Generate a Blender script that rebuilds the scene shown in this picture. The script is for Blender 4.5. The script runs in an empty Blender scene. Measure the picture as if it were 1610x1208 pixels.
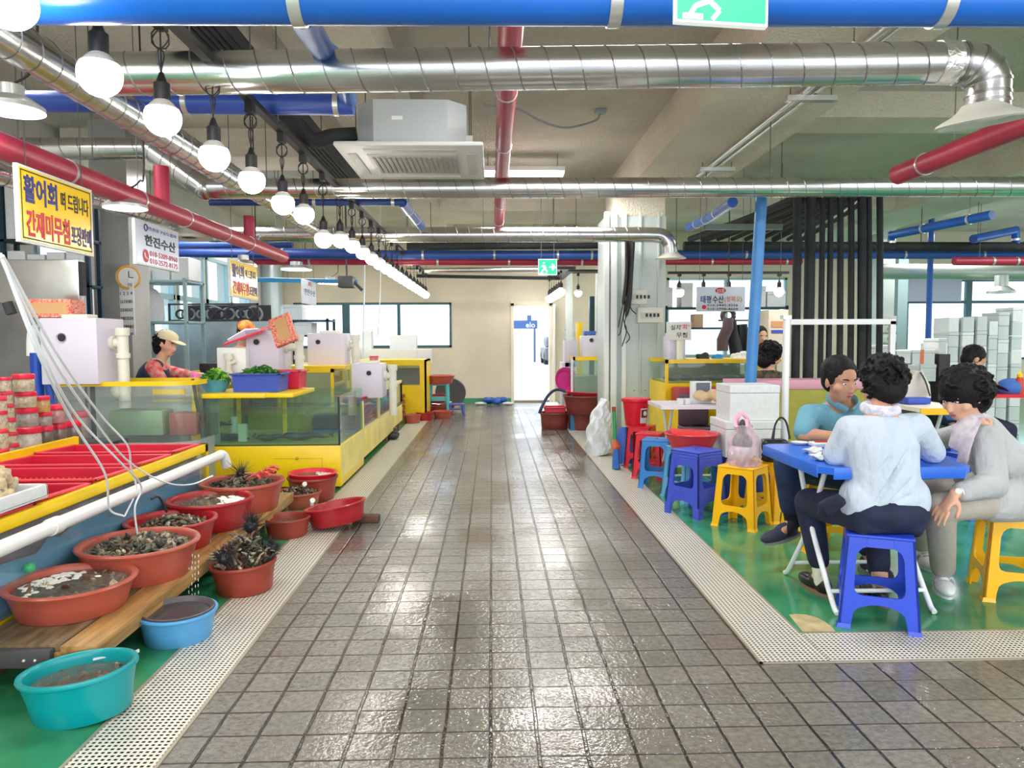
import bpy, bmesh, math, random
from mathutils import Vector, Matrix, Euler
random.seed(7)
SC = bpy.context.scene
COL = SC.collection
PI = math.pi

# ---------------------------------------------------------------- camera, world, lights, exposure
CH = 1.277
F_PX, YAW, PITCH, ROLL = 1155.4, 0.02745, 0.0614, -0.0042
def cam_axes():
    cy, sy, cp, sp = math.cos(YAW), math.sin(YAW), math.cos(PITCH), math.sin(PITCH)
    f = Vector((sy*cp, cy*cp, -sp)); r = Vector((cy, -sy, 0)); u = r.cross(f)
    cr, sr = math.cos(ROLL), math.sin(ROLL)
    return r*cr + u*sr, u*cr - r*sr, f
CR, CU, CF = cam_axes()
cam_d = bpy.data.cameras.new('camera'); cam = bpy.data.objects.new('camera', cam_d); COL.objects.link(cam)
cam_d.sensor_width = 36.0; cam_d.lens = F_PX/1610*36.0; cam_d.clip_start = 0.05; cam_d.clip_end = 200
cam.matrix_world = Matrix((( CR.x, CU.x, -CF.x, 0), (CR.y, CU.y, -CF.y, 0), (CR.z, CU.z, -CF.z, CH), (0, 0, 0, 1)))
SC.camera = cam
SC.view_settings.view_transform = 'Standard'; SC.view_settings.look = 'None'
SC.view_settings.gamma = 1.0; SC.view_settings.use_curve_mapping = False
SC.view_settings.exposure = 0.5

world = bpy.data.worlds.new('sky'); SC.world = world; world.use_nodes = True
wn = world.node_tree.nodes; wl = world.node_tree.links
wn['Background'].inputs[1].default_value = 2.0
wtc = wn.new('ShaderNodeTexCoord'); wsx = wn.new('ShaderNodeSeparateXYZ'); wr = wn.new('ShaderNodeValToRGB')
wl.new(wtc.outputs['Generated'], wsx.inputs[0]); wl.new(wsx.outputs[2], wr.inputs[0])
wr.color_ramp.elements[0].position = 0.0; wr.color_ramp.elements[0].color = (0.85, 0.9, 0.95, 1)
wr.color_ramp.elements[1].position = 0.6; wr.color_ramp.elements[1].color = (0.8, 0.9, 1.0, 1)
wl.new(wr.outputs[0], wn['Background'].inputs[0])

def area_light(name, loc, size, power, rot=(0, 0, 0), color=(1, 1, 1), sy=None):
    d = bpy.data.lights.new(name, 'AREA'); d.energy = power; d.color = color
    d.shape = 'RECTANGLE'; d.size = size; d.size_y = sy or size
    o = bpy.data.objects.new(name, d); o.location = loc; o.rotation_euler = rot; COL.objects.link(o); return o
# added fill light behind the camera, standing in for daylight from the open front
area_light('front_fill', (0.5, -3.6, 2.0), 11, 150, (math.radians(84), 0, 0), (0.98, 0.99, 1), 3.2)
# added rows of overhead fill lights; only one fluorescent tube is built further down
for lx in (-3.2, 0.75, 4.2, 7.6):
    for ly in (0.5, 4.2, 8.2, 12.2):
        area_light('overhead_fill', (lx, ly, 2.98), 1.2, 36, (0, 0, 0), (1, 0.99, 0.96), 0.5)

# ---------------------------------------------------------------- pixel -> place
def P(px, py, X=None, Y=None, Z=None):
    d = CR*((px-805)/F_PX) - CU*((py-604)/F_PX) + CF
    if X is not None: t = X/d.x
    elif Y is not None: t = Y/d.y
    else: t = (Z-CH)/d.z
    return Vector((0, 0, CH)) + d*t

# ---------------------------------------------------------------- materials
MATS = {}
def mat(name, col=(0.5, 0.5, 0.5), rough=0.5, metal=0.0, noise=0.0, nscale=8.0, bump=0.0, bscale=60.0, emit=None, estr=0.0,
        trans=0.0, alpha=1.0, col2=None, spec=None, ior=None, coat=0.0, stretch=None, sss=0.0, bdist=0.01):
    if name in MATS: return MATS[name]
    m = bpy.data.materials.new(name); m.use_nodes = True; MATS[name] = m
    nt = m.node_tree; b = nt.nodes['Principled BSDF']
    b.inputs['Base Color'].default_value = (*col, 1); b.inputs['Roughness'].default_value = rough; b.inputs['Metallic'].default_value = metal
    if spec is not None: b.inputs['Specular IOR Level'].default_value = spec
    if ior: b.inputs['IOR'].default_value = ior
    if trans: b.inputs['Transmission Weight'].default_value = trans
    if alpha < 1: b.inputs['Alpha'].default_value = alpha
    if coat: b.inputs['Coat Weight'].default_value = coat
    if sss:
        b.inputs['Subsurface Weight'].default_value = sss; b.inputs['Subsurface Scale'].default_value = 0.01
    if emit: b.inputs['Emission Color'].default_value = (*emit, 1); b.inputs['Emission Strength'].default_value = estr
    vec = None
    if noise or bump or col2:
        tc = nt.nodes.new('ShaderNodeTexCoord'); vec = tc.outputs['Object']
        if stretch:
            mp = nt.nodes.new('ShaderNodeMapping'); mp.inputs['Scale'].default_value = stretch
            nt.links.new(vec, mp.inputs[0]); vec = mp.outputs[0]
    if noise or col2:
        n = nt.nodes.new('ShaderNodeTexNoise'); n.inputs['Scale'].default_value = nscale; n.inputs['Detail'].default_value = 5
        nt.links.new(vec, n.inputs['Vector'])
        r = nt.nodes.new('ShaderNodeValToRGB'); nt.links.new(n.outputs[0], r.inputs[0])
        c2 = col2 or tuple(max(0, c*(1-noise)) for c in col)
        r.color_ramp.elements[0].position = 0.35; r.color_ramp.elements[0].color = (*c2, 1)
        r.color_ramp.elements[1].position = 0.65; r.color_ramp.elements[1].color = (*[min(1, c*(1+noise*0.4)) for c in col], 1)
        nt.links.new(r.outputs[0], b.inputs['Base Color'])
    if bump:
        n = nt.nodes.new('ShaderNodeTexNoise'); n.inputs['Scale'].default_value = bscale; n.inputs['Detail'].default_value = 4
        nt.links.new(vec, n.inputs['Vector'])
        bp = nt.nodes.new('ShaderNodeBump'); bp.inputs['Strength'].default_value = bump; bp.inputs['Distance'].default_value = bdist
        nt.links.new(n.outputs[0], bp.inputs['Height']); nt.links.new(bp.outputs[0], b.inputs['Normal'])
    return m
def glass(name, col=(0.9, 1, 0.98), alpha=0.18, rough=0.03):
    """thin see-through pane: mirror-like by angle over a tinted transparent sheet, with a trace of haze"""
    if name in MATS: return MATS[name]
    m = bpy.data.materials.new(name); m.use_nodes = True; MATS[name] = m
    nt = m.node_tree; nt.nodes.clear(); L = nt.links
    o = nt.nodes.new('ShaderNodeOutputMaterial'); mx = nt.nodes.new('ShaderNodeMixShader'); mx2 = nt.nodes.new('ShaderNodeMixShader')
    tr = nt.nodes.new('ShaderNodeBsdfTransparent'); tr.inputs[0].default_value = (*col, 1)
    gl = nt.nodes.new('ShaderNodeBsdfGlossy'); gl.inputs['Roughness'].default_value = rough
    df = nt.nodes.new('ShaderNodeBsdfDiffuse'); df.inputs[0].default_value = (*col, 1)
    lw = nt.nodes.new('ShaderNodeLayerWeight'); lw.inputs[0].default_value = .5; pw = nt.nodes.new('ShaderNodeMath'); pw.operation = 'POWER'; pw.inputs[1].default_value = 4.0
    ma = nt.nodes.new('ShaderNodeMath'); ma.operation = 'MULTIPLY_ADD'; ma.inputs[1].default_value = .55; ma.inputs[2].default_value = .03
    L.new(lw.outputs['Facing'], pw.inputs[0]); L.new(pw.outputs[0], ma.inputs[0]); L.new(ma.outputs[0], mx.inputs[0]); L.new(tr.outputs[0], mx.inputs[1]); L.new(gl.outputs[0], mx.inputs[2])
    mx2.inputs[0].default_value = max(0.0, alpha-.1); L.new(mx.outputs[0], mx2.inputs[1]); L.new(df.outputs[0], mx2.inputs[2]); L.new(mx2.outputs[0], o.inputs[0])
    return m
def lin(r, g, b):
    f = lambda c: (c/255/12.92) if c/255 <= 0.04045 else ((c/255+0.055)/1.055)**2.4
    return (f(r), f(g), f(b))

# ---------------------------------------------------------------- mesh builder
class MB:
    def __init__(s): s.v = []; s.f = []; s.mi = []; s.cur = 0
    def add(s, vs, fs):
        o = len(s.v); s.v += [Vector(v) for v in vs]
        for f in fs: s.f.append([i+o for i in f]); s.mi.append(s.cur)
        return s
    def bm(s, bm, M=None):
        bm.verts.ensure_lookup_table(); bm.verts.index_update()
        vs = [(M @ v.co) if M else v.co.copy() for v in bm.verts]
        fs = [[v.index for v in f.verts] for f in bm.faces]; bm.free(); return s.add(vs, fs)
    def box(s, lo, hi, bevel=0.0, M=None, seg=2):
        x0, y0, z0 = lo; x1, y1, z1 = hi
        if not bevel and M is None:
            return s.add([(x0, y0, z0), (x1, y0, z0), (x1, y1, z0), (x0, y1, z0), (x0, y0, z1), (x1, y0, z1), (x1, y1, z1), (x0, y1, z1)],
                         [(0, 3, 2, 1), (4, 5, 6, 7), (0, 1, 5, 4), (1, 2, 6, 5), (2, 3, 7, 6), (3, 0, 4, 7)])
        bm = bmesh.new(); bmesh.ops.create_cube(bm, size=1)
        T = Matrix.Translation(((x0+x1)/2, (y0+y1)/2, (z0+z1)/2)) @ Matrix.Diagonal((abs(x1-x0), abs(y1-y0), abs(z1-z0), 1))
        bm.transform(T)
        if bevel: bmesh.ops.bevel(bm, geom=bm.edges[:], offset=bevel, segments=seg, affect='EDGES', profile=0.5)
        return s.bm(bm, M)
    def tube(s, pts, r, n=12, cap=True, closed=False):
        pts = [Vector(p) for p in pts]; k = len(pts); rs = r if isinstance(r, list) else [r]*k
        o = len(s.v); up = None; rings = []
        for i, p in enumerate(pts):
            if closed: t = (pts[(i+1) % k]-pts[i-1])
            else: t = (pts[min(i+1, k-1)]-pts[max(i-1, 0)])
            t = t.normalized() if t.length > 1e-9 else Vector((0, 0, 1))
            if up is None:
                up = Vector((0, 0, 1)) if abs(t.z) < 0.9 else Vector((1, 0, 0))
            a = up - t*up.dot(t)
            if a.length < 1e-6: a = t.orthogonal()
            a.normalize(); b = t.cross(a); up = a
            rr = rs[i]; rx, ry = rr if isinstance(rr, (list, tuple)) else (rr, rr)
            rings.append([p + a*(ry*math.cos(2*PI*j/n)) + b*(rx*math.sin(2*PI*j/n)) for j in range(n)])
        vs = [v for rg in rings for v in rg]; fs = []
        for i in range(k if closed else k-1):
            i2 = (i+1) % k
            for j in range(n):
                j2 = (j+1) % n; fs.append((i*n+j, i*n+j2, i2*n+j2, i2*n+j))
        if cap and not closed:
            fs.append(tuple(reversed(range(n)))); fs.append(tuple(range((k-1)*n, k*n)))
        return s.add(vs, fs)
    def lathe(s, prof, c=(0, 0, 0), n=32, sx=1.0, sy=1.0, M=None, wob=None, cap=False):
        vs = []; fs = []; k = len(prof); c = Vector(c)
        for r, z in prof:
            for j in range(n):
                a = 2*PI*j/n; w = wob(a) if wob else 1
                v = Vector((r*sx*w*math.cos(a), r*sy*w*math.sin(a), z)); v = (M @ v) if M else v; vs.append(v+c)
        for i in range(k-1):
            for j in range(n):
                j2 = (j+1) % n; fs.append((i*n+j, i*n+j2, (i+1)*n+j2, (i+1)*n+j))
        if cap and prof[0][0] > 1e-6: fs.append(tuple(reversed(range(n))))
        if cap and prof[-1][0] > 1e-6: fs.append(tuple(range((k-1)*n, k*n)))
        return s.add(vs, fs)
    def prism(s, poly, z0, z1, M=None):
        """poly in xy, extruded z0..z1, then M"""
        n = len(poly); vs = [Vector((p[0], p[1], z0)) for p in poly]+[Vector((p[0], p[1], z1)) for p in poly]
        if M: vs = [M @ v for v in vs]
        return s.add(vs, [tuple(reversed(range(n))), tuple(range(n, 2*n))]+[(i, (i+1) % n, n+(i+1) % n, n+i) for i in range(n)])
    def quad(s, a, b, c, d): return s.add([a, b, c, d], [(0, 1, 2, 3)])
    def ball(s, c, r, seg=12, rings=8, M=None):
        rx, ry, rz = r if isinstance(r, (tuple, list)) else (r, r, r); c = Vector(c)
        vs = []; fs = []
        for i in range(rings+1):
            th = PI*i/rings
            for j in range(seg):
                a = 2*PI*j/seg; v = Vector((rx*math.sin(th)*math.cos(a), ry*math.sin(th)*math.sin(a), rz*math.cos(th)))
                vs.append((M @ v if M else v)+c)
        for i in range(rings):
            for j in range(seg):
                j2 = (j+1) % seg; fs.append((i*seg+j, (i+1)*seg+j, (i+1)*seg+j2, i*seg+j2))
        return s.add(vs, fs)
    def cone(s, a, b, ra, rb, n=14):
        """tapered capsule with rounded ends; ra, rb may be (rx, ry)"""
        a = Vector(a); b = Vector(b); d = b-a; L = d.length or 1e-6
        pts = []; rs = []
        A = ra if isinstance(ra, (tuple, list)) else (ra, ra); B = rb if isinstance(rb, (tuple, list)) else (rb, rb)
        for t in (-1, -0.8, -0.5): q = math.sqrt(max(0.0004, 1-t*t)); pts.append(a+d/L*t*min(A)); rs.append((A[0]*q, A[1]*q))
        for i in range(5): t = i/4; pts.append(a+d*t); rs.append((A[0]+(B[0]-A[0])*t, A[1]+(B[1]-A[1])*t))
        for t in (0.5, 0.8, 1): q = math.sqrt(max(0.0004, 1-t*t)); pts.append(b+d/L*t*min(B)); rs.append((B[0]*q, B[1]*q))
        return s.tube(pts, rs, n)
    def xform(s, M):
        s.v = [M @ v for v in s.v]; return s

def origin_of(o):
    v = Vector((0, 0, 0))
    while o: v += o.location; o = o.parent
    return v
def tag(o, label=None, cat=None, group=None, kind=None):
    if label: o['label'] = label
    if cat: o['category'] = cat
    if group: o['group'] = group
    if kind: o['kind'] = kind
    return o
def obj(name, mb, m, parent=None, smooth=35, local=False, label=None, clean=True):
    me = bpy.data.meshes.new(name)
    vs = mb.v
    if parent is None:
        lo = [min(v[i] for v in vs) for i in range(3)]; hi = [max(v[i] for v in vs) for i in range(3)]
        org = Vector(((lo[0]+hi[0])/2, (lo[1]+hi[1])/2, lo[2]))
    else: org = Vector((0, 0, 0)) if local else origin_of(parent)
    me.from_pydata([v-org for v in vs], [], mb.f)
    ms = m if isinstance(m, (list, tuple)) else [m]
    for mm in ms: me.materials.append(mm)
    if len(ms) > 1: me.polygons.foreach_set('material_index', mb.mi)
    me.validate(); me.update()
    bm = bmesh.new(); bm.from_mesh(me)
    if clean: bmesh.ops.remove_doubles(bm, verts=bm.verts[:], dist=1e-5)
    bmesh.ops.recalc_face_normals(bm, faces=bm.faces[:]); bm.to_mesh(me); bm.free()
    if smooth:
        me.polygons.foreach_set('use_smooth', [True]*len(me.polygons))
        me.set_sharp_from_angle(angle=math.radians(smooth))
    o = bpy.data.objects.new(name, me); COL.objects.link(o)
    if parent is None: o.location = org
    else: o.parent = parent
    if label: o['label'] = label
    return o
def thing(name, label, cat, loc=(0, 0, 0), group=None, rz=0, rot=None):
    o = bpy.data.objects.new(name, None); COL.objects.link(o); o.location = loc
    o.rotation_euler = rot if rot else (0, 0, rz); o.empty_display_size = 0.1
    return tag(o, label, cat, group)
def struct(name, mb, m, smooth=0): return tag(obj(name, mb, m, None, smooth), kind='structure')
def solo(name, mb, m, label, cat, group=None, smooth=35, kind=None): return tag(obj(name, mb, m, None, smooth), label, cat, group, kind)
def dup(root, loc=None, rz=None, label=None, group=None, rot=None, scale=None):
    r = root.copy(); COL.objects.link(r)
    if loc is not None: r.location = loc
    if rz is not None: r.rotation_euler = (0, 0, rz)
    if rot is not None: r.rotation_euler = rot
    if scale is not None: r.scale = scale if isinstance(scale, (tuple, list)) else (scale,)*3
    if label: r['label'] = label
    if group: r['group'] = group
    for ch in list(root.children):
        c = ch.copy(); COL.objects.link(c); c.parent = r
        for g in list(ch.children):
            d = g.copy(); COL.objects.link(d); d.parent = c
    return r
def remesh(mb, voxel, smooth_it=4, disp=None):
    """fuse overlapping shells into one continuous surface"""
    me = bpy.data.meshes.new('tmp'); me.from_pydata([tuple(v) for v in mb.v], [], mb.f); me.update()
    bm = bmesh.new(); bm.from_mesh(me); bmesh.ops.recalc_face_normals(bm, faces=bm.faces[:]); bm.to_mesh(me); bm.free()
    o = bpy.data.objects.new('tmp', me); COL.objects.link(o)
    md = o.modifiers.new('r', 'REMESH'); md.mode = 'VOXEL'; md.voxel_size = voxel
    if smooth_it:
        sm = o.modifiers.new('s', 'SMOOTH'); sm.factor = 0.5; sm.iterations = smooth_it
    dg = bpy.context.evaluated_depsgraph_get(); ev = o.evaluated_get(dg); m2 = bpy.data.meshes.new_from_object(ev)
    out = MB(); out.add([v.co.copy() for v in m2.vertices], [tuple(p.vertices) for p in m2.polygons])
    bpy.data.objects.remove(o); bpy.data.meshes.remove(me); bpy.data.meshes.remove(m2)
    return out
def text_mb(s, size, O, right, up, align='CENTER', fat=0.0, depth=0.001, width=None, squeeze=None):
    """writing laid at O, reading along right, with up as its upright"""
    cu = bpy.data.curves.new('t', 'FONT'); cu.body = s; cu.size = size; cu.align_x = align; cu.align_y = 'CENTER'
    cu.offset = fat*size; cu.resolution_u = 2; cu.extrude = depth
    o = bpy.data.objects.new('t', cu); COL.objects.link(o)
    dg = bpy.context.evaluated_depsgraph_get(); me = bpy.data.meshes.new_from_object(o.evaluated_get(dg))
    right = Vector(right).normalized(); up = Vector(up).normalized(); nrm = right.cross(up)
    xs = [v.co.x for v in me.vertices] or [0]; ys = [v.co.y for v in me.vertices] or [0]
    cx = (min(xs)+max(xs))/2 if align == 'CENTER' else 0; cy = (min(ys)+max(ys))/2
    k = 1.0
    if width: k = width/max(1e-6, max(xs)-min(xs))
    mb = MB(); mb.add([Vector(O)+right*((v.co.x-cx)*k)+up*(v.co.y-cy)+nrm*(v.co.z) for v in me.vertices], [tuple(p.vertices) for p in me.polygons])
    bpy.data.objects.remove(o); bpy.data.curves.remove(cu); bpy.data.meshes.remove(me)
    return mb
def arc(c, r, a0, a1, n, ax=(1, 0, 0), ay=(0, 0, 1)):
    c = Vector(c); ax = Vector(ax); ay = Vector(ay)
    return [c+ax*(r*math.cos(a0+(a1-a0)*i/n))+ay*(r*math.sin(a0+(a1-a0)*i/n)) for i in range(n+1)]
def bez(pts, n=8):
    """smooth curve through points (Catmull-Rom)"""
    pts = [Vector(p) for p in pts]; q = [pts[0]*2-pts[1]]+pts+[pts[-1]*2-pts[-2]]; out = []
    for i in range(1, len(q)-2):
        for j in range(n):
            t = j/n; a, b, c, d = q[i-1], q[i], q[i+1], q[i+2]
            out.append(0.5*((2*b)+(c-a)*t+(2*a-5*b+4*c-d)*t*t+(3*b-a-3*c+d)*t**3))
    out.append(pts[-1]); return out
# ================================================================ THE SETTING
EW = 14.75; LW = -4.35; RW = 11.6; CZ = 3.4; FY = -4.0
T = 0.15
def node_floor():
    m = bpy.data.materials.new('wet_tiles'); m.use_nodes = True; nt = m.node_tree; N = nt.nodes; L = nt.links
    b = N['Principled BSDF']
    tc = N.new('ShaderNodeTexCoord'); mp = N.new('ShaderNodeMapping')
    mp.inputs['Scale'].default_value = (1/T, 1/T, 1); mp.inputs['Location'].default_value = (0.0107/T, -2.1725/T, 0)
    L.new(tc.outputs['Object'], mp.inputs[0])
    def noise(scale, detail, src=None, st=None):
        n = N.new('ShaderNodeTexNoise'); n.inputs['Scale'].default_value = scale; n.inputs['Detail'].default_value = detail
        if st:
            q = N.new('ShaderNodeMapping'); q.inputs['Scale'].default_value = st; L.new(src or tc.outputs['Object'], q.inputs[0]); L.new(q.outputs[0], n.inputs['Vector'])
        else: L.new(src or tc.outputs['Object'], n.inputs['Vector'])
        return n.outputs[0]
    def math_(op, a, b_=None, c=None):
        n = N.new('ShaderNodeMath'); n.operation = op
        for i, x in enumerate((a, b_, c)):
            if x is None: continue
            if isinstance(x, (int, float)): n.inputs[i].default_value = x
            else: L.new(x, n.inputs[i])
        return n.outputs[0]
    def ramp(src, stops):
        r = N.new('ShaderNodeValToRGB'); L.new(src, r.inputs[0]); e = r.color_ramp.elements
        while len(e) < len(stops): e.new(0.5)
        for i, (p, c) in enumerate(stops): e[i].position = p; e[i].color = (*c, 1) if isinstance(c, tuple) else (c, c, c, 1)
        return r.outputs[0]
    sx = N.new('ShaderNodeSeparateXYZ'); L.new(mp.outputs[0], sx.inputs[0])
    wob = math_('MULTIPLY', math_('SUBTRACT', noise(0.9, 2, mp.outputs[0]), 0.5), 0.07)
    fx = math_('PINGPONG', math_('ADD', sx.outputs[0], wob), 0.5); fy = math_('PINGPONG', math_('ADD', sx.outputs[1], wob), 0.5)
    d = math_('MINIMUM', fx, math_('MULTIPLY_ADD', fy, 1.0, 0.016))
    jt = ramp(math_('ADD', d, math_('MULTIPLY', math_('SUBTRACT', noise(5, 3, mp.outputs[0]), 0.5), 0.02)), [(0.026, 0.0), (0.046, 1.0)])   # 0 in the joint, 1 on the tile
    wn_ = N.new('ShaderNodeTexWhiteNoise'); wn_.noise_dimensions = '2D'
    fl = N.new('ShaderNodeVectorMath'); fl.operation = 'FLOOR'; L.new(mp.outputs[0], fl.inputs[0]); L.new(fl.outputs[0], wn_.inputs['Vector'])
    tcol = ramp(wn_.outputs[0], [(0.0, (0.165, 0.157, 0.127)), (0.3, (0.198, 0.187, 0.152)), (0.6, (0.175, 0.156, 0.132)), (0.82, (0.215, 0.2, 0.162)), (1.0, (0.185, 0.15, 0.128))])
    mot = ramp(noise(45, 5), [(0.3, 0.72), (0.7, 1.15)])
    mx = N.new('ShaderNodeMix'); mx.data_type = 'RGBA'; mx.blend_type = 'MULTIPLY'; mx.inputs[0].default_value = 1; L.new(tcol, mx.inputs[6]); L.new(mot, mx.inputs[7])
    mg = N.new('ShaderNodeMix'); mg.data_type = 'RGBA'; L.new(jt, mg.inputs[0]); mg.inputs[6].default_value = (0.022, 0.016, 0.011, 1); L.new(mx.outputs[2], mg.inputs[7])
    L.new(mg.outputs[2], b.inputs['Base Color'])
    wet = ramp(noise(1.3, 5, st=(1, 0.7, 1)), [(0.42, 0.0), (0.58, 1.0)])       # 1 = drier grain, 0 = standing film
    grain = noise(75, 2); g2 = noise(34, 2)
    hgt = math_('ADD', math_('MULTIPLY', math_('MULTIPLY', math_('ADD', grain, g2), math_('MULTIPLY_ADD', wet, 0.8, 0.30)), 0.0048), math_('MULTIPLY', jt, 0.0035))
    slow = math_('MULTIPLY', noise(9, 2), 0.0010)
    per = math_('MULTIPLY', wn_.outputs[0], 0.0009)
    bp = N.new('ShaderNodeBump'); bp.inputs['Strength'].default_value = 0.8; bp.inputs['Distance'].default_value = 1.0
    L.new(math_('ADD', math_('ADD', hgt, slow), per), bp.inputs['Height']); L.new(bp.outputs[0], b.inputs['Normal'])
    L.new(ramp(wet, [(0.0, 0.07), (1.0, 0.17)]), b.inputs['Roughness'])
    b.inputs['Specular IOR Level'].default_value = 0.8
    return m
def green_floor():
    m = mat('green_epoxy', lin(66, 150, 104), 0.14, noise=0.3, nscale=3.2, bump=0.15, bscale=6, col2=lin(44, 124, 86), bdist=0.004)
    return m
def grate_mat():
    m = bpy.data.materials.new('punched_grate'); m.use_nodes = True; nt = m.node_tree; N = nt.nodes; L = nt.links
    b = N['Principled BSDF']; b.inputs['Base Color'].default_value = (*lin(226, 222, 208), 1); b.inputs['Roughness'].default_value = 0.38; b.inputs['Metallic'].default_value = 0.15
    tc = N.new('ShaderNodeTexCoord'); sx = N.new('ShaderNodeSeparateXYZ'); L.new(tc.outputs['Object'], sx.inputs[0])
    def mm(op, a, c=None):
        n = N.new('ShaderNodeMath'); n.operation = op
        for i, x in enumerate((a, c)):
            if x is None: continue
            if isinstance(x, (int, float)): n.inputs[i].default_value = x
            else: L.new(x, n.inputs[i])
        return n.outputs[0]
    hx = mm('LESS_THAN', mm('PINGPONG', mm('MULTIPLY', sx.outputs[0], 1/0.0195), 0.5), 0.27)
    hy = mm('LESS_THAN', mm('PINGPONG', mm('MULTIPLY', sx.outputs[1], 1/0.0195), 0.5), 0.25)
    hole = mm('MULTIPLY', hx, hy)
    tr = N.new('ShaderNodeBsdfTransparent'); mix = N.new('ShaderNodeMixShader'); L.new(hole, mix.inputs[0]); L.new(b.outputs[0], mix.inputs[1]); L.new(tr.outputs[0], mix.inputs[2])
    L.new(mix.outputs[0], N['Material Output'].inputs[0])
    return m
tile_m = node_floor(); green_m = green_floor(); grate_m = grate_mat()
cream = mat('cream_wall', lin(222, 209, 188), 0.75, noise=0.10, nscale=1.2, bump=0.1, bscale=80)
wallw = mat('plaster_wall', lin(205, 203, 196), 0.8, noise=0.08, nscale=1.5, bump=0.2, bscale=90)
ceil_m = mat('sprayed_ceiling', lin(204, 198, 182), 0.95, noise=0.16, nscale=1.1, bump=1.0, bscale=38, bdist=0.03)
beam_m = mat('sprayed_beam', lin(226, 217, 198), 0.95, noise=0.1, nscale=1.4, bump=0.9, bscale=42, bdist=0.03)
steel = mat('stainless', (0.72, 0.72, 0.7), 0.28, 1.0, noise=0.12, nscale=3, bump=0.04, bscale=20)
frame_m = mat('window_frame_metal', lin(62, 92, 98), 0.45, 0.3)
frame_l = mat('window_frame_pale', lin(150, 178, 182), 0.45, 0.3)
GXL, GXR, GX1, GX2, GYF, GYB = -1.30, -1.005, 1.045, 1.33, 2.78, 3.075
fl = MB(); ZF = 0.0
for (x0, x1, y0, y1) in ((GXR, GX1, FY, EW), (GX1, RW, FY, GYF)):
    fl.quad((x0, y0, 0), (x1, y0, 0), (x1, y1, 0), (x0, y1, 0))
def drop_origin(o):
    """keep object coordinates equal to place coordinates so patterns line up with the tile grid"""
    for v in o.data.vertices: v.co += o.location
    o.location = (0, 0, 0); return o
drop_origin(struct('floor', fl, tile_m))
gf = MB()
for (x0, x1, y0, y1) in ((LW, GXL, FY, EW), (GX2, RW, GYB, EW)): gf.box((x0, y0, -0.12), (x1, y1, 0.0))
drop_origin(struct('floor', gf, green_m))
ch = MB(); dk = mat('drain_channel', (0.012, 0.012, 0.01), 0.6)
ch.quad((GXL, FY, -0.10), (GXR, FY, -0.10), (GXR, EW, -0.10), (GXL, EW, -0.10))
ch.quad((GX1, GYF, -0.10), (GX2, GYF, -0.10), (GX2, EW, -0.10), (GX1, EW, -0.10))
ch.quad((GX2, GYF, -0.10), (RW, GYF, -0.10), (RW, GYB, -0.10), (GX2, GYB, -0.10))
for (a, b_) in (((GXR, FY), (GXR, EW)), ((GX1, GYF), (GX1, EW)), ((GX1, GYF), (RW, GYF))):
    ch.quad((a[0], a[1], -0.10), (b_[0], b_[1], -0.10), (b_[0], b_[1], 0.0), (a[0], a[1], 0.0))
struct('floor', ch, dk)
ft = mat('grate_edge', lin(178, 168, 148), 0.4, 0.5)
def grate(x0, y0, x1, y1, label, rim):
    g = thing('drain_grate', label, 'drain grate', ((x0+x1)/2, (y0+y1)/2, -0.004))
    i_ = [.012*(k in rim) for k in 'lrfb']; m = MB(); m.quad((x0+i_[0], y0+i_[2], 0.002), (x1-i_[1], y0+i_[2], 0.002), (x1-i_[1], y1-i_[3], 0.002), (x0+i_[0], y1-i_[3], 0.002))
    o = obj('perforated_plate', m, grate_m, g, 0)
    f = MB()
    for k in rim:
        if k == 'l': f.box((x0, y0, -.03), (x0+.012, y1, .004))
        if k == 'r': f.box((x1-.012, y0, -.03), (x1, y1, .004))
        if k == 'f': f.box((x0, y0, -.03), (x1, y0+.012, .004))
        if k == 'b': f.box((x0, y1-.012, -.03), (x1, y1, .004))
    obj('rim', f, ft, g, 0)
grate(GXL, FY, GXR, EW, 'long white punched drain grate between the tubs and the wet tiles', 'lr')
grate(GX1, GYF, GX2, EW, 'white punched drain grate running past the red stools to the door end', 'lf')
grate(GX2, GYF, RW, GYB, 'white punched drain grate crossing in front of the green seating floor', 'f')
e = MB(); e.box((GX2-.012, GYB-.012, -.03), (RW, GYB, .003)); e.box((GX2-.012, GYB, -.03), (GX2, EW, .003)); struct('trim_1', e, ft)
# bare patch worn through the green paint by the grate corner
pp = [P(x, y, Z=0) for x, y in ((1240, 967), (1252, 966), (1268, 967), (1285, 972), (1297, 978), (1306, 985), (1312, 991), (1314, 994), (1262, 994))]
wp = MB(); wp.add([(p.x, min(max(p.y, GYB+.003), 9), 0.0012) for p in pp], [tuple(range(len(pp)))])
struct('floor_patch', wp, mat('worn_screed', lin(198, 180, 134), 0.5, noise=0.3, nscale=14, bump=0.3, bscale=30))

def wall_y(name, Y, x0, x1, z0, z1, holes, m, th=0.18):
    xs = sorted({x0, x1, *[h[0] for h in holes], *[h[1] for h in holes]}); zs = sorted({z0, z1, *[h[2] for h in holes], *[h[3] for h in holes]})
    b = MB()
    for i in range(len(xs)-1):
        for j in range(len(zs)-1):
            cx, cz = (xs[i]+xs[i+1])/2, (zs[j]+zs[j+1])/2
            if any(h[0] < cx < h[1] and h[2] < cz < h[3] for h in holes): continue
            b.box((xs[i], Y, zs[j]), (xs[i+1], Y+th, zs[j+1]))
    return struct(name, b, m)
dX0, dX1 = P(806, 600, Y=EW).x, P(866, 600, Y=EW).x; dZ = P(830, 477, Y=EW).z
w1 = (P(462, 500, Y=EW).x, P(710, 500, Y=EW).x, P(600, 547, Y=EW).z, P(600, 476, Y=EW).z)
w2 = (P(1048, 500, Y=EW).x, P(1236, 500, Y=EW).x, 0.9, P(1150, 437, Y=EW).z)
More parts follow.
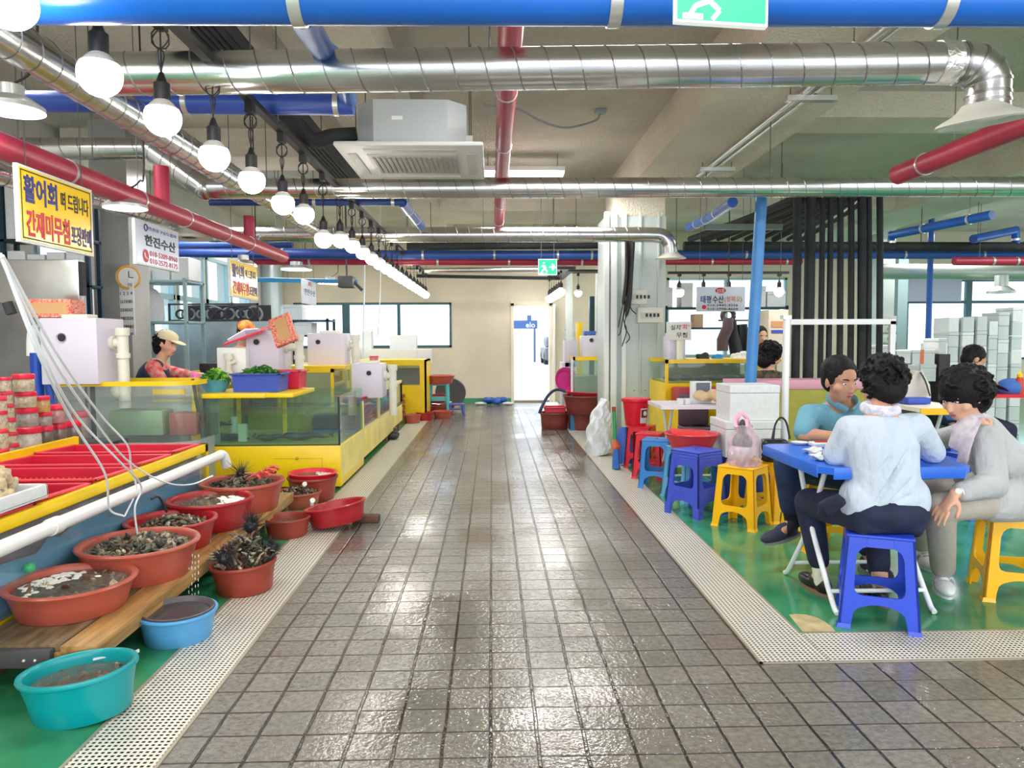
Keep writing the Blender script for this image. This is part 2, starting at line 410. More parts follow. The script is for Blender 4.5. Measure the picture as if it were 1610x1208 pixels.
w3 = (P(1424, 500, Y=EW).x, RW-0.3, P(1450, 566, Y=EW).z, P(1150, 440, Y=EW).z)
wall_y('wall_back', EW, LW, RW, 0, CZ, [(dX0, dX1, 0, dZ), w1, w2, w3], cream)
def window(n, w, mull, m=frame_m, hz=(), Y=EW, th=0.05):
    x0, x1, z0, z1 = w; f = MB(); t = 0.045
    f.box((x0, Y-.02, z0), (x1, Y+.06, z0+t)); f.box((x0, Y-.02, z1-t), (x1, Y+.06, z1)); f.box((x0, Y-.02, z0), (x0+t, Y+.06, z1)); f.box((x1-t, Y-.02, z0), (x1, Y+.06, z1))
    for q, tw in mull: f.box((q-tw/2, Y-.02, z0+t), (q+tw/2, Y+.06, z1-t))
    for q in hz: f.box((x0+t, Y-.015, q-.03), (x1-t, Y+.05, q+.03))
    r = thing('window_%d' % n, 'window', 'window'); del r['label']; del r['category']; r['kind'] = 'structure'; r.location = ((x0+x1)/2, Y, z0)
    obj('frame', f, m, r, 0)
    g = MB(); g.box((x0+t, Y+.02, z0+t), (x1-t, Y+.026, z1-t)); obj('pane', g, glass('window_glass', (0.86, 0.95, 1.0), 0.06), r, 0)
window(1, w1, [(P(544, 500, Y=EW).x, .14), (P(627, 500, Y=EW).x, .06)])
window(2, w2, [(P(1141, 500, Y=EW).x, .07)], frame_l)
window(3, w3, [(P(1522, 500, Y=EW).x, .12)], frame_m, (P(1500, 475, Y=EW).z,))
# door frame
df = MB(); wd = mat('door_frame', lin(236, 226, 204), 0.5); fz = dZ
for a, b_ in (((dX0-.03, EW-.03, 0), (dX0+.03, EW+.2, fz)), ((dX1-.03, EW-.03, 0), (dX1+.03, EW+.2, fz)), ((dX0-.03, EW-.03, fz-.05), (dX1+.03, EW+.2, fz+.03))): df.box(a, b_)
r = thing('door_1', 'd', 'd', ((dX0+dX1)/2, EW, 0)); del r['label']; del r['category']; r['kind'] = 'structure'
obj('frame', df, wd, r, 0)
lf = MB(); a0 = P(866, 560, Y=EW).x; lf.box((dX1+.02, EW-.35, 0.03), (dX1+.06, EW-.03, fz-.04)); lf.box((dX1+.02, EW-.16, .9), (dX1+.08, EW-.14, 1.05)); obj('leaf', lf, mat('door_leaf', lin(233, 226, 212), 0.45), r, 0)
th = MB(); th.box((dX0, EW-.02, 0), (dX1, EW+.2, .035)); obj('sill', th, mat('door_sill', lin(150, 140, 120), .6), r, 0)
# left wall with high windows over the stalls
b = MB()
lwz0, lwz1 = 1.35, 2.55
lwin = [(7.2+1.05*i, 8.15+1.05*i) for i in range(6)]
ys = [FY]+[v for q in lwin for v in q]+[EW]
b.box((LW-.18, FY, 0), (LW, EW, lwz0)); b.box((LW-.18, FY, lwz1), (LW, EW, CZ))
for i in range(0, len(ys), 2): b.box((LW-.18, ys[i], lwz0), (LW, ys[i+1], lwz1))
struct('wall_left', b, wallw)
for i, (y0, y1) in enumerate(lwin):
    f = MB(); t = .05
    f.box((LW-.05, y0, lwz0), (LW+.02, y0+t, lwz1)); f.box((LW-.05, y1-t, lwz0), (LW+.02, y1, lwz1)); f.box((LW-.05, y0, lwz0), (LW+.02, y1, lwz0+t)); f.box((LW-.05, y0, lwz1-t), (LW+.02, y1, lwz1)); f.box((LW-.05, y0, 1.83), (LW+.02, y1, 1.9))
    r = thing('window_%d' % (i+4), 'w', 'w', (LW, (y0+y1)/2, lwz0)); del r['label']; del r['category']; r['kind'] = 'structure'
    obj('frame', f, frame_l, r, 0)
    g = MB(); g.box((LW-.03, y0+t, lwz0+t), (LW-.024, y1-t, lwz1-t)); obj('pane', g, glass('window_glass'), r, 0)
b = MB(); b.box((RW, FY, 0), (RW+.18, EW, 0.9)); b.box((RW, FY, 2.7), (RW+.18, EW, CZ))
for y in (FY, 0, 4, 8, 11, EW-.3): b.box((RW, y, .9), (RW+.18, y+.3, 2.7))
struct('wall_right', b, wallw)
# green skirting on the back wall
b = MB(); b.box((P(722, 600, Y=EW).x, EW-.012, 0), (dX0-.03, EW, .09)); struct('baseboard_back', b, green_m)
# ceiling slab and its beams
b = MB(); b.box((LW-.2, FY, CZ), (RW+.2, EW+.2, CZ+.15)); drop_origin(struct('ceiling', b, ceil_m))
BZ = 3.02
b = MB()
for q in ((1.6, FY, BZ, 2.6, EW, CZ), (-1.25, FY, BZ+.05, -.70, EW, CZ), (5.6, FY, BZ, 6.5, EW, CZ)): b.box(q[:3], q[3:])
b.box((-.70, 10.15, BZ), (1.6, 11.3, CZ)); b.box((2.6, 10.15, BZ+.02), (5.6, 11.2, CZ)); b.box((-4.3, 7.6, BZ+.1), (-1.25, 8.2, CZ)); b.box((2.6, 6.4, BZ+.16), (11, 6.9, CZ))
drop_origin(struct('trim_2', b, beam_m))
# outside: pale concrete yard, boundary wall, strip of weeds
b = MB(); b.quad((-60, EW+.18, -.02), (60, EW+.18, -.02), (60, 90, -.02), (-60, 90, -.02)); b.quad((-60, FY-30, -.02), (LW-.2, FY-30, -.02), (LW-.2, EW+.2, -.02), (-60, EW+.2, -.02)); b.quad((LW-.2, FY-30, -.02), (RW+.2, FY-30, -.02), (RW+.2, FY, -.02), (LW-.2, FY, -.02)); b.quad((RW+.2, FY-30, -.02), (60, FY-30, -.02), (60, EW+.2, -.02), (RW+.2, EW+.2, -.02))
struct('ground_outside', b, mat('yard_concrete', lin(226, 226, 222), .8, noise=.08, nscale=.5))
b = MB()
for i in range(20): b.box((-30+i*3, 45, 0), (-27.04+i*3, 45.2, 1.75)); b.box((-30.1+i*3, 44.9, 0), (-29.86+i*3, 45.05, 1.8))
struct('boundary_wall', b, mat('block_wall', lin(226, 228, 230), .8, noise=.06, nscale=1))
# shop board and car seen through the door
sg = thing('signboard', 'blue shop signboard seen through the open door above the yard wall', 'sign', P(825, 510, Y=40))
c = P(795, 504, Y=40); d = P(845, 517, Y=40); b = MB(); b.box((c.x, 40, d.z), (d.x, 40.15, c.z)); obj('board', b, mat('sign_blue', lin(58, 96, 150), .5), sg, 0)
tb = text_mb('elo', .42, (P(834, 511, Y=40).x, 39.98, P(834, 511, Y=40).z), (1, 0, 0), (0, 0, 1), fat=.01); obj('lettering', tb, mat('sign_white', lin(235, 240, 245), .5), sg, 0)
b = MB(); c0 = P(829, 504, Y=40); b.box((c0.x, 40, c0.z), (c0.x+.22, 40.2, c0.z+.28)); obj('emblem', b, MATS['sign_blue'], sg, 0)
for x_ in (c.x+.1, d.x-.2): b = MB(); b.box((x_, 40.02, 0), (x_+.1, 40.12, d.z)); obj('post', b, MATS['sign_blue'], sg, 0)
b = MB(); c0 = P(857, 560, Y=36); b.box((c0.x, 36, .2), (c0.x+1.7, 39.8, .85), .12); b.box((c0.x+.15, 36.9, .85), (c0.x+1.55, 39.3, 1.4), .15)
cr_ = thing('car', 'dark parked car partly seen at the right edge of the open door', 'car', (c0.x+.85, 38, 0)); obj('body', b, mat('car_paint', lin(90, 92, 100), .3), cr_)
for sx_ in (0.1, 1.6):
    for yy in (36.7, 39.0): w_ = MB(); w_.tube([(c0.x+sx_-.1, yy, .3), (c0.x+sx_+.1, yy, .3)], .3, 16); obj('wheel', w_, mat('rubber', (.02, .02, .02), .6), cr_)
# front-left tiled pier and back-left round steel column
c0 = P(147, 450, Y=7.3); c1 = P(205, 450, Y=7.3); b = MB(); b.box((c0.x, 7.3, 0), (c1.x, 7.7, CZ)); struct('pillar_left', b, mat('grey_pier', lin(168, 168, 164), .35, noise=.15, nscale=2))
c0 = P(427, 450, Y=14.2); b = MB(); b.tube([(c0.x, 14.2, 0), (c0.x, 14.2, CZ)], .2, 24); struct('pillar_back', b, mat('steel_column', lin(178, 190, 194), .3, .4), 60)
# ================================================================ OVERHEAD: pipes, ducts, lamps
blue_p = mat('blue_pipe_paint', lin(30, 92, 178), 0.3, noise=0.18, nscale=3, col2=lin(26, 72, 152))
blue_rust = mat('blue_pipe_rusted', lin(28, 104, 200), 0.28, noise=0.1, nscale=1.5)
navy_p = mat('navy_pipe_paint', lin(34, 62, 132), 0.4)
red_p = mat('red_pipe_paint', lin(176, 42, 70), 0.38, noise=0.15, nscale=4)
def add_rust(m):
    nt = m.node_tree; N = nt.nodes; L = nt.links; b = N['Principled BSDF']; src = b.inputs['Base Color'].links[0].from_socket
    tc = N.new('ShaderNodeTexCoord'); v = N.new('ShaderNodeTexVoronoi'); v.inputs['Scale'].default_value = 26; L.new(tc.outputs['Object'], v.inputs['Vector'])
    n = N.new('ShaderNodeTexNoise'); n.inputs['Scale'].default_value = 2.2; L.new(tc.outputs['Object'], n.inputs['Vector'])
    r1 = N.new('ShaderNodeMapRange'); r1.inputs[1].default_value = .5; r1.inputs[2].default_value = .75; r1.inputs[3].default_value = 0; r1.inputs[4].default_value = .22; L.new(n.outputs[0], r1.inputs[0])
    lt = N.new('ShaderNodeMath'); lt.operation = 'LESS_THAN'; L.new(v.outputs['Distance'], lt.inputs[0]); L.new(r1.outputs[0], lt.inputs[1])
    mx = N.new('ShaderNodeMix'); mx.data_type = 'RGBA'; L.new(lt.outputs[0], mx.inputs[0]); L.new(src, mx.inputs[6]); mx.inputs[7].default_value = (.06, .025, .012, 1); L.new(mx.outputs[2], b.inputs['Base Color'])
add_rust(blue_rust)
black_p = mat('black_insulation', lin(34, 38, 40), 0.75, noise=0.3, nscale=8, bump=.2, bscale=30)
galv = mat('galvanised_duct', (0.66, 0.67, 0.67), 0.24, 1.0, noise=0.16, nscale=2.4, bump=0.05, bscale=9)
seam_m = mat('duct_seam', (0.35, 0.35, 0.36), 0.35, 1.0)
clamp_m = mat('clamp_metal', lin(205, 205, 200), 0.3, 0.6)
rod_m = mat('threaded_rod', lin(96, 96, 92), 0.5, 0.5)
blackpl = mat('black_plastic', lin(36, 34, 36), 0.5)
whitepl = mat('white_plastic', lin(236, 236, 236), 0.4)
def rod(x, y, z0, parent, r=.004, z1=CZ):
    m = MB(); m.tube([(x, y, z0), (x, y, z1)], r, 6); obj('hanger_rod', m, rod_m, parent)
def pipe(name, path, r, m, label, cat='pipe', clamps=(), rods=(), group=None, n=20, cm=None, cw=.028):
    t = thing(name, label, cat, path[len(path)//2], group)
    b = MB(); b.tube(path, r, n); obj('pipe_run', b, m, t, 50)
    for q in clamps:
        i, f = q; a, c = Vector(path[i]), Vector(path[i+1]); p = a.lerp(c, f); d = (c-a).normalized()
        b = MB(); b.tube([p-d*cw/2, p+d*cw/2], r*1.07+.001, n); obj('clamp', b, cm or clamp_m, t, 50)
    for q in rods:
        i, f = q; p = Vector(path[i]).lerp(Vector(path[i+1]), f); rod(p.x, p.y, p.z+r*.9, t)
    return t
def fr(path, px):
    """where along a straight pipe the photo column px falls"""
    a, c = Vector(path[0]), Vector(path[1])
    f = 0
    best = 1e9
    for i in range(401):
        p = a.lerp(c, i/400)-Vector((0, 0, CH)); x = 805+F_PX*p.dot(CR)/p.dot(CF)
        if abs(x-px) < best: best = abs(x-px); f = i/400
    return (0, f)
YA = 2.07
pa = [P(-160, -2, Y=YA), P(1760, 4, Y=YA)]
ta = pipe('water_pipe', pa, .064, blue_rust, 'thick bright blue pipe crossing the top edge of the view, specked with rust', clamps=[fr(pa, 467), fr(pa, 964), fr(pa, 1478)], cw=.034)
sub = bez([P(474, 16, Y=2.12), P(486, 45, Y=2.7), P(508, 78, Y=3.22), P(524, 92, Y=3.55), P(540, 128, Y=3.85), P(548, 158, Y=4.12)], 5)
pipe('water_pipe', sub, .048, blue_p, 'short blue branch pipe dropping from the top pipe behind the big duct', n=16)
pb = [P(-120, 158, Y=4.12), P(556, 165, Y=4.12)]
pipe('water_pipe', pb, .056, mat('violet_blue_pipe', lin(52, 82, 172), .35), 'violet-blue pipe crossing left of the air conditioner below the big duct', clamps=[fr(pb, 40), fr(pb, 294), fr(pb, 529)], rods=[fr(pb, 40)])
# ventilation ductwork
vd = thing('ventilation_duct', 'nearest thick galvanised duct crossing the ceiling and bending down to a diffuser', 'ventilation duct', (0, 3.27, 2.46))
def duct(path, r, pitch=.136, name='duct_run'):
    b = MB(); b.tube(path, r, 32); obj(name, b, galv, vd, 50)
    b = MB()
    for i in range(len(path)-1):
        a, c = Vector(path[i]), Vector(path[i+1]); L = (c-a).length
        if L < .5: continue
        d = (c-a).normalized(); u = Vector((0, 0, 1)); u = (u-d*u.dot(d)).normalized(); v = d.cross(u)
        n = int(L/pitch*16); pts = [a+d*(L*k/n)+(u*math.cos(k/16*2*PI)+v*math.sin(k/16*2*PI))*(r+.0005) for k in range(n+1)]
        b.tube(pts, .0035, 5, cap=False)
    if b.v: obj('spiral_seam', b, seam_m, vd, 0)
def diffuser(p, r, tilt=(0, 0)):
    b = MB(); M = Matrix.Rotation(tilt[0], 4, 'X') @ Matrix.Rotation(tilt[1], 4, 'Y')
    b.lathe([(r*.42, .07), (r*.5, .05), (r*.62, .03), (r*.95, .0), (r, -.012), (r*.93, -.018), (r*.8, -.008), (r*.55, .012), (r*.50, .03), (r*.40, .03)], p, 36, M=M)
    o = obj('diffuser', b, mat('diffuser_white', lin(214, 212, 200), .45), vd, label='round off-white ceiling diffuser')
    b = MB(); b.lathe([(.001, -.004), (r*.5, -.004), (r*.66, .004), (r*.6, .016), (.001, .02)], p, 32, M=M); obj('cone', b, MATS['diffuser_white'], o)
ZB = P(500, 114, Y=3.27).z
b0, b1 = P(150, 117, Y=3.27), P(1492, 99, Y=3.27)
duct([b0, b1], .088)
el = bez([b1, P(1530, 103, Y=3.27), P(1552, 125, Y=3.27), P(1553, 155, Y=3.27), P(1553, 172, Y=3.27)], 5)
duct(el, .089, name='elbow')
for k in range(2, len(el)-1, 3):
    b = MB(); d = (el[k+1]-el[k]).normalized(); b.tube([el[k]-d*.006, el[k]+d*.006], .093, 32); obj('seam_ring', b, seam_m, vd, 50)
b = MB(); d = Vector((1, 0, 0)); b.tube([b1-d*.06, b1+d*.02], .0915, 32); obj('foil_tape', b, mat('foil_tape', (.8, .8, .78), .35, 1.0, bump=1, bscale=40), vd, 50)
diffuser(P(1545, 188, Y=3.27), .19, (0.10, -0.12))
xC = -1.90
vd = thing('ventilation_duct', 'galvanised duct running away from the camera above the left stalls', 'ventilation duct', (xC, 3, 2.47))
duct([(xC, -1.0, 2.47), (xC, 5.72, 2.47)], .085)
yD = 5.82
vd = thing('ventilation_duct', 'middle galvanised duct crossing behind the air conditioner, stepped up at its left', 'ventilation duct', (0, 5.82, 2.46))
d0, d1, d2, d3 = P(10, 234, Y=yD), P(236, 234, Y=yD), P(322, 297, Y=yD), P(1760, 293, Y=yD)
duct([d0, d1], .082); duct([d1, d2], .084, .12, 'elbow'); duct([d2, d3], .077)
for q in (d1, d2): b = MB(); b.ball(q, .088, 20, 12); obj('elbow', b, galv, vd)
vd_mid = vd
vd = thing('ventilation_duct', 'farthest galvanised cross duct ending in a diffuser right of the grey column', 'ventilation duct', (0, 8.35, 2.46))
duct([P(330, 369, Y=8.35), P(1015, 369, Y=8.35)], .086)
el = bez([P(1015, 369, Y=8.35), P(1040, 371, Y=8.35), P(1052, 383, Y=8.35), P(1054, 398, Y=8.35)], 4); duct(el, .085, name='elbow')
diffuser(P(1055, 405, Y=8.35), .17, (0.05, 0))
duct([(xC, 5.93, 2.47), (xC, 8.25, 2.47)], .07)
for (q, r_) in ((P(300, 117, Y=3.27), .088), (P(770, 112, Y=3.27), .088), (P(1342, 100, Y=3.27), .088), (P(600, 298, Y=yD), .077), (P(1210, 296, Y=yD), .077), (P(760, 369, Y=8.35), .08)): rod(q.x, q.y, q.z+r_, vd)
# far duct along the back windows, thin runs
vd2 = thing('ventilation_duct', 'pale far duct running above the right-hand back windows', 'ventilation duct', P(1500, 425, Y=12.2)); q = [P(1380, 427, Y=12.2), P(1750, 429, Y=12.2)]
rod(q[0].x+.2, 12.2, q[0].z+.1, vd2); rod(q[1].x-.2, 12.2, q[1].z+.1, vd2)
b = MB(); b.tube(q, .13, 24); obj('duct_run', b, mat('pale_duct', lin(190, 198, 190), .4, .5), vd2)
q = P(1575, 433, Y=11.9); b = MB(); b.lathe([(.1, 0), (.1, -.18), (.21, -.26), (.21, -.29), (.05, -.29)], q, 24); obj('diffuser', b, MATS['pale_duct'], vd2)
# red and blue mains
x_ = 0.096
pi_ = [(x_, -1.5, 2.69), (x_, 10.1, 2.69)]
pipe('sprinkler_pipe', pi_, .058, red_p, 'dark red sprinkler pipe running straight down the middle of the aisle ceiling', clamps=[(0, .38), (0, .50), (0, .60), (0, .685), (0, .80), (0, .9)], rods=[(0, .5), (0, .7)], cw=.012)
pj = [P(-130, 178, X=-2.23), P(445, 404, X=-2.23)]
tj = pipe('sprinkler_pipe', pj, .062, red_p, 'dark red pipe descending in view above the hanging stall signs on the left', clamps=[fr(pj, 104), fr(pj, 217), fr(pj, 290), fr(pj, 352), fr(pj, 390)], rods=[fr(pj, 148), fr(pj, 30)], cw=.014)
for px, y0, y1 in ((255, 262, 320), (392, 340, 375)):
    f_ = fr(pj, px)[1]; p = Vector(pj[0]).lerp(Vector(pj[1]), f_); b = MB(); b.tube([p, (p.x, p.y, P(px, y0, Y=p.y).z)], .05, 16); obj('riser', b, red_p, tj)
pk = [P(-60, 258, X=-2.62), P(118, 296, X=-2.62), P(440, 392, X=-2.62)]
t = thing('branch_duct', 'thin silver flexible duct hugging the underside of the left red pipe', 'ventilation duct', pk[1]); b = MB(); b.tube([pk[0], pk[2]], .058, 16); obj('duct_run', b, galv, t, 50)
b = MB(); a_, c_ = Vector(pk[0]), Vector(pk[2]); d_ = (c_-a_).normalized(); u_ = Vector((1, 0, 0)); v_ = d_.cross(u_)
b.tube([a_.lerp(c_, k/720)+(u_*math.cos(k/12*2*PI)+v_*math.sin(k/12*2*PI))*.059 for k in range(721)], .003, 4, cap=False); obj('rib', b, seam_m, t, 0)
q = P(297, 372, Y=6.3); b = MB(); b.lathe([(.1, .14), (.1, .06), (.19, .0), (.19, -.02), (.06, -.01)], q, 24); obj('diffuser', b, MATS['diffuser_white'], t)
pr = [P(1405, 277, X=2.8), P(1700, 170, X=2.8)]
pr = [(2.8, 5.05, 2.39), (2.8, 2.6, 2.39)]
pipe('sprinkler_pipe', pr, .066, red_p, 'red pipe slanting out of the frame at the upper right behind the diffuser', clamps=[fr(pr, 1455)], rods=[fr(pr, 1500)], cw=.014)
def cross(name, x0, x1, y0, y1, Y, r, m, label, cl=(), rods=()):
    q = [P(x0, y0, Y=Y), P(x1, y1, Y=Y)]; return pipe(name, q, r, m, label, clamps=[fr(q, c) for c in cl], rods=[fr(q, c) for c in rods], n=16)
cross('water_pipe', 384, 1000, 400.5, 401, 10.0, .062, mat('blue_main', lin(44, 84, 160), .4), 'blue main crossing the hall behind the bulb string, left of the grey column', (446, 665, 778, 876, 930), (560, 870))
cross('water_pipe', 1052, 1760, 400, 401, 10.0, .058, MATS['blue_main'], 'blue main crossing above the right-hand stalls beside the black pipes', (1172, 1422, 1544), (1448,))
cross('sprinkler_pipe', 384, 1000, 410.5, 412, 10.15, .052, red_p, 'dark red main just under the blue main left of the grey column', (487, 688, 800, 915), (640, 905))
cross('sprinkler_pipe', 1045, 1260, 411, 411, 10.15, .05, red_p, 'dark red main under the blue main between the grey column and the black pipes', (1119, 1236), (1200,))
cross('sprinkler_pipe', 1500, 1760, 411, 411, 9.6, .055, red_p, 'dark red main at the far right under the blue main', (1560, 1598), (1540, 1700))
cross('insulated_pipe', 640, 965, 388, 385, 9.8, .05, black_p, 'black insulated pipe crossing above the exit sign', (), (678, 870))
cross('insulated_pipe', 1075, 1760, 387, 388, 9.8, .06, black_p, 'long black insulated pipe crossing behind the vertical black bundle', (), (1180, 1448))
cross('insulated_pipe', 655, 880, 434, 438, 13.6, .03, black_p, 'thin black pipe sagging along the top of the cream back wall', (), (670, 875))
cross('conduit', 640, 860, 425, 424, 12.9, .045, galv, 'grey conduit crossing under the dark red main near the back wall', (), (660, 840))
cross('water_pipe', 330, 636, 318, 318, 6.6, .032, navy_p, 'narrow navy pipe just beneath the middle duct', (494, 618), (420, 600))
q = [P(632, 318, Y=6.6), P(662, 356, Y=8.1)]; pipe('water_pipe', q, .045, blue_p, 'short pale blue pipe end sloping away below the middle duct', clamps=[(0, .3), (0, .7)], rods=[(0, .3)], n=14)
cross('water_pipe', 205, 460, 386, 384, 8.6, .045, navy_p, 'upper navy pipe crossing behind the white stall sign', (), (230, 440))
cross('water_pipe', 205, 560, 396, 400, 8.9, .058, navy_p, 'lower thick navy pipe crossing behind the white stall sign', (444,), (240, 540))
q = [P(362, 382, Y=8.5), P(380, 364, Y=8.5), P(440, 364, Y=8.5), P(500, 366, Y=8.5)]; pipe('water_pipe', q, .036, navy_p, 'navy pipe offset with two bends and a valve behind the bulbs', rods=[(1, .9), (2, .9)], n=12)
q = [P(405, 440, Y=11.5), P(562, 443, Y=11.5)]; pipe('water_pipe', q, .035, mat('sky_pipe', lin(60, 150, 205), .4), 'thin sky-blue pipe in front of the back-left corner', rods=[(0, .3), (0, .9)], n=12)
# riser of the right-hand side
q = [P(1197, 314, Y=6.2), P(1180, 600, Y=6.2), P(1180, 600, Y=6.2)-Vector((0, 0, .9))]
b = MB(); b.tube([(P(1197, 314, Y=6.2)), P(1180, 600, Y=6.2), Vector((P(1180, 600, Y=6.2).x, 6.2, 0))], .048, 20); b.tube([P(1197, 314, Y=6.2), P(1199, 285, Y=6.2)], .048, 20)
solo('standpipe', b, mat('light_blue_pipe', lin(66, 134, 200), .4, noise=.1), 'light blue standing pipe left of the bundle of black pipes', 'pipe')
q = P(1237, 500, Y=6.0); b = MB(); b.tube([(q.x, 6.0, 0), (q.x, 6.0, q.z)], .028, 16); b.box((q.x-.04, 5.97, q.z-.01), (q.x+.03, 6.04, q.z+.02)); solo('post', b, whitepl, 'white post standing in front of the black pipe bundle', 'post')
q = [P(1083, 358, Y=8.4), P(1117, 342, Y=7.4), P(1152, 318, Y=6.3)]
pipe('water_pipe', q, .045, blue_p, 'blue pipe with a valve sloping down beside the right-hand black pipes', clamps=[(0, .4), (0, .8), (1, .3)], rods=[(0, .8)], n=14)
q = [P(1401, 392, Y=9.8), P(1401, 370, Y=9.8), P(1560, 338, Y=8.4)]; pipe('water_pipe', q, .055, blue_p, 'blue branch pipe rising and slanting to the right from the far main', clamps=[(0, .5), (1, .35), (1, .8)], rods=[(1, .8)], n=14)
q = [P(1597, 392, Y=9.8), P(1597, 362, Y=9.8), P(1530, 376, Y=9.4)]; pipe('water_pipe', q, .055, blue_p, 'blue branch pipe bending left at the right edge of the far main', clamps=[(0, .5)], rods=[(1, .9)], n=14)
q = [Vector((P(1462, 430, Y=11.8).x, 11.8, CZ)), Vector((P(1459, 556, Y=11.8).x, 11.8, 0))]; pipe('water_pipe', q, .045, mat('royal_pipe', lin(28, 92, 190), .4), 'slim royal blue upright pipe in front of the shaded back window', n=14)
# black insulated bundle
xs = [(1252, 12), (1272, 15), (1291, 8), (1304, 8), (1321, 9), (1338, 9), (1355, 12), (1366, 8), (1383, 9)]
for i, (px, w_) in enumerate(xs):
    top = P(px+(2 if i < 4 else 0), 312, Y=6.9+.02*(i % 3)); bot = P(px-2, 600, Y=6.9+.02*(i % 3)); b = MB(); r_ = w_/1155*6.9*.55
    end = Vector((P(1085+i*22, 384, Y=9.6).x, 9.6, P(1085, 380, Y=9.6).z+.03)); top2 = Vector((top.x, top.y, 2.56+.01*i))
    b.tube(bez([Vector((bot.x, bot.y, 0.02)), Vector((bot.x, bot.y, 1.2)), top, top2+Vector((0, .06, .03)), top2.lerp(end, .35), end], 5), r_, 12)
    solo('insulated_pipe', b, black_p, 'black insulated pipe of the upright bundle, %s' % ['leftmost', 'second from the left and thickest', 'third from the left', 'fourth from the left', 'middle one', 'fourth from the right', 'third from the right', 'second from the right', 'rightmost, standing apart'][i], 'pipe', 'upright black pipe bundle', 50)
c0, c1 = P(1243, 517, Y=6.75), P(1408, 505, Y=6.75); b = MB(); b.box((c0.x, 6.74, c1.z-.03), (c1.x, 6.77, c1.z+.02)); b.box((c1.x-.05, 6.74, .85), (c1.x, 6.78, c1.z))
solo('pipe_bracket', b, whitepl, 'white slotted bracket strapping the black pipe bundle', 'bracket')
# angled bundle strap and tray over the right
c0, c1 = P(1108, 357, Y=8.0), P(1230, 357, Y=8.0); b = MB(); b.box((c0.x, 7.98, c0.z-.03), (c1.x, 8.03, c0.z+.03)); o = solo('pipe_support', b, mat('grey_green', lin(120, 136, 128), .5), 'grey-green bar carrying the slanting black pipes', 'bracket')
rod(c0.x+.02, 8.0, c0.z, o); rod(c1.x-.02, 8.0, c1.z, o)
# strut-hung conduits under the right beam
t = thing('conduit', 'pair of silver conduits running along under the right ceiling beam', 'conduit', (2.24, 6, 2.98))
for dx in (-.035, .05): b = MB(); b.tube([(2.22+dx, 1.5, 2.985), (2.22+dx, 8.6, 2.985)], .022 if dx < 0 else .015, 12); obj('tube', b, mat('conduit_silver', (.75, .75, .73), .3, .9), t)
for y in (2.6, 5.2, 7.35): b = MB(); b.box((2.07, y-.03, 2.93), (2.42, y+.03, 2.965)); obj('strut', b, clamp_m, t); rod(2.1, y, 2.94, t, z1=BZ); rod(2.39, y, 2.94, t, z1=BZ)
# cable tray and busbar on the left
t = thing('cable_tray', 'black cable tray running along above the globe bulbs', 'cable tray', (-1.36, 5, 2.75))
b = MB(); b.box((-1.46, .5, 2.78), (-1.28, 7.6, 2.86)); obj('tray', b, black_p, t)
for k in range(5): b = MB(); b.tube([(-1.44+.035*k, .5, 2.775), (-1.44+.035*k, 7.6, 2.775)], .016, 8); obj('cable', b, black_p, t)
for y in (1.5, 4.0, 6.6): rod(-1.48, y, 2.8, t); rod(-1.26, y, 2.8, t)
XB = -1.18; RZ = 2.44
t = thing('busbar_track', 'dark slim power track from which the globe bulbs hang', 'track', (XB, 6, RZ)); b = MB(); b.box((XB-.02, .5, RZ), (XB+.02, 14.1, RZ+.03)); obj('track', b, blackpl, t)
for y in (1.2, 4.2, 6.6, 10.6): rod(XB, y, RZ+.02, t)
# globe bulbs
warm = (1.0, 0.93, 0.8); cool = (1.0, 0.98, 0.95)
gl = mat('bulb_globe_cool', (.9, .9, .9), .4, emit=cool, estr=20); glw = mat('bulb_globe_warm', (.9, .9, .9), .4, emit=warm, estr=20); glc = mat('bulb_neck', lin(225, 222, 215), .4)
def bulb(x, y, z, ztop, m, lab, grp, r=.064, loop=True):
    t = thing('pendant_bulb', lab, 'bulb', (x, y, ztop), grp)
    b = MB(); n = [(0.001, -r*1.0)]+[(r*math.sin(a), -r*math.cos(a)*1.0) for a in [PI*k/12 for k in range(1, 9)]]
    b.lathe(n, (x, y, z), 20); obj('globe', b, m, t, 60)
    b = MB(); b.lathe([(r*math.sin(PI*8/12), -r*math.cos(PI*8/12)), (r*.62, r*.78), (r*.44, r*.95)], (x, y, z), 20); obj('collar', b, glc, t, 60)
    b = MB(); b.lathe([(r*.40, r*.9), (r*.44, r*.98), (r*.44, r*1.9), (r*.3, r*2.0), (r*.12, r*2.5), (.001, r*2.5)], (x, y, z), 16); obj('socket', b, blackpl, t)
    b = MB(); b.tube([(x, y, z+r*2.4), (x, y, ztop)], .0035, 6)
    if loop:
        zz = ztop-(ztop-z)*.33
        for s_ in (-1, 1, .3):
            pts = [Vector((x, y, zz))+Vector((s_*.03*math.sin(a), .01*math.sin(2*a), (.035 if s_ != .3 else -.04)*(1-math.cos(a)))) for a in [2*PI*k/12 for k in range(13)]]
            b.tube(pts, .003, 5)
    obj('cord', b, blackpl, t)
    b = MB(); b.box((x-.018, y-.03, ztop-.05), (x+.018, y+.03, ztop)); obj('plug', b, blackpl, t)
ORD = ['nearest', 'second', 'third', 'fourth', 'fifth', 'sixth', 'seventh', 'eighth', 'ninth', 'tenth', 'eleventh', 'twelfth', 'thirteenth', 'fourteenth', 'fifteenth', 'sixteenth', 'seventeenth', 'eighteenth', 'nineteenth', 'twentieth', 'twenty-first', 'twenty-second', 'twenty-third', 'last']
bp_ = [(15, 4, 0), (157, 118, 1), (256, 186, 0), (337, 246, 1), (396, 284, 0), (445, 320, 1), (478, 337, 0), (509, 376, 1), (535, 377, 0)]
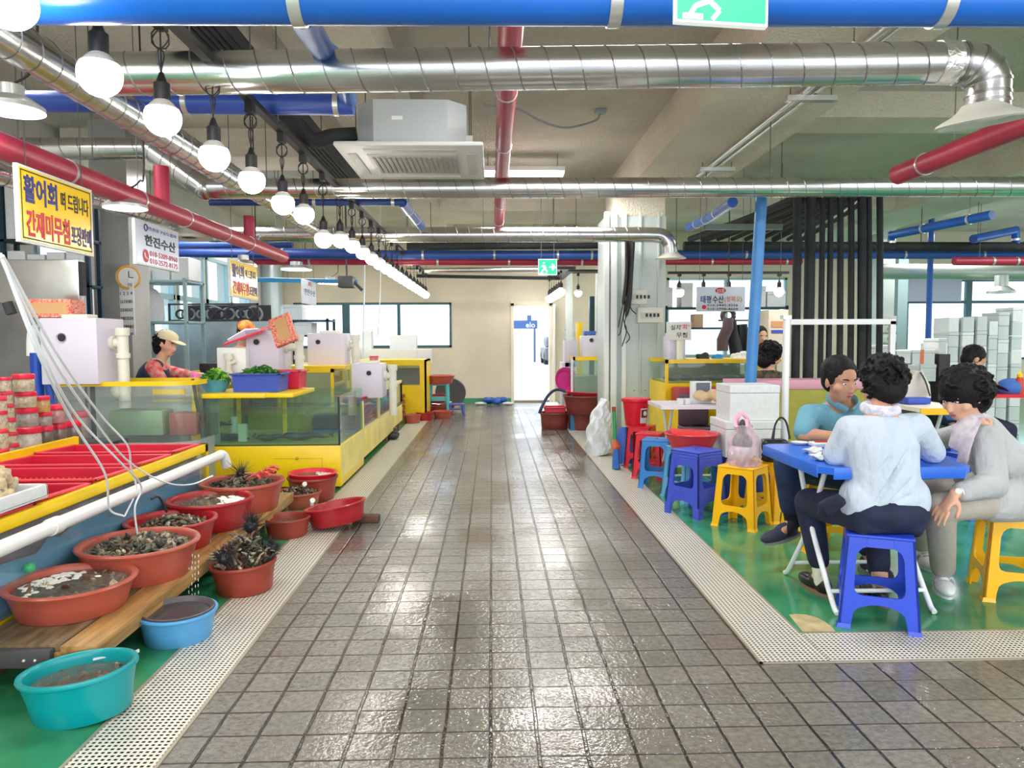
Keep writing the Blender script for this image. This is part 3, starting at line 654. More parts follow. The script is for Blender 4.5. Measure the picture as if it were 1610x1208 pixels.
for i in range(24):
    if i < len(bp_):
        q = P(bp_[i][0], bp_[i][1], X=XB); y, z, w_ = q.y, q.z, bp_[i][2]
    else: y, z, w_ = q.y+.50*(i-len(bp_)+1), 2.075, i % 2
    bulb(XB, y, z, RZ, glw if w_ else gl, 'glowing globe bulb of the string over the left stalls, %s from the camera' % ORD[i], 'globe bulbs over the left stalls', loop=i < 16)
# second short string near the door
for i in range(6):
    q = P(864+i*3.6, 470-i*2.2, Y=14.2-i*.35); bulb(q.x, q.y, q.z, 2.43, gl, 'glowing bulb in the short cluster above the door, %s from the back wall' % ORD[i].replace('nearest', 'first'), 'bulbs above the door', .075, False)
for px, py, Y, lab in ((909, 461, 11.5, 'warm globe bulb hanging alone between the door and the grey column'), (948, 461, 11.2, 'warm globe bulb close to the left edge of the grey column'), (1068, 460, 9.0, 'globe bulb left of the numbered white sign'), (1106, 459, 9.0, 'globe bulb in front of the numbered white sign, over its left half'), (1146, 459, 9.0, 'globe bulb in front of the numbered white sign, over its right half'), (1225, 459, 9.0, 'globe bulb just left of the upright black pipes'), (1262, 371, 8.0, 'small bulb glimpsed between the upright black pipes')):
    if py < 400: continue
    q = P(px, py, Y=Y); bulb(q.x, Y, q.z, P(900, 430, Y=Y).z+.01, glw, lab, 'bulbs over the right stalls', .058, False)
# power tracks for the two right-hand groups
b = MB(); a = P(1050, 431, Y=9.0); c = P(1240, 431, Y=9.0); b.box((a.x, 8.98, a.z), (c.x, 9.02, a.z+.03)); t_ = solo('busbar_track', b, blackpl, 'dark power track carrying the bulbs before the right back window', 'track'); rod(a.x+.1, 9, a.z+.02, t_); rod(c.x-.1, 9, a.z+.02, t_)
b = MB(); a = P(893, 428, Y=11.3); c = P(965, 428, Y=11.3); b.box((a.x, 11.2, a.z), (c.x, 11.52, a.z+.03)); t_ = solo('busbar_track', b, blackpl, 'short dark track above the two lone bulbs left of the grey column', 'track'); rod(a.x+.1, 11.3, a.z+.02, t_)
b = MB(); a = P(862, 437, Y=14.2); b.box((a.x-.02, 12.2, 2.42), (a.x+.3, 14.4, 2.47)); t_ = solo('busbar_track', b, blackpl, 'short dark track above the door carrying the bulb cluster', 'track'); rod(a.x+.1, 13.3, 2.46, t_)
# high-bay disc lamps
disc = mat('led_disc', (1, 1, 1), .4, emit=(1, .99, .96), estr=14)
def highbay(px, py, Y, r, lab, X=None):
    q = P(px, py, Y=Y); t = thing('highbay_lamp', lab, 'ceiling lamp', q, 'disc lamps over the stalls'); b = MB()
    b.lathe([(.001, 0), (r*.96, 0), (r*.96, .004), (.001, .006)], q, 32); obj('diffuser', b, disc, t)
    b = MB(); b.lathe([(r, -.004), (r, .015), (r*.6, .05), (r*.4, .055), (r*.4, .10), (.001, .10)], q, 32); obj('housing', b, clamp_m, t)
    b = MB(); b.tube(bez([q+Vector((0, 0, .1)), q+Vector((.09, 0, .16)), q+Vector((.12, 0, .28)), Vector((q.x+.12, q.y, CZ))], 6), .006, 6); obj('cable', b, blackpl, t)
highbay(197, 327, 4.6, .125, 'bright disc lamp hanging from the red pipe right of the large yellow sign')
highbay(383, 418, 7.2, .125, 'bright disc lamp just above the second yellow sign')
highbay(18, 173, 3.2, .125, 'bright disc lamp cut by the left edge below the violet pipe')
highbay(466, 424, 9.8, .2, 'wide disc lamp in front of the back-left corner')
highbay(520, 446, 11.8, .2, 'small far disc lamp under the sky-blue pipe')
# ceiling fluorescent seen behind the red pipe
q = P(822, 272, Y=8.6); t = thing('fluorescent_fitting', 'white fluorescent ceiling tube behind the middle red pipe', 'ceiling lamp', (q.x, 8.6, q.z)); b = MB(); b.box((q.x-.47, 8.53, q.z-.03), (q.x+.47, 8.67, q.z+.01), .01); obj('tube', b, disc, t)
b = MB(); b.box((q.x-.48, 8.52, q.z+.01), (q.x+.48, 8.68, q.z+.06)); obj('housing', b, whitepl, t); rod(q.x-.4, 8.6, q.z+.05, t); rod(q.x+.4, 8.6, q.z+.05, t)
# air conditioner
acz = 2.50; t = thing('air_conditioner', 'white ceiling cassette air conditioner with a slatted grille', 'air conditioner', (-.53, 5.1, acz))
a1, a2, a3, a4 = P(521, 226, Z=acz), P(760, 232, Z=acz), P(760, 284, Z=acz), P(563, 281, Z=acz)
x0, x1, y0, y1 = a1.x, a2.x, (a1.y+a2.y)/2, (a3.y+a4.y)/2
ac_w = mat('ac_white', lin(226, 226, 222), .4); b = MB(); b.box((x0, y0, acz), (x1, y1, acz+.03), .012); obj('panel', b, ac_w, t)
cx, cy = (x0+x1)/2, (y0+y1)/2; hw, hd = .36, .36
b = MB(); k = .12; poly = [(cx-hw+k, cy-hd), (cx+hw-k, cy-hd), (cx+hw, cy-hd+k), (cx+hw, cy+hd-k), (cx+hw-k, cy+hd), (cx-hw+k, cy+hd), (cx-hw, cy+hd-k), (cx-hw, cy-hd+k)]
b.prism(poly, acz+.03, acz+.33); obj('casing', b, mat('ac_casing', lin(196, 202, 204), .3, .35), t, 0)
b = MB(); b.box((cx-.30, cy-.28, acz-.006), (cx+.30, cy+.28, acz+.001), .004); g = obj('grille', b, mat('ac_grille', lin(205, 205, 200), .5), t)
b = MB()
for i in range(17): xx = cx-.27+i*.034; b.box((xx, cy-.22, acz-.014), (xx+.016, cy+.22, acz-.004))
obj('slat', b, mat('ac_slat', lin(160, 160, 156), .5), g, 0)
for i, (qx0, qy0, qx1, qy1) in enumerate(((cx-.3, cy-.42, cx+.3, cy-.36), (cx-.3, cy+.36, cx+.3, cy+.42), (cx-.42, cy-.3, cx-.36, cy+.3), (cx+.36, cy-.3, cx+.42, cy+.3))):
    b = MB(); b.box((qx0, qy0, acz-.008), (qx1, qy1, acz+.001), .003); obj('air_flap', b, MATS['ac_grille'], t)
b = MB(); b.box((cx-.12, cy-hd-.003, acz+.2), (cx-.05, cy-hd, acz+.225)); obj('sticker', b, whitepl, t)
for dx in (-.38, .38):
    for dy in (-.2, .2): rod(cx+dx, cy+dy, acz+.05, t); b = MB(); b.box((cx+dx-.02, cy+dy-.015, acz+.08), (cx+dx+.02, cy+dy+.015, acz+.14)); obj('bracket', b, clamp_m, t)
b = MB(); b.tube(bez([P(447, 178, Y=4.6), P(470, 205, Y=4.75), P(495, 222, Y=4.9), P(520, 215, Y=5.0), P(560, 212, Y=5.05)], 6), .05, 14); solo('insulated_pipe', b, black_p, 'black insulated hose curving into the left side of the air conditioner', 'pipe')
# ceiling junction and grey cable right of the red pipe
a = P(944, 172, Z=CZ); b = MB(); b.box((a.x-.05, a.y-.05, CZ-.04), (a.x+.05, a.y+.05, CZ), .008); b.tube(bez([(a.x, a.y, CZ-.04), P(935, 190, Y=a.y), P(890, 201, Y=a.y-.2), P(850, 190, Y=a.y-.4), P(812, 171, Y=a.y-.5), P(760, 165, Y=a.y-.5)], 6), .010, 8)
solo('ceiling_cable', b, mat('cable_grey', lin(150, 156, 158), .5), 'grey cable drooping from a ceiling box right of the red pipe', 'cable')
# exit signs
green_s = mat('exit_green', lin(0, 168, 120), .4, emit=lin(0, 168, 120), estr=.35); exit_w = mat('exit_white', lin(240, 245, 242), .4, emit=(.9, 1, .95), estr=.35)
def exit_sign(C, R, U, w, h, lab, arrow=True):
    """green pictogram board centred at C"""
    R = Vector(R).normalized(); U = Vector(U).normalized(); N_ = R.cross(U)
    t = thing('exit_sign', lab, 'sign', C)
    def pl(poly, z0, z1, m, name):
        b = MB(); n = len(poly); b.add([C+R*(p[0]*w)+U*(p[1]*h)+N_*z for z in (z0, z1) for p in poly], [tuple(reversed(range(n))), tuple(range(n, 2*n))]+[(i, (i+1) % n, n+(i+1) % n, n+i) for i in range(n)]); return obj(name, b, m, t, 0)
    pl([(-.5, -.5), (.5, -.5), (.5, .5), (-.5, .5)], -.02, .0, exit_w, 'case'); pl([(-.475, -.46), (.475, -.46), (.475, .46), (-.475, .46)], 0, .001, green_s, 'face')
    b = MB()
    def bar(x0, y0, x1, y1, wd):
        a, c = Vector((x0*w, y0*h)), Vector((x1*w, y1*h)); d = (c-a).normalized(); n = Vector((-d.y, d.x))*wd*h/2
        b.add([C+R*q.x+U*q.y+N_*.0015 for q in (a-n, c-n, c+n, a+n)], [(0, 1, 2, 3)])
    bar(-.22, .08, -.12, -.14, .15); bar(-.12, -.12, -.28, -.22, .09); bar(-.28, -.22, -.34, -.38, .08); bar(-.12, -.14, -.02, -.28, .09); bar(-.02, -.28, -.1, -.44, .08)
    bar(-.22, .1, -.36, .02, .07); bar(-.2, .1, -.08, -.02, .07); bar(-.42, -.4, -.2, -.4, .1); b.add([C+R*((-.2+.045*math.cos(a))*w)+U*((.26)*h+.045*w*math.sin(a))+N_*.0015 for a in [2*PI*k/14 for k in range(14)]], [tuple(range(14))])
    if arrow: bar(.08, 0, .38, 0, .1); bar(.24, .2, .4, -.02, .1); bar(.24, -.2, .4, .02, .1)
    obj('pictogram', b, exit_w, t, 0); return t
C = P(861, 420, Y=9.3); exit_sign(C, (1, 0, 0), (0, 0, 1), .235, .20, 'green running-man exit sign with a right arrow above the aisle')
t_ = [o for o in bpy.data.objects if o.name == 'exit_sign'][0]; rod(C.x-.08, 9.31, C.z+.09, t_); rod(C.x+.08, 9.31, C.z+.09, t_)

lb, rb_ = P(1061, 33, Y=1.78), P(1207, 42, Y=1.78); R_ = (rb_-lb); w_ = R_.length; Cc = (lb+rb_)/2+Vector((0, 0, .068)); t = exit_sign(Cc, R_, (0, 0, 1), w_, .136, 'green exit sign cut off by the top edge in front of the thick blue pipe', False)
rod(Cc.x-.08, 1.78, Cc.z+.06, t); rod(Cc.x+.08, 1.78, Cc.z+.06, t)
# ================================================================ LEFT STALLS
yel = mat('yellow_paint', lin(246, 206, 12), 0.32, noise=0.08, nscale=4)
yel_pale = mat('pale_yellow_board', lin(240, 222, 120), 0.4, noise=0.12, nscale=5)
clear = glass('tank_glass', (0.90, 0.97, 0.95), 0.16)
clear2 = glass('acrylic', (0.94, 0.97, 0.97), 0.14, .1)
water_m = glass('tank_water', (0.72, 0.88, 0.84), 0.12, .05)
red_b = mat('red_basket', lin(206, 20, 56), 0.4, noise=.1, nscale=6)
foam_w = mat('white_foam', lin(216, 219, 220), 0.7, noise=.05, nscale=30, bump=.15, bscale=220, bdist=.002)
blue_lin = mat('blue_tank_liner', lin(28, 110, 160), .5, noise=.2, nscale=4)
olive = mat('olive_tank_back', lin(142, 148, 52), .6, noise=.2, nscale=3)
pvc = mat('pvc_cream', lin(222, 220, 204), .35)
pvcw = mat('pvc_white', lin(238, 238, 234), .3)
purple_pl = mat('white_filter_case', lin(214, 208, 222), .35)
dark = mat('dark_interior', lin(40, 38, 44), .6)
def ngon_box(b, lo, hi, bev=.004): b.box(lo, hi, bev)
# ---- tubs
def tub_mb(r, h, base=.74, th=.006, lip=.02, sy=1.0):
    b = MB(); rb = r*base
    b.lathe([(.001, .004), (rb*.97, .004), (rb, .0), (rb+.004, .004), (rb+(r*.94-rb)*.55, h*.45), (r*.955, h*.86), (r*.965, h*.885), (r*1.0, h*.90), (r*1.012, h*.95), (r*.995, h*.995), (r*.95, h), (r*.905, h*.985), (r*.885, h*.94), (r*.875, h*.86), (rb+(r*.88-rb)*.55-.004, h*.45), (rb-.008, .02), (.001, .014)], (0, 0, 0), 48, 1, sy)
    return b
def tub(px0, px1, pyr, zb, h, m, label, name='tub', cat='tub', tilt=(0, 0), fill=None, fz=.72, base=.80, sy=1.0, group=None, fl=None, rscale=.94, rz=0):
    zr = zb+h; c = P((px0+px1)/2, pyr, Z=zr); dist = (c-Vector((0, 0, CH))).dot(CF); r = (px1-px0)/2/F_PX*dist*rscale
    t = thing(name, label, cat, (c.x, c.y, zb), group, rot=(tilt[0], tilt[1], rz)); obj('shell', tub_mb(r, h, base, sy=sy), m, t, 50, local=True)
    if fill: heap(t, r*.88*(base+(1-base)*fz), h*fz, fill, fl, zb, (tilt[0], tilt[1], rz), sy)
    return t, r
def blob(b, c, r, rnd, seg=7, rings=5, flat=(1, 1, .6)):
    M = Euler((rnd.uniform(-1, 1), rnd.uniform(-1, 1), rnd.uniform(0, 6.3))).to_matrix().to_4x4()
    n0 = len(b.v); b.ball(c, (r*flat[0]*rnd.uniform(.6, 1.5), r*flat[1]*rnd.uniform(.5, 1.2), r*flat[2]*rnd.uniform(.6, 1.3)), seg, rings, M); c = Vector(c); b.v[n0:] = [c+(v-c)*rnd.uniform(.82, 1.16) for v in b.v[n0:]]
shell_ms = lambda: [mat('shell_grey', lin(104, 104, 84), .4, noise=.6, nscale=60), mat('shell_brown', lin(112, 76, 56), .4, noise=.6, nscale=50), mat('shell_pale', lin(176, 162, 136), .4, noise=.5, nscale=60), mat('shell_dark', lin(46, 46, 38), .4, noise=.6, nscale=40), mat('froth', lin(232, 230, 222), .5)]
def heap(t, r, z, kind, label, zb, rot, sy):
    rnd = random.Random(hash(label) & 255 if False else sum(map(ord, label))); b = MB(); loc = t.location
    def pt(rr, a, zz): return Vector((rr*math.cos(a), rr*math.sin(a)*sy, zz))
    R = Euler(rot).to_matrix().to_4x4()
    w = MB(); w.lathe([(.001, z), (r*1.0, z)], (0, 0, 0), 40, 1, sy)
    ms = shell_ms()
    if kind in ('shells', 'clams', 'oysters', 'crabs', 'urchins', 'foam', 'brown', 'squid'):
        n = {'shells': 420, 'clams': 120, 'oysters': 260, 'crabs': 260, 'urchins': 260, 'foam': 160, 'brown': 130, 'squid': 60}[kind]
        for i in range(n):
            a = rnd.uniform(0, 2*PI); rr = r*.93*math.sqrt(rnd.random()); d = rr/r
            dome = {'shells': .035, 'clams': -.006, 'oysters': .055, 'crabs': .14, 'urchins': .045, 'foam': -.004, 'brown': -.008, 'squid': .0}[kind]
            zz = z-.012+dome*(1-d*d)+rnd.uniform(-.012, .008)
            b.cur = rnd.choice({'shells': [0, 0, 1, 3, 3, 0, 2], 'clams': [1, 1, 1, 2, 0], 'oysters': [0, 0, 1, 2, 3], 'crabs': [2, 2, 3, 0, 1, 3], 'urchins': [3, 3, 0, 0, 1], 'foam': [2, 2, 1, 0], 'brown': [1, 1, 3, 0, 2], 'squid': [2]}[kind])
            c = pt(rr, a, zz)
            if kind == 'crabs' and rnd.random() < .5:
                d2 = Vector((rnd.uniform(-1, 1), rnd.uniform(-1, 1), rnd.uniform(.1, .9))).normalized()*rnd.uniform(.04, .09); b.tube([c, c+d2*.6+Vector((0, 0, .012)), c+d2], [.008, .006, .003], 5)
            else: blob(b, c, r*rnd.uniform(.04, .08)*(1.6 if kind in ('clams', 'crabs') else 1.1), rnd, flat=(1.2, .9, .45))
        if kind in ('clams', 'foam'):
            for i in range(90): b.cur = 4; a = (2.7 if kind == 'clams' else .3)+rnd.gauss(0, .5); rr = r*rnd.uniform(.35, .9); b.ball(pt(rr, a, z+.001), (r*rnd.uniform(.04, .10), r*rnd.uniform(.03, .08), .004), 9, 4)
        b.cur = 0
    b.xform(R); b.v = [v+loc for v in b.v]
    o = obj('seafood', b, ms, None, 60); tag(o, label, 'seafood', kind='stuff')
    obj('water', w, glass('tub_water', (.62, .60, .52), .22, .04), t, 0, local=True)
    return o
terra = mat('terracotta_plastic', lin(178, 84, 66), .35, noise=.12, nscale=6)
dred = mat('dark_red_plastic', lin(172, 34, 42), .3, noise=.1, nscale=6)
brownred = mat('brown_red_plastic', lin(150, 58, 44), .4, noise=.15, nscale=6)
BZ0 = .165
tub(13, 212, 910, BZ0, .125, terra, 'terracotta tub of flat shellfish and white froth at the near end of the bench', fill='clams', fl='brownish shellfish under froth in the nearest bench tub', fz=.80)
tub(124, 313, 850, BZ0, .165, terra, 'terracotta tub heaped with grey shells, second along the wooden bench', fill='shells', fl='grey whelks and shells heaped in the second bench tub', fz=.84)
tub(197, 342, 815, BZ0, .15, dred, 'dark red tub half hidden behind the shell tub, third along the bench', fill='oysters', fl='rough oysters in the third bench tub under a black hose end', fz=.72)
tub(261, 400, 782, BZ0, .175, dred, 'dark red tub of foaming water, fourth along the bench', fill='foam', fl='small shellfish under foaming water in the fourth bench tub', fz=.84)
tub(312, 449, 755, BZ0, .19, terra, 'terracotta tub with spiky urchins and red shrimps at the far end of the bench', fill='urchins', fl='greenish shells and urchins in the farthest bench tub', fz=.84)
tub(35, 223, 1048, 0, .16, mat('teal_plastic', lin(0, 150, 155), .3), 'teal oval tub with brown shellfish on the green floor', fill='brown', fl='brown shellfish lying in the teal tub', fz=.74, tilt=(0, -.09), sy=.80, base=.8)
tb_, r_ = tub(217, 342, 958, 0, .125, mat('sky_blue_plastic', lin(86, 160, 214), .35), 'sky blue basin with a grey pan set inside, under the bench edge')
b = MB(); b.lathe([(r_*.6, .02), (r_*.78, .08), (r_*.90, .118), (r_*.93, .130), (r_*.90, .134), (r_*.85, .128), (r_*.7, .06), (.001, .04)], (0, 0, 0), 36); obj('inner_pan', b, mat('grey_pan', lin(88, 84, 88), .4), tb_, 50, local=True)
q = tb_.location; w = MB(); w.lathe([(.001, .112), (r_*.83, .112)], (0, 0, 0), 36); obj('water', w, glass('dark_water', (.25, .22, .24), .35, .05), tb_, 0, local=True)
tub(331, 438, 882, 0, .15, brownred, 'brown-red tub on the green floor piled high with crabs', fill='crabs', fl='tangled pile of pale and dark crabs rising from the floor tub', fz=.86, tilt=(0, -.05))
tub(413, 490, 812, 0, .125, brownred, 'small brown tub with water dripping into it beside the drain grate', fill='brown', fl='shellfish in the small brown tub under the dripping water', fz=.66)
tub(479, 583, 792, .03, .13, dred, 'red tub tilted on a wooden block over the drain grate', fill='foam', fl='pale shellfish in the tilted red tub', fz=.6, tilt=(-.05, -.17))
b = MB(); q = P(560, 822, Z=0); b.box((q.x-.03, q.y-.03, 0), (q.x+.16, q.y+.07, .05), .012); solo('wood_block', b, mat('dark_wood', lin(92, 58, 44), .7, noise=.4, nscale=12), 'dark wooden block propping up the tilted red tub', 'block')
tub(430, 507, 772, 0, .12, terra, 'terracotta tub of green shells with a white tap head behind the tilted tub', fill='oysters', fl='greenish shells in the tub with the white tap head', fz=.84)
tub(450, 533, 748, 0, .19, brownred, 'deep brown tub in front of the yellow tank base')
t_, r_ = tub(451, 532, 742, .15, .07, mat('bright_red_plastic', lin(226, 40, 62), .35), 'bright red shallow basin nested in the deep brown tub', fill='foam', fl='small shellfish in the bright red basin', fz=.6)
tub(410, 447, 738, 0, .17, brownred, 'small brown tub by the white pipe elbow in front of the yellow tank base', fill='shells', fl='green shells in the small brown tub by the yellow tank base', fz=.86)
tub(345, 425, 735, 0, .15, mat('pink_plastic', lin(200, 30, 80), .35), 'pink basin with a blue and white rim behind the urchin tub', fz=.6)
for (p0, p1, py, zb, h, m, lab) in ((667, 716, 590, P(690, 603, Y=12.4).z, .14, terra, 'terracotta tub lined with a white bag on top of the teal step stool'), (662, 705, 621, .19, .13, dred, 'red tub in the middle of the tub pile by the back wall'), (650, 690, 637, .04, .12, dred, 'red tub with a white rag, left in the tub pile by the back wall'), (676, 716, 638, .02, .12, terra, 'terracotta tub with a white rag at the right of the tub pile'), (634, 662, 652, 0, .13, terra, 'front left terracotta tub of the tub pile holding white foam'), (654, 682, 648, 0, .13, dred, 'front middle dark red tub of the tub pile'), (680, 711, 646, 0, .12, terra, 'front right terracotta tub of the tub pile beside the small blue stool')):
    tub(p0, p1, py, zb, h, m, lab, group='tubs by the back wall', rscale=.98)
for (px, py, zb, lab) in ((675, 630, .16, 'white rag draped over the left of the tub pile'), (650, 645, .13, 'white rag over the front left tub of the pile'), (700, 633, .15, 'white rag over the right of the tub pile')):
    c = P(px, py, Z=zb); b = MB(); rnd = random.Random(px)
    for i in range(6): b.ball(c+Vector((rnd.uniform(-.12, .12), rnd.uniform(-.1, .1), 0)), (.08, .06, .018), 10, 5)
    solo('rag', remesh(b, .012, 3), foam_w, lab, 'rag', smooth=60)
c = P(691, 600, Y=12.6)
def step_stool(c, w, h, m, lab):
    t = thing('step_stool', lab, 'stool', (c.x, c.y, 0)); b = MB(); b.box((-w/2, -w*.4, h-.03), (w/2, w*.4, h), .01); obj('seat', b, m, t, local=True)
    for sx in (-1, 1):
        for sy in (-1, 1): b = MB(); b.tube([(sx*w*.44, sy*w*.34, h-.02), (sx*w*.5, sy*w*.4, 0)], [.03, .022], 8); obj('leg', b, m, t, local=True)
    b = MB(); b.box((-w*.46, -w*.38, h*.45), (w*.46, -w*.33, h*.6), .004); obj('stretcher', b, m, t, local=True)
    return t
step_stool(Vector((c.x, 12.4, 0)), .32, P(690, 603, Y=12.4).z, mat('teal_stool_plastic', lin(90, 190, 200), .4), 'teal step stool carrying a terracotta tub by the back wall')
c = P(718, 652, Z=0); step_stool(c, .24, .19, mat('lavender_blue', lin(88, 96, 170), .4), 'small low blue stool at the right end of the tub pile')
c = P(708, 633, Y=13.3); b = MB(); b.lathe([(.001, .02), (.16, .02), (.27, .0), (.28, .02), (.26, .05), (.14, .05), (.001, .06)], (0, 0, 0), 32); b.xform(Matrix.Rotation(math.radians(-75), 4, 'X')); b.v = [v+Vector((c.x, 13.4, .30)) for v in b.v]; solo('fan_guard', b, mat('grey_rubber', lin(96, 98, 100), .6), 'round grey lid leaning behind the teal step stool', 'lid')
c = P(779, 632, Y=14.2); b = MB(); rnd = random.Random(5)
for i in range(8): b.ball((c.x+rnd.uniform(-.18, .18), 14.2+rnd.uniform(-.08, .08), .06+rnd.uniform(0, .04)), (.09, .06, .06), 10, 6)
solo('plastic_sheet', remesh(b, .02, 2), mat('crumpled_blue', lin(36, 84, 170), .4), 'crumpled blue sheet lying at the foot of the back wall', 'sheet', smooth=60)
for px, lab in ((756, 'pale slipper left of the crumpled blue sheet'), (799, 'pale slipper right of the crumpled blue sheet')):
    c = P(px, 637, Z=0); b = MB(); b.ball((c.x, c.y, .03), (.12, .05, .03), 14, 8); solo('slipper', b, foam_w, lab, 'slipper')
# ---- extras in the tubs: float ball, urchins, shrimp, tap heads, rag
c = P(46, 893, Z=.33); b = MB(); b.ball(c, .023, 18, 12); solo('float_ball', b, mat('green_black_float', lin(60, 170, 110), .4), 'small green float ball bobbing in the nearest bench tub', 'float')
rnd = random.Random(11)
for (px, py, z, rr, n, lab, long) in ((378, 745, .37, .035, 260, 'black long-spined sea urchin standing up in the farthest bench tub', .12), (395, 828, .22, .05, 420, 'dark spiny sea urchin at the back of the crab pile', .09), (352, 878, .20, .04, 300, 'dark spiny sea urchin at the left of the crab pile', .06), (428, 862, .19, .035, 260, 'dark spiny sea urchin at the right of the crab pile', .05)):
    c = P(px, py, Z=z); b = MB(); b.ball(c, rr*.8, 12, 8)
    for i in range(n//2):
        d = Vector((rnd.gauss(0, 1), rnd.gauss(0, 1), rnd.gauss(.5, 1))).normalized(); L = rr+long*rnd.uniform(.3, .75 if i % 5 else 1); b.tube([c+d*rr*.6, c+d*L], [.0016, .0004], 3)
    solo('sea_urchin', b, mat('urchin_black', lin(34, 32, 38), .5), lab, 'sea urchin', 'sea urchins in the tubs', 0)
for k in range(5):
    c = P(396+k*5, 752-k*3+rnd.uniform(-4, 4), Z=.375+k*.006); b = MB()
    pts = [c+Vector((.05*math.cos(a)+.01*k, .03*math.sin(a), .02*math.sin(a*1.3))) for a in [i/8*2.6 for i in range(9)]]; b.tube(pts, [.004, .008, .010, .010, .009, .008, .006, .004, .002], 8)
    for j in range(6): b.tube([pts[j+1], pts[j+1]+Vector((rnd.uniform(-.03, .03), -.02, -.01)), pts[j+1]+Vector((rnd.uniform(-.05, .05), -.03, .02))], .0014, 4)
    solo('shrimp', b, mat('shrimp_red', lin(206, 60, 58), .35), 'red shrimp curled among the shells of the farthest bench tub, %s from the left' % ORD[k].replace('nearest', 'first'), 'shrimp', 'red shrimps in the farthest bench tub')
for px, py, z, lab in ((477, 763, .16, 'white tap head sticking up in the terracotta tub of green shells'), (489, 789, .15, 'white tap head on the rim of the tilted red tub')):
    c = P(px, py, Z=z); b = MB(); b.tube([c+Vector((0, .03, -.05)), c+Vector((0, .01, .005)), c+Vector((.015, -.015, .012))], [.012, .014, .018], 12); solo('tap_head', b, pvcw, lab, 'tap')
c = P(192, 1036, Z=.125); b = MB(); b.tube(bez([c+Vector((-.10, .0, 0)), c+Vector((-.04, .01, .008)), c+Vector((0, .01, .0)), c+Vector((.05, .02, .02))], 5), [(.012, .006)]*16, 8); solo('wet_rag', b, foam_w, 'wet white rag strip hanging inside the teal tub', 'rag', smooth=60)
# ---- wooden bench
wood_l = mat('new_plank', lin(178, 136, 80), .45, noise=.35, nscale=3, stretch=(12, 1.2, 12), bump=.15, bscale=20)
wood_d = mat('weathered_wood', lin(122, 100, 70), .55, noise=.5, nscale=4, stretch=(8, 1.5, 8), bump=.3, bscale=20)
BX0, BX1, BY0, BY1 = -1.93, -1.45, 2.66, 5.35
t = thing('wooden_bench', 'long low wooden bench carrying the row of tubs in front of the near tank', 'bench', ((BX0+BX1)/2, (BY0+BY1)/2, 0))
b = MB(); b.box((BX1-.13, BY0, BZ0-.028), (BX1, BY1, BZ0), .003); obj('plank', b, wood_l, t, label='pale new front plank')
b = MB(); b.box((BX0, BY0+.02, BZ0-.03), (BX1-.14, BY1, BZ0-.002), .003); obj('plank', b, wood_d, t)
b = MB(); b.box((BX1-.16, BY0+.01, BZ0-.10), (BX1-.002, BY0+.05, BZ0-.028), .002); b.box((BX1-.03, BY0+.05, BZ0-.065), (BX1-.004, BY1, BZ0-.028)); obj('rail', b, wood_l, t)
b = MB(); b.box((BX0-.02, BY0-.015, BZ0-.075), (BX1-.16, BY0+.02, BZ0-.012), .002); obj('end_rail', b, mat('dark_painted_wood', lin(70, 68, 72), .6), t, label='dark painted end rail')
for px_ in (-1.86, -1.80, -1.70, -1.66): b = MB(); b.ball((px_, BY0-.017, BZ0-.045), .007, 8, 5); obj('bolt', b, clamp_m, t)
for yy in (BY0+.08, 3.35, 3.95, 4.6, 5.25):
    for x0_, x1_ in ((BX1-.075, BX1-.035), (BX1-.30, BX1-.20), (BX0, BX0+.05)): b = MB(); b.box((x0_, yy, 0), (x1_, yy+.07, BZ0-.03), .002); obj('leg', b, wood_d, t)
b = MB(); q = P(6, 985, X=-1.97); b.box((-2.02, 2.35, 0), (-1.96, 2.42, .30)); b.box((-2.05, 1.9, 0.2), (-1.97, 2.42, .27)); solo('timber_batten', b, mat('pale_batten', lin(206, 186, 140), .6, noise=.2, nscale=6), 'pale timber batten leaning at the left edge in front of the yellow tank base', 'batten')
# ---- near tank with red baskets
TX0, TX1, TY0, TY1, TZ = -2.86, -1.955, 1.2, 5.08, .568
t = thing('seafood_tank', 'long low yellow-rimmed glass tank full of red baskets behind the bench', 'fish tank', ((TX0+TX1)/2, (TY0+TY1)/2, 0))
b = MB(); b.box((TX0, TY0, .0), (TX1, TY1, .16)); obj('base', b, yel, t)
b = MB()
for q in ((TX1-.05, TY0, TX1, TY1), (TX0, TY0, TX0+.04, TY1), (TX0, TY1-.05, TX1, TY1), (TX0, TY0, TX1, TY0+.05)): b.box((q[0], q[1], TZ-.055), (q[2], q[3], TZ), .003)
b.box((TX1-.035, TY1-.035, .16), (TX1, TY1, TZ-.05)); b.box((TX0, TY1-.03, .16), (TX0+.03, TY1, TZ-.05)); b.box((TX0+.0, 2.95, TZ), (TX0+.03, TY1, TZ+.055)); obj('rim', b, yel, t)
b = MB(); b.box((TX1-.014, TY0+.02, .16), (TX1-.006, TY1-.035, TZ-.055)); b.box((TX0+.03, TY1-.02, .16), (TX1-.035, TY1-.012, TZ-.055)); obj('glass_panel', b, clear, t)
b = MB(); b.box((TX0+.01, TY0+.05, .16), (TX0+.03, TY1-.03, .50)); b.box((TX0+.03, TY0+.05, .16), (TX1-.02, TY1-.03, .18))
yy = TY0+.05; pts = []; rnd = random.Random(4)
obj('liner', b, blue_lin, t)
b = MB(); n = 44
poly = [(TY0+.06, .17)]+[(TY0+.06+(TY1-TY0-.16)*i/n, .42+.03*math.sin(i*.45)+rnd.uniform(-.012, .012)-(.05 if 14 < i < 24 else 0)) for i in range(n+1)]+[(TY1-.08, .17)]
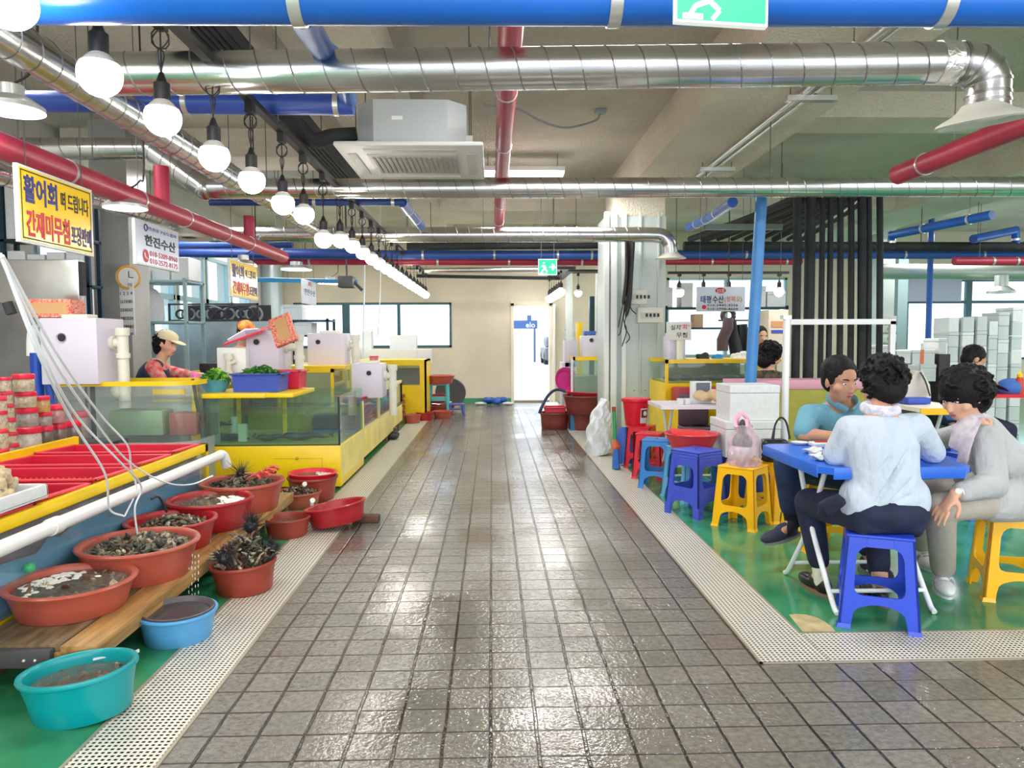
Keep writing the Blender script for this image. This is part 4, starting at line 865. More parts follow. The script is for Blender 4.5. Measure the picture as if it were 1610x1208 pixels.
b.add([(TX1-.03, y, z) for y, z in poly]+[(TX1-.026, y, z) for y, z in poly], [tuple(range(len(poly))), tuple(reversed(range(len(poly), 2*len(poly))))]+[(i, i+1, len(poly)+i+1, len(poly)+i) for i in range(len(poly)-1)]); obj('painted_liner', b, mat('blue_liner_front', lin(64, 156, 208), .5, noise=.25, nscale=3), t, 0, label='peeling blue backing behind the lower glass')
b = MB(); b.box((TX1-.05, TY0+.06, .30), (TX1-.045, TY1-.08, TZ-.06)); obj('stained_liner', b, mat('stained_liner', lin(112, 84, 104), .4, noise=.5, nscale=5, col2=lin(70, 60, 84)), t, 0)
b = MB(); b.quad((TX0+.03, TY0+.05, .44), (TX1-.06, TY0+.05, .44), (TX1-.06, TY1-.04, .44), (TX0+.03, TY1-.04, .44)); obj('water', b, water_m, t, 0)
# baskets
def basket_parts(t, w, d, h, m, tp=.05, floor_=True):
    b = MB(); th = .006
    o0 = [(-w/2+tp, -d/2+tp*.6, 0), (w/2-tp, -d/2+tp*.6, 0), (w/2-tp, d/2-tp*.6, 0), (-w/2+tp, d/2-tp*.6, 0)]; o1 = [(-w/2+.02, -d/2+.02, h), (w/2-.02, -d/2+.02, h), (w/2-.02, d/2-.02, h), (-w/2+.02, d/2-.02, h)]
    def inn(q, k): return [(x-math.copysign(k, x), y-math.copysign(k, y), z) for x, y, z in q]
    i0 = inn(o0, th); i0 = [(x, y, .008) for x, y, z in i0]; i1 = inn(o1, th)
    b.add(o0+o1+i0+i1, [(0, 3, 2, 1)]+[(i, (i+1) % 4, 4+(i+1) % 4, 4+i) for i in range(4)]+[(8+(i+1) % 4, 8+i, 12+i, 12+(i+1) % 4) for i in range(4)]+[(8, 9, 10, 11)])
    obj('basket_wall', b, m, t, 0, local=True)
    b = MB()
    for q in ((-w/2, -d/2, w/2, -d/2+.026), (-w/2, d/2-.026, w/2, d/2), (-w/2, -d/2, -w/2+.026, d/2), (w/2-.026, -d/2, w/2, d/2)): b.box((q[0], q[1], h-.004), (q[2], q[3], h+.008), .003)
    obj('rim', b, mat('red_basket_rim', lin(226, 60, 78), .4) if m is red_b else m, t, local=True)
    b = MB()
    for k in range(24):
        x = -w/2+tp+.04+(w-2*tp-.08)*k/23
        for zz in (.35, .5, .65): b.box((x-.004, d/2-tp*.55-.012, h*zz), (x+.004, d/2-tp*.55+.0-.004, h*zz+h*.09))
    obj('slot', b, mat('basket_slot', lin(226, 120, 60), .6), t, 0, local=True)
dB = .445
for i in range(7):
    y = TY1-.06-dB*(i+.5)-.01*i; lab = 'red slotted basket hanging in the near tank, %s from its far end' % ORD[i].replace('nearest', 'first')
    t = thing('basket', lab, 'basket', ((TX0+TX1)/2+.0, y, TZ-.168), 'red baskets in the near tank', rot=(-.03, 0, 0))
    basket_parts(t, .86, dB, .175, red_b)
# PVC drain pipe with elbow in front of the near tank
p0, p1 = P(-30, 876, X=-1.86), P(346, 716, X=-1.86); b = MB(); b.tube([p0, p1], .031, 20); t = thing('drain_pipe', 'white plastic pipe running along the front of the near tank to an elbow', 'pipe', p1); obj('pipe_run', b, pvcw, t)
b = MB(); d = (p1-p0).normalized(); q = P(92, 843, X=-1.86); q = p0+(q-p0).dot(d)*d; b.tube([q-d*.06, q+d*.0], .037, 20); obj('coupling', b, pvcw, t)
b = MB(); b.tube(bez([p1-d*.04, p1+Vector((0, .02, 0)), p1+Vector((.01, .045, -.02)), p1+Vector((.02, .07, -.09))], 5), .033, 18); obj('elbow', b, pvcw, t)
for yy in (2.6, 4.2): b = MB(); b.box((TX1-.0, yy, .46), (-1.86, yy+.02, .50)); obj('pipe_hook', b, pvcw, t)
# air hoses
def hose(pts, r, m, lab, name='air_hose', cat='hose', grp=None): b = MB(); b.tube(bez(pts, 8), r, 8); return solo(name, b, m, lab, cat, grp, 60)
hm = mat('white_hose', lin(232, 234, 238), .4)
hz = [[(0, 398, 2.0), (62, 560, 2.1), (115, 665, 2.6), (165, 745, 3.0), (172, 800, 3.2), (195, 812, 3.3)],
      [(0, 402, 2.0), (75, 575, 2.2), (125, 660, 2.8), (188, 726, 3.2), (222, 765, 3.6), (212, 800, 3.6), (218, 855, 3.65)],
      [(2, 404, 2.0), (80, 560, 2.3), (140, 650, 2.9), (200, 724, 3.6), (258, 758, 4.0), (300, 762, 4.3), (335, 748, 4.4)],
      [(4, 402, 2.0), (92, 560, 2.4), (160, 655, 3.2), (200, 700, 3.5), (206, 735, 3.7), (214, 770, 3.8), (196, 812, 3.7)]]
for i, s_ in enumerate(hz): hose([P(x, y, Y=Y) for x, y, Y in s_], .0045, hm, 'thin white air hose fanning down from the upper left into the tubs, %s of four' % ['leftmost', 'second', 'third', 'rightmost'][i], grp='white air hoses')
hose([P(238, 785, Y=3.6), P(250, 782, Y=3.65), P(262, 805, Y=3.75)], .006, blackpl, 'black hose end dipping into the third bench tub')
c = P(12, 476, Y=2.05); b = MB(); b.tube([c, c+Vector((.01, .0, -.03))], .014, 10); solo('hose_clip', b, blackpl, 'black clip gathering the white air hoses at the upper left', 'clip')
# water drips from the tubs
wd_m = mat('water_drop', (.95, .97, 1), .05, spec=.8, alpha=.75)
rnd = random.Random(8)
for (px, y0, y1, Y, lab) in ((303, 868, 1000, 3.5, 'streams of water falling from the second bench tub into the blue basin'), (332, 830, 905, 4.0, 'drips of water falling between the third and fourth bench tubs'), (446, 768, 840, 5.0, 'stream of water falling from the farthest bench tub into the small brown tub')):
    b = MB()
    for s_ in range(4 if px == 303 else 2):
        xx = px+s_*5-6; y = y0+rnd.uniform(0, 10)
        while y < y1: L = rnd.uniform(3, 8); c = P(xx+rnd.uniform(-.6, .6), y, Y=Y); b.ball(c, (.0022, .0022, .004+L*.0008), 6, 4); y += L+rnd.uniform(3, 7)
    solo('falling_water', b, wd_m, lab, 'water', kind='stuff', smooth=60)
# foam tray with squid on the near tank
c = P(62, 778, Z=TZ+.05)+Vector((-.235, -.17, 0)); c.z = TZ+.026
t = thing('foam_tray', 'white foam tray heaped with pale squid at the left edge on the near tank', 'tray', c); 
b = MB(); b.box((-.26, -.2, 0), (.24, .23, .02), .008); 
for q in ((-.26, -.2, .24, -.175), (-.26, .205, .24, .23), (-.26, -.2, -.235, .23), (.215, -.2, .24, .23)): b.box((q[0], q[1], .0), (q[2], q[3], .062), .01)
obj('tray', b, foam_w, t, local=True)
b = MB(); rnd = random.Random(2)
for i in range(46): a = rnd.uniform(0, 6.3); rr = rnd.uniform(0, .19); b.ball(c+Vector((.06+rr*math.cos(a)*.75, .07+rr*math.sin(a)*.75, .035+.13*(1-(rr/.2)**1.5))), (rnd.uniform(.03, .05), rnd.uniform(.02, .03), .02), 9, 6, Euler((rnd.random(), rnd.random(), rnd.uniform(0, 6))).to_matrix().to_4x4())
tag(obj('squid_heap', remesh(b, .008, 2), mat('squid', lin(206, 184, 146), .4, noise=.4, nscale=30, sss=.1), None, 60), 'heap of pale speckled squid in the foam tray', 'seafood', kind='stuff')
# ---- jars
lidm = mat('red_jar_lid', lin(222, 36, 66), .35); jarc = [mat('salted_seafood', lin(206, 188, 150), .35, noise=.45, nscale=50), mat('brown_sauce', lin(110, 82, 58), .25, noise=.3, nscale=30), mat('yellow_pickle', lin(210, 160, 60), .3, noise=.3, nscale=40), mat('grey_shrimp', lin(168, 156, 146), .35, noise=.35, nscale=60), mat('pink_sauce', lin(196, 130, 124), .3, noise=.3, nscale=40), mat('white_shrimp', lin(222, 206, 190), .35, noise=.3, nscale=40)]
CN = ['pale salted seafood', 'dark brown sauce', 'yellow pickle', 'grey shrimp', 'pink paste', 'white shrimp']
jars = []
def stack(x0, x1, base, lst, dx=0, X=-3.05):
    y = base
    for (h, lidh, k) in lst:
        jars.append((x0, x1, y, h, lidh, k, X)); y -= h+lidh; x0 += dx; x1 += dx
stack(28, 65, 718, [(40, 10, 5)]); stack(28, 59, 665, [(22, 9, 3), (18, 7, 0), (20, 8, 0)], -3)
stack(62, 84, 710, [(36, 9, 1)]); stack(59, 81, 662, [(15, 7, 3), (19, 6, 2)], -3)
stack(84, 105, 703, [(34, 10, 1)]); stack(78, 102, 657, [(21, 8, 4)])
stack(105, 128, 695, [(32, 10, 1)]); stack(116, 141, 690, [(34, 9, 4)], X=-3.25)
stack(12, 30, 728, [(24, 7, 0), (12, 6, 0), (16, 7, 0), (16, 6, 0), (14, 6, 0), (17, 5, 0)], -2.6)
stack(-8, 14, 736, [(24, 8, 0), (24, 7, 0), (22, 6, 0), (16, 7, 0)], -1.4, X=-2.98)
cnt_ = {}; tops_ = {}
_bases = [2, 2, 2, 2, 3, 3, 3, 4, 4, 5, 6]+[1]*6+[0]*4
def i_col(i): return _bases[i]
def i_lev(i): return _bases[:i].count(_bases[i])
for i, (x0, x1, y, h, lh, k, X) in enumerate(jars):
    a = P((x0+x1)/2, y, X=X); a.z = tops_.get(_bases[i], .505); bt = P((x0+x1)/2, y-h, X=X); tp = P((x0+x1)/2, y-h-lh, X=X); dist = (a-Vector((0, 0, CH))).dot(CF); r = (x1-x0)/2/F_PX*dist
    lab = '%s red-lidded jar of %s, jar %s from the left and level %s up' % ('tall' if h > 30 else 'squat', CN[k], ORD[i_col(i)].replace('nearest', 'first'), ORD[i_lev(i)].replace('nearest', 'first'))
    t = thing('jar', lab, 'jar', a, 'red-lidded jars beside the near tank'); H = h/F_PX*dist; L = lh/F_PX*dist; tops_[_bases[i]] = a.z+H+L*.99
    b = MB(); b.lathe([(.001, 0), (r*.9, 0), (r*.94, .004), (r*.94, H*.85), (r*.86, H), (.001, H)], (0, 0, 0), 20); obj('contents', b, jarc[k], t, local=True)
    b = MB(); b.lathe([(r*.95, 0.002), (r*.97, .005), (r*.97, H*.86), (r*.9, H)], (0, 0, 0), 20); obj('glass_wall', b, glass('jar_plastic', (.95, .95, .95), .18, .08), t, local=True)
    b = MB(); b.lathe([(.001, H), (r, H), (r*1.02, H+L*.1), (r*1.0, H+L*.85), (r*.94, H+L*.98), (.001, H+L*.98)], (0, 0, 0), 20); obj('lid', b, lidm, t, local=True)
zt = P(60, 716, X=-3.05).z
# step shelf the jars stand on
b = MB(); b.box((-3.55, 2.6, 0), (-2.9, 5.9, .503)); solo('jar_counter', b, mat('dark_counter', lin(60, 62, 60), .5), 'dark counter beneath the stacks of red-lidded jars', 'counter')
for cx in (): pass
# ---- curved clear tank and filter box 1
def frame_glass(b, x0, x1, y0, y1, z0, z1): 
    b.box((x0, y0, z0), (x1, y0+.008, z1)); b.box((x1-.008, y0+.008, z0), (x1, y1, z1)); b.box((x0, y1-.008, z0), (x1-.008, y1, z1)); b.box((x0, y0+.008, z0), (x0+.008, y1-.008, z1))
YC = 5.75; q0, q1 = P(84, 604, Y=YC), P(298, 600, Y=YC)
zt = q1.z; t = thing('glass_tank', 'clear round-cornered tank with a yellow rim in front of the woman in the beige cap', 'fish tank', ((q0.x+q1.x)/2, YC+.4, 0))
def rr_path(x0, x1, y0, y1, z, r=.22, n=8): return [Vector((x0, y0, z))]+arc((x1-r, y0+r, z), r, -PI/2, 0, n, (1, 0, 0), (0, 1, 0))+[Vector((x1, y1, z))]
def ribbon(path, z0, z1, th):
    b = MB(); n = len(path); 
    def off(i):
        t_ = (path[min(i+1, n-1)]-path[max(i-1, 0)]).normalized(); return Vector((-t_.y, t_.x, 0))*th
    vs = []
    for i, p in enumerate(path):
        o = off(i); vs += [Vector((p.x, p.y, z0)), Vector((p.x, p.y, z1)), Vector((p.x+o.x, p.y+o.y, z1)), Vector((p.x+o.x, p.y+o.y, z0))]
    fs = []
    for i in range(n-1):
        for j in range(4): fs.append((i*4+j, (i+1)*4+j, (i+1)*4+(j+1) % 4, i*4+(j+1) % 4))
    fs += [(0, 1, 2, 3), ((n-1)*4+3, (n-1)*4+2, (n-1)*4+1, (n-1)*4)]; return b.add(vs, fs)
pth = rr_path(q0.x, q1.x, YC, YC+.58, 0)
obj('rim', ribbon(pth, zt-.035, zt+.0, .03), yel, t); obj('rim', ribbon(rr_path(q0.x, q1.x-.04, YC+.56, YC+.72, 0, .06), zt-.035, zt, .03), yel, t)
obj('glass_panel', ribbon(pth, .48, zt-.035, .01), clear2, t)
b = MB(); b.add([Vector((p.x, p.y, .80)) for p in pth]+[Vector((q0.x, YC+.58, .80))], [tuple(range(len(pth)+1))]); obj('water', b, water_m, t, 0)
obj('base', ribbon(pth, .0, .48, .02), mat('grey_base', lin(170, 178, 176), .5), t); b = MB(); b.box((q0.x, YC+.59, 0), (q1.x, YC+.61, .9)); obj('back_panel', b, mat('pale_panel', lin(196, 200, 190), .5, noise=.2, nscale=3), t)
b = MB(); a = P(240, 622, Y=YC+.5); c = P(292, 668, Y=YC+.5); b.box((a.x, YC+.5, .82), (c.x, YC+.52, a.z+.05)); obj('inner_board', b, yel, t)
b = MB(); b.box((q0.x+.25, YC+.30, .50), (q1.x-.35, YC+.52, .70), .01); obj('inner_crate', b, mat('sage_crate', lin(150, 178, 140), .5), t)
b = MB(); b.box((q1.x-.30, YC+.30, .50), (q1.x-.08, YC+.5, .68), .01); obj('inner_box', b, mat('rust_box', lin(170, 96, 80), .5), t)
b = MB(); b.ball((P(190, 640, Y=YC+.2).x, YC+.2, .88), (.08, .07, .08), 16, 10); obj('pipe_trap', b, pvc, t)
def filter_box(x0, x1, y0, y1, Y, dep, lab, hole=None, side=0.0, pipe_r=True, name='filter_box', m=None, cap=True, skew=0):
    a, c = P(x0, y1, Y=Y), P(x1, y0, Y=Y); t = thing(name, lab, 'filter box', ((a.x+c.x)/2, Y+dep/2, a.z)); b = MB(); b.box((a.x, Y, a.z), (c.x, Y+dep, c.z), .006); obj('case', b, m or purple_pl, t)
    if hole:
        h = P(hole[0], hole[1], Y=Y); b = MB(); b.tube([(h.x, Y-.004, h.z), (h.x, Y+.002, h.z)], .03*hole[2], 20); obj('port', b, dark, t)
        b = MB(); b.tube([(h.x, Y-.008, h.z), (h.x, Y+.0, h.z)], [.037*hole[2]]*2, 20, cap=False); obj('port_ring', b, clamp_m, t)
    if cap: b = MB(); xm = a.x+(c.x-a.x)*.55; b.box((xm-.10, Y+.05, c.z), (xm+.10, Y+.2, c.z+.03), .006); obj('lid', b, pvc, t)
    if pipe_r:
        X_ = c.x+.09*(1 if pipe_r is True else pipe_r); zj = a.z+(c.z-a.z)*.62; k = .042
        b = MB(); b.tube([(c.x-.01, Y+dep*.5, zj), (c.x+.03, Y+dep*.5, zj)], .055, 16); b.tube(bez([(c.x, Y+dep*.5, zj), (c.x+.05, Y+dep*.5, zj), (X_, Y+dep*.5, zj)], 5), .038, 16); obj('pipe_elbow', b, pvc, t)
        b = MB(); b.tube([(X_, Y+dep*.5, a.z-.2), (X_, Y+dep*.5, zj+.11)], .042, 16); b.tube([(X_, Y+dep*.5, zj+.06), (X_, Y+dep*.5, zj+.12)], .052, 16); b.tube([(X_, Y+dep*.5, zj-.12), (X_, Y+dep*.5, zj-.08)], .052, 16); obj('standpipe', b, pvc, t)
    return t
t = filter_box(66, 151, 500, 605, 5.7, .42, 'large white filter box with a round black port on the curved clear tank', (97, 531, 1.0))
a_, c_ = P(151, 605, Y=5.7), P(151, 500, Y=5.7); b = MB(); b.tube(bez([(P(66, 520, Y=5.9)), P(56, 520, Y=5.9), P(53, 535, Y=5.9), P(53, 560, Y=5.9)], 5), .05, 16); obj('pipe_elbow', b, pvcw, t)
b = MB(); b.tube([P(57, 555, Y=5.85), P(60, 630, Y=5.85)], .045, 12); b.tube([P(78, 605, Y=5.85), P(84, 640, Y=5.85)], .035, 12); solo('blue_hose', b, mat('deep_blue_hose', lin(20, 70, 170), .4), 'two short deep blue hoses below the large filter box', 'hose')
# ---- red-patterned card boxes lying on the filter boxes
def carton(c, w, d, h, rot, lab):
    t = thing('carton', lab, 'carton', c, rot=rot); b = MB(); b.box((-w/2, -d/2, 0), (w/2, d/2, h), .004); obj('box', b, mat('carton_red', lin(206, 52, 38), .6, noise=.35, nscale=60, col2=lin(236, 180, 150)), t, local=True)
    b = MB(); b.box((-w/2+.04, -d/2-.002, .03), (w/2-.03, -d/2, h*.8)); b.box((-w/2+.05, -d/2+.03, h), (w/2-.04, d/2-.03, h+.002)); obj('kraft_panel', b, mat('kraft', lin(206, 160, 110), .7), t, local=True); return t
carton(P(88, 500, Y=5.9), .34, .26, .14, (0, 0, .1), 'red and brown carton lying on the large filter box')
carton(P(447, 521, Y=6.75)+Vector((0, 0, .0)), .20, .28, .05, (math.radians(68), math.radians(-22), 0), 'red and brown carton leaning upright on the double filter box')
# ---- calendar and clock on the pier
q = P(196, 440, Y=7.26); t = thing('wall_clock', 'yellow-rimmed round clock hanging on the grey pier', 'clock', q)
n_ = Matrix.Translation((q.x+.03, 7.25, q.z+.02)) @ Matrix.Rotation(math.radians(50), 4, 'Z') @ Matrix.Rotation(math.radians(90), 4, 'X')
b = MB(); b.lathe([(.001, 0), (.10, 0), (.115, .01), (.115, .03), (.10, .036), (.095, .03)], (0, 0, 0), 32); b.xform(n_); obj('rim', b, mat('clock_yellow', lin(214, 160, 30), .4), t)
b = MB(); b.lathe([(.096, .030), (.001, .030)], (0, 0, 0), 32); b.xform(n_); obj('face', b, mat('clock_face', lin(208, 214, 214), .3), t)
b = MB(); b.box((-.004, 0, .031), (.004, .06, .033)); b.box((0, -.004, .031), (.045, .004, .033)); b.xform(n_); obj('hands', b, blackpl, t)
a, c = P(186, 434, Y=7.27), P(213, 527, Y=7.22); t = thing('calendar', 'large white wall calendar hanging below the yellow clock', 'calendar', ((a.x+c.x)/2, 7.25, c.z))
b = MB(); b.add([(a.x, 7.28, a.z), (c.x, 7.21, a.z-.03), (c.x, 7.21, c.z), (a.x, 7.28, c.z+.02), (a.x, 7.29, a.z), (c.x, 7.22, a.z-.03), (c.x, 7.22, c.z), (a.x, 7.29, c.z+.02)], [(0, 1, 2, 3), (7, 6, 5, 4), (0, 4, 5, 1), (1, 5, 6, 2), (2, 6, 7, 3), (3, 7, 4, 0)]); obj('sheet', b, mat('paper', lin(246, 244, 240), .8), t, 0)
R_ = Vector((c.x-a.x, -.07, 0)); U_ = Vector((0, 0, 1)); O_ = Vector((a.x, 7.272, a.z)); n = 1; rows = ['S M T W T F S', '    1  2  3  4', '5  6  7  8  9 10 11', '12 13 14 15 16 17', '19 20 21 22 23 24', '26 27 28 29 30 31']
for i, s_ in enumerate(rows): tb = text_mb(s_, .042, O_+R_*.5+U_*(-.09-.08*i), R_, U_, fat=.01, width=R_.length*.85); obj('printed_days', tb, mat('ink_black', (.02, .02, .02), .6), t, 0)
tb = text_mb('한진수산업협동조합', .03, O_+R_*.5+U_*(-.56), R_, U_, width=R_.length*.8); obj('footer_text', tb, mat('ink_blue', lin(40, 60, 150), .6), t, 0)
# ---- steel hood and splash panel at far left
b = MB(); x0, x1 = P(0, 450, Y=6.1).x-.2, P(109, 450, Y=6.1).x; z0, z1, z2 = P(50, 560, Y=6.1).z-1.0, P(50, 475, Y=6.1).z, P(50, 405, Y=6.1).z
t = thing('steel_hood', 'shiny stainless hood and splash panel at the left edge behind the filter box', 'hood', ((x0+x1)/2, 6.2, 0)); b.box((x0, 6.24, z1), (x1, 6.34, z2), .01); obj('hood', b, steel, t); b = MB(); b.box((x0, 6.3, 0), (x1-.02, 6.34, z1)); obj('splash_panel', b, mat('dark_steel', (.42, .42, .42), .3, 1, noise=.2, nscale=2), t)
b = MB(); b.box((x1, 6.24, z1+.06), (x1+.03, 6.30, z2-.02)); obj('edge_bracket', b, dark, t)
# ---- shelving with foam boxes above
def foam_box(x0, x1, y0, y1, z0, z1, lab, grp, lid=True, m=None, tape=None):
    t = thing('foam_box', lab, 'foam box', ((x0+x1)/2, (y0+y1)/2, z0), grp); zl = z1-(z1-z0)*.22 if lid else z1
    b = MB(); b.box((x0+.003, y0+.003, z0), (x1-.003, y1-.003, zl-.001), .004, seg=1); obj('body', b, m or foam_w, t)
    if lid: b = MB(); b.box((x0, y0, zl), (x1, y1, z1), .005, seg=1); obj('lid', b, m or foam_w, t)
    if tape: b = MB(); xm = x0+(x1-x0)*.35; b.box((xm, y0-.002, z0+.01), (xm+.04, y0+.004, z1+.002)); obj('tape', b, tape, t)
    return t
def shelf(name, x0, x1, y0, y1, levels, lab, m, top=None):
    t = thing(name, lab, 'shelf', ((x0+x1)/2, (y0+y1)/2, 0)); top = top or max(levels)+.02
    for z in levels: b = MB(); b.box((x0, y0, z-.025), (x1, y1, z), .002); obj('shelf_board', b, m, t)
    for x in (x0, x1-.035):
        for y in (y0, y1-.035): b = MB(); b.box((x, y, 0), (x+.035, y+.035, top)); obj('upright', b, m, t)
    return t
dsteel = mat('slotted_steel_dark', lin(36, 62, 76), .5, .4); lsteel = mat('slotted_steel_pale', lin(150, 176, 182), .5, .4)
yS = 6.62
a = P(0, 452, Y=yS); c = P(146, 385, Y=yS); zs1 = P(80, 430, Y=yS).z-.10; zs2 = P(10, 372, Y=yS).z-.02; xs0 = -4.3
shelf('steel_shelf', xs0, c.x-.04, yS, yS+.22, [.9, zs1, zs2], 'dark slotted steel shelf above the hood at the left edge', dsteel, zs2+.6)
for k in range(4): h = (.30, .27, .29, .32)[k]; foam_box(xs0+.04+k*.17, xs0+.2+k*.17, yS+.02, yS+.2, zs1+.001, zs1+h, 'foam box below the large yellow sign on the left shelf, %s from the left' % ORD[k].replace('nearest', 'first'), 'foam boxes on the left steel shelf', False)
for k in range(2): foam_box(xs0+.04+k*.3, xs0+.32+k*.3, yS+.02, yS+.2, zs2+.001, zs2+.6-.03*k, 'tall foam box on the top left shelf behind the large yellow sign, %s one' % ('left', 'right')[k], 'foam boxes on the top of the left steel shelf', False)
# white jug rack right of pier
a = P(212, 520, Y=8.0); c = P(298, 440, Y=8.0); shelf('steel_shelf', a.x, c.x, 7.9, 8.4, [.8, P(230, 505, Y=7.9).z, P(230, 440, Y=7.9).z], 'pale slotted shelf right of the grey pier', lsteel)
b = MB(); r_ = .15; c = P(232, 470, Y=8.1); b.lathe([(.001, 0), (r_, 0), (r_*1.05, .03), (r_, .25), (r_*.6, .34), (.05, .36), (.05, .40), (.001, .40)], (c.x, 8.12, P(230, 505, Y=7.9).z), 24); solo('water_jug', b, foam_w, 'big white plastic jug on the pale shelf behind the calendar', 'jug')
xx = a.x+.02; zt_ = .001+P(230, 440, Y=7.9).z
for k, (w, h) in enumerate(((.22, .22), (.2, .16), (.3, .24))): foam_box(xx+k*.20, xx+k*.20+.19, 7.95, 8.3, zt_, zt_+h, 'foam box on the pale shelf behind the white stall sign, %s from the left' % ORD[k].replace('nearest', 'first'), 'foam boxes behind the white stall sign', False)
# steel cold cabinet with hoses in an open crate above
a, c = P(268, 600, Y=9.0), P(432, 505, Y=9.0); t = thing('steel_cabinet', 'wide grey steel cabinet behind the two vendors', 'cabinet', ((a.x+c.x)/2, 9.3, 0)); b = MB(); b.box((a.x, 9.0, 0), (c.x, 9.6, c.z), .01); obj('case', b, mat('galv_sheet', lin(140, 152, 156), .4, .5, noise=.2, nscale=4), t)
c2 = P(406, 477, Y=9.0); b = MB()
for q in ((a.x, 9.0, c.z, c2.x, 9.02, c.z+.02), (a.x, 9.0, c2.z-.02, c2.x, 9.02, c2.z), (a.x, 9.0, c.z, a.x+.02, 9.02, c2.z), (c2.x-.02, 9.0, c.z, c2.x, 9.02, c2.z), (a.x, 9.5, c.z, c2.x, 9.52, c2.z)): b.box(q[:3], q[3:])
obj('top_crate', b, dark, t)
for i in range(12):
    cx = a.x+.1+(c2.x-a.x-.2)*i/11; r_ = .05+.02*(i % 3); b = MB(); b.tube(arc((cx, 9.12+.03*(i % 2), c.z+.09), r_, 0, 2*PI, 16, (1, .3, 0)), .014, 8); solo('coiled_hose', b, mat('grey_hose', lin(120, 128, 130), .5) if i % 2 else blackpl, 'coil of hose stored on top of the steel cabinet, %s from the left' % ORD[i].replace('nearest', 'first'), 'hose', 'coiled hoses on the steel cabinet')
# black counter clutter behind tank 2
# ---- second tank (yellow base, water, fish)
Y2 = 6.22; a, c = P(320, 700, Y=Y2), P(535, 700, Y=Y2); zb2 = c.z; zt2 = P(535, 624, Y=Y2).z; X0, X1 = a.x, c.x; YE = 7.35
t = thing('fish_tank', 'glass fish tank on a bright yellow base facing the camera', 'fish tank', ((X0+X1)/2, 6.8, 0))
b = MB(); b.box((X0, Y2, .03), (X1, YE, zb2), .004); obj('base', b, yel, t)
b = MB(); b.box((X1, Y2+.01, .10), (X1+.006, YE, zb2-.005)); obj('side_board', b, yel_pale, t, label='pale yellow side board')
b = MB(); q = P(467, 717, Y=Y2); b.ball((q.x, Y2-.008, q.z-.02), .013, 10, 6); b.box((P(430, 712, Y=Y2).x, Y2-.003, q.z-.024), (P(506, 712, Y=Y2).x, Y2+.001, q.z-.021)); b.box((P(506, 712, Y=Y2).x, Y2-.003, q.z-.12), (P(506, 712, Y=Y2).x+.003, Y2+.001, q.z-.021)); obj('hatch_knob', b, mat('hatch_line', lin(190, 160, 30), .4), t)
b = MB(); frame_glass(b, X0+.01, X1-.005, Y2+.005, YE, zb2, zt2); obj('glass_panel', b, glass('tank_glass_green', (.80, .92, .86), .14), t)
b = MB(); b.box((X0+.005, Y2+.0, zb2), (X0+.02, Y2+.015, zt2)); b.box((X1-.015, Y2, zb2), (X1, Y2+.012, zt2)); b.box((X0, Y2, zb2-.003), (X1, Y2+.008, zb2+.006)); obj('seal', b, dark, t)
zw = P(500, 651, Y=Y2).z; b = MB(); b.quad((X0+.02, Y2+.015, zw), (X1-.015, Y2+.015, zw), (X1-.015, YE-.01, zw), (X0+.02, YE-.01, zw)); obj('water', b, water_m, t, 0)
b = MB(); b.box((X0+.02, YE-.05, zb2), (X1-.02, YE-.02, zw-.04)); b.box((X0+.02, Y2+.03, zb2), (X1-.02, YE-.05, zb2+.01)); obj('back_panel', b, olive, t)
b = MB(); b.box((X1-.42, YE-.35, zb2+.04), (X1-.02, YE-.06, zb2+.17)); obj('divider_box', b, mat('dark_blue_box', lin(34, 44, 66), .5), t)
b = MB(); b.box((X1-.42, YE-.38, zb2+.0), (X1-.02, YE-.06, zb2+.035)); obj('blue_mat', b, mat('blue_mat', lin(30, 100, 170), .5), t)
b = MB(); b.tube([P(368, 655, Y=6.6), P(368, 690, Y=6.6)], .035, 14); obj('inlet_pipe', b, pvcw, t)
fish_m = mat('eel_skin', lin(62, 66, 76), .35, noise=.4, nscale=20)
def fish(px, py, L, r, a, lab):
    c = P(px, py, Y=6.45); c.z = max(c.z, zb2+r+.012); M = Matrix.Translation(c) @ Matrix.Rotation(a, 4, 'Z'); b = MB()
    pts = [Vector((L*(k/12-.5), .03*math.sin(k/12*4), .008*math.sin(k))) for k in range(13)]; rs = [(r*w, r*w*1.1) for w in (.15, .6, .9, 1, 1, .95, .9, .8, .66, .5, .36, .22, .12)]
    b.tube(pts, rs, 12); b.add([(L*.46, .02, .005), (L*.6, .03, .045), (L*.56, .028, 0), (L*.6, .03, -.02)], [(0, 1, 2, 3)]); b.ball((-L*.38, -r*.8, r*.3), r*.14, 6, 4); b.xform(M); solo('fish', b, fish_m, lab, 'fish', 'fish in the yellow-based tank', 60)
fish(480, 692, .42, .035, .1, 'long dark fish lying on the tank floor at the right'); fish(430, 692, .30, .028, .5, 'dark fish with its tail raised in the middle of the tank'); fish(365, 693, .36, .032, -.2, 'dark fish lying on the tank floor at the left'); fish(345, 668, .22, .03, .9, 'dark fish hanging in the water at the left of the tank')
b = MB(); c = P(382, 680, Y=6.4); b.box((c.x-.035, 6.38, c.z-.08), (c.x+.035, 6.42, c.z+.075)); solo('gauge_card', b, mat('pale_green_card', lin(206, 222, 200), .5), 'pale measuring card standing inside the yellow-based tank', 'gauge')
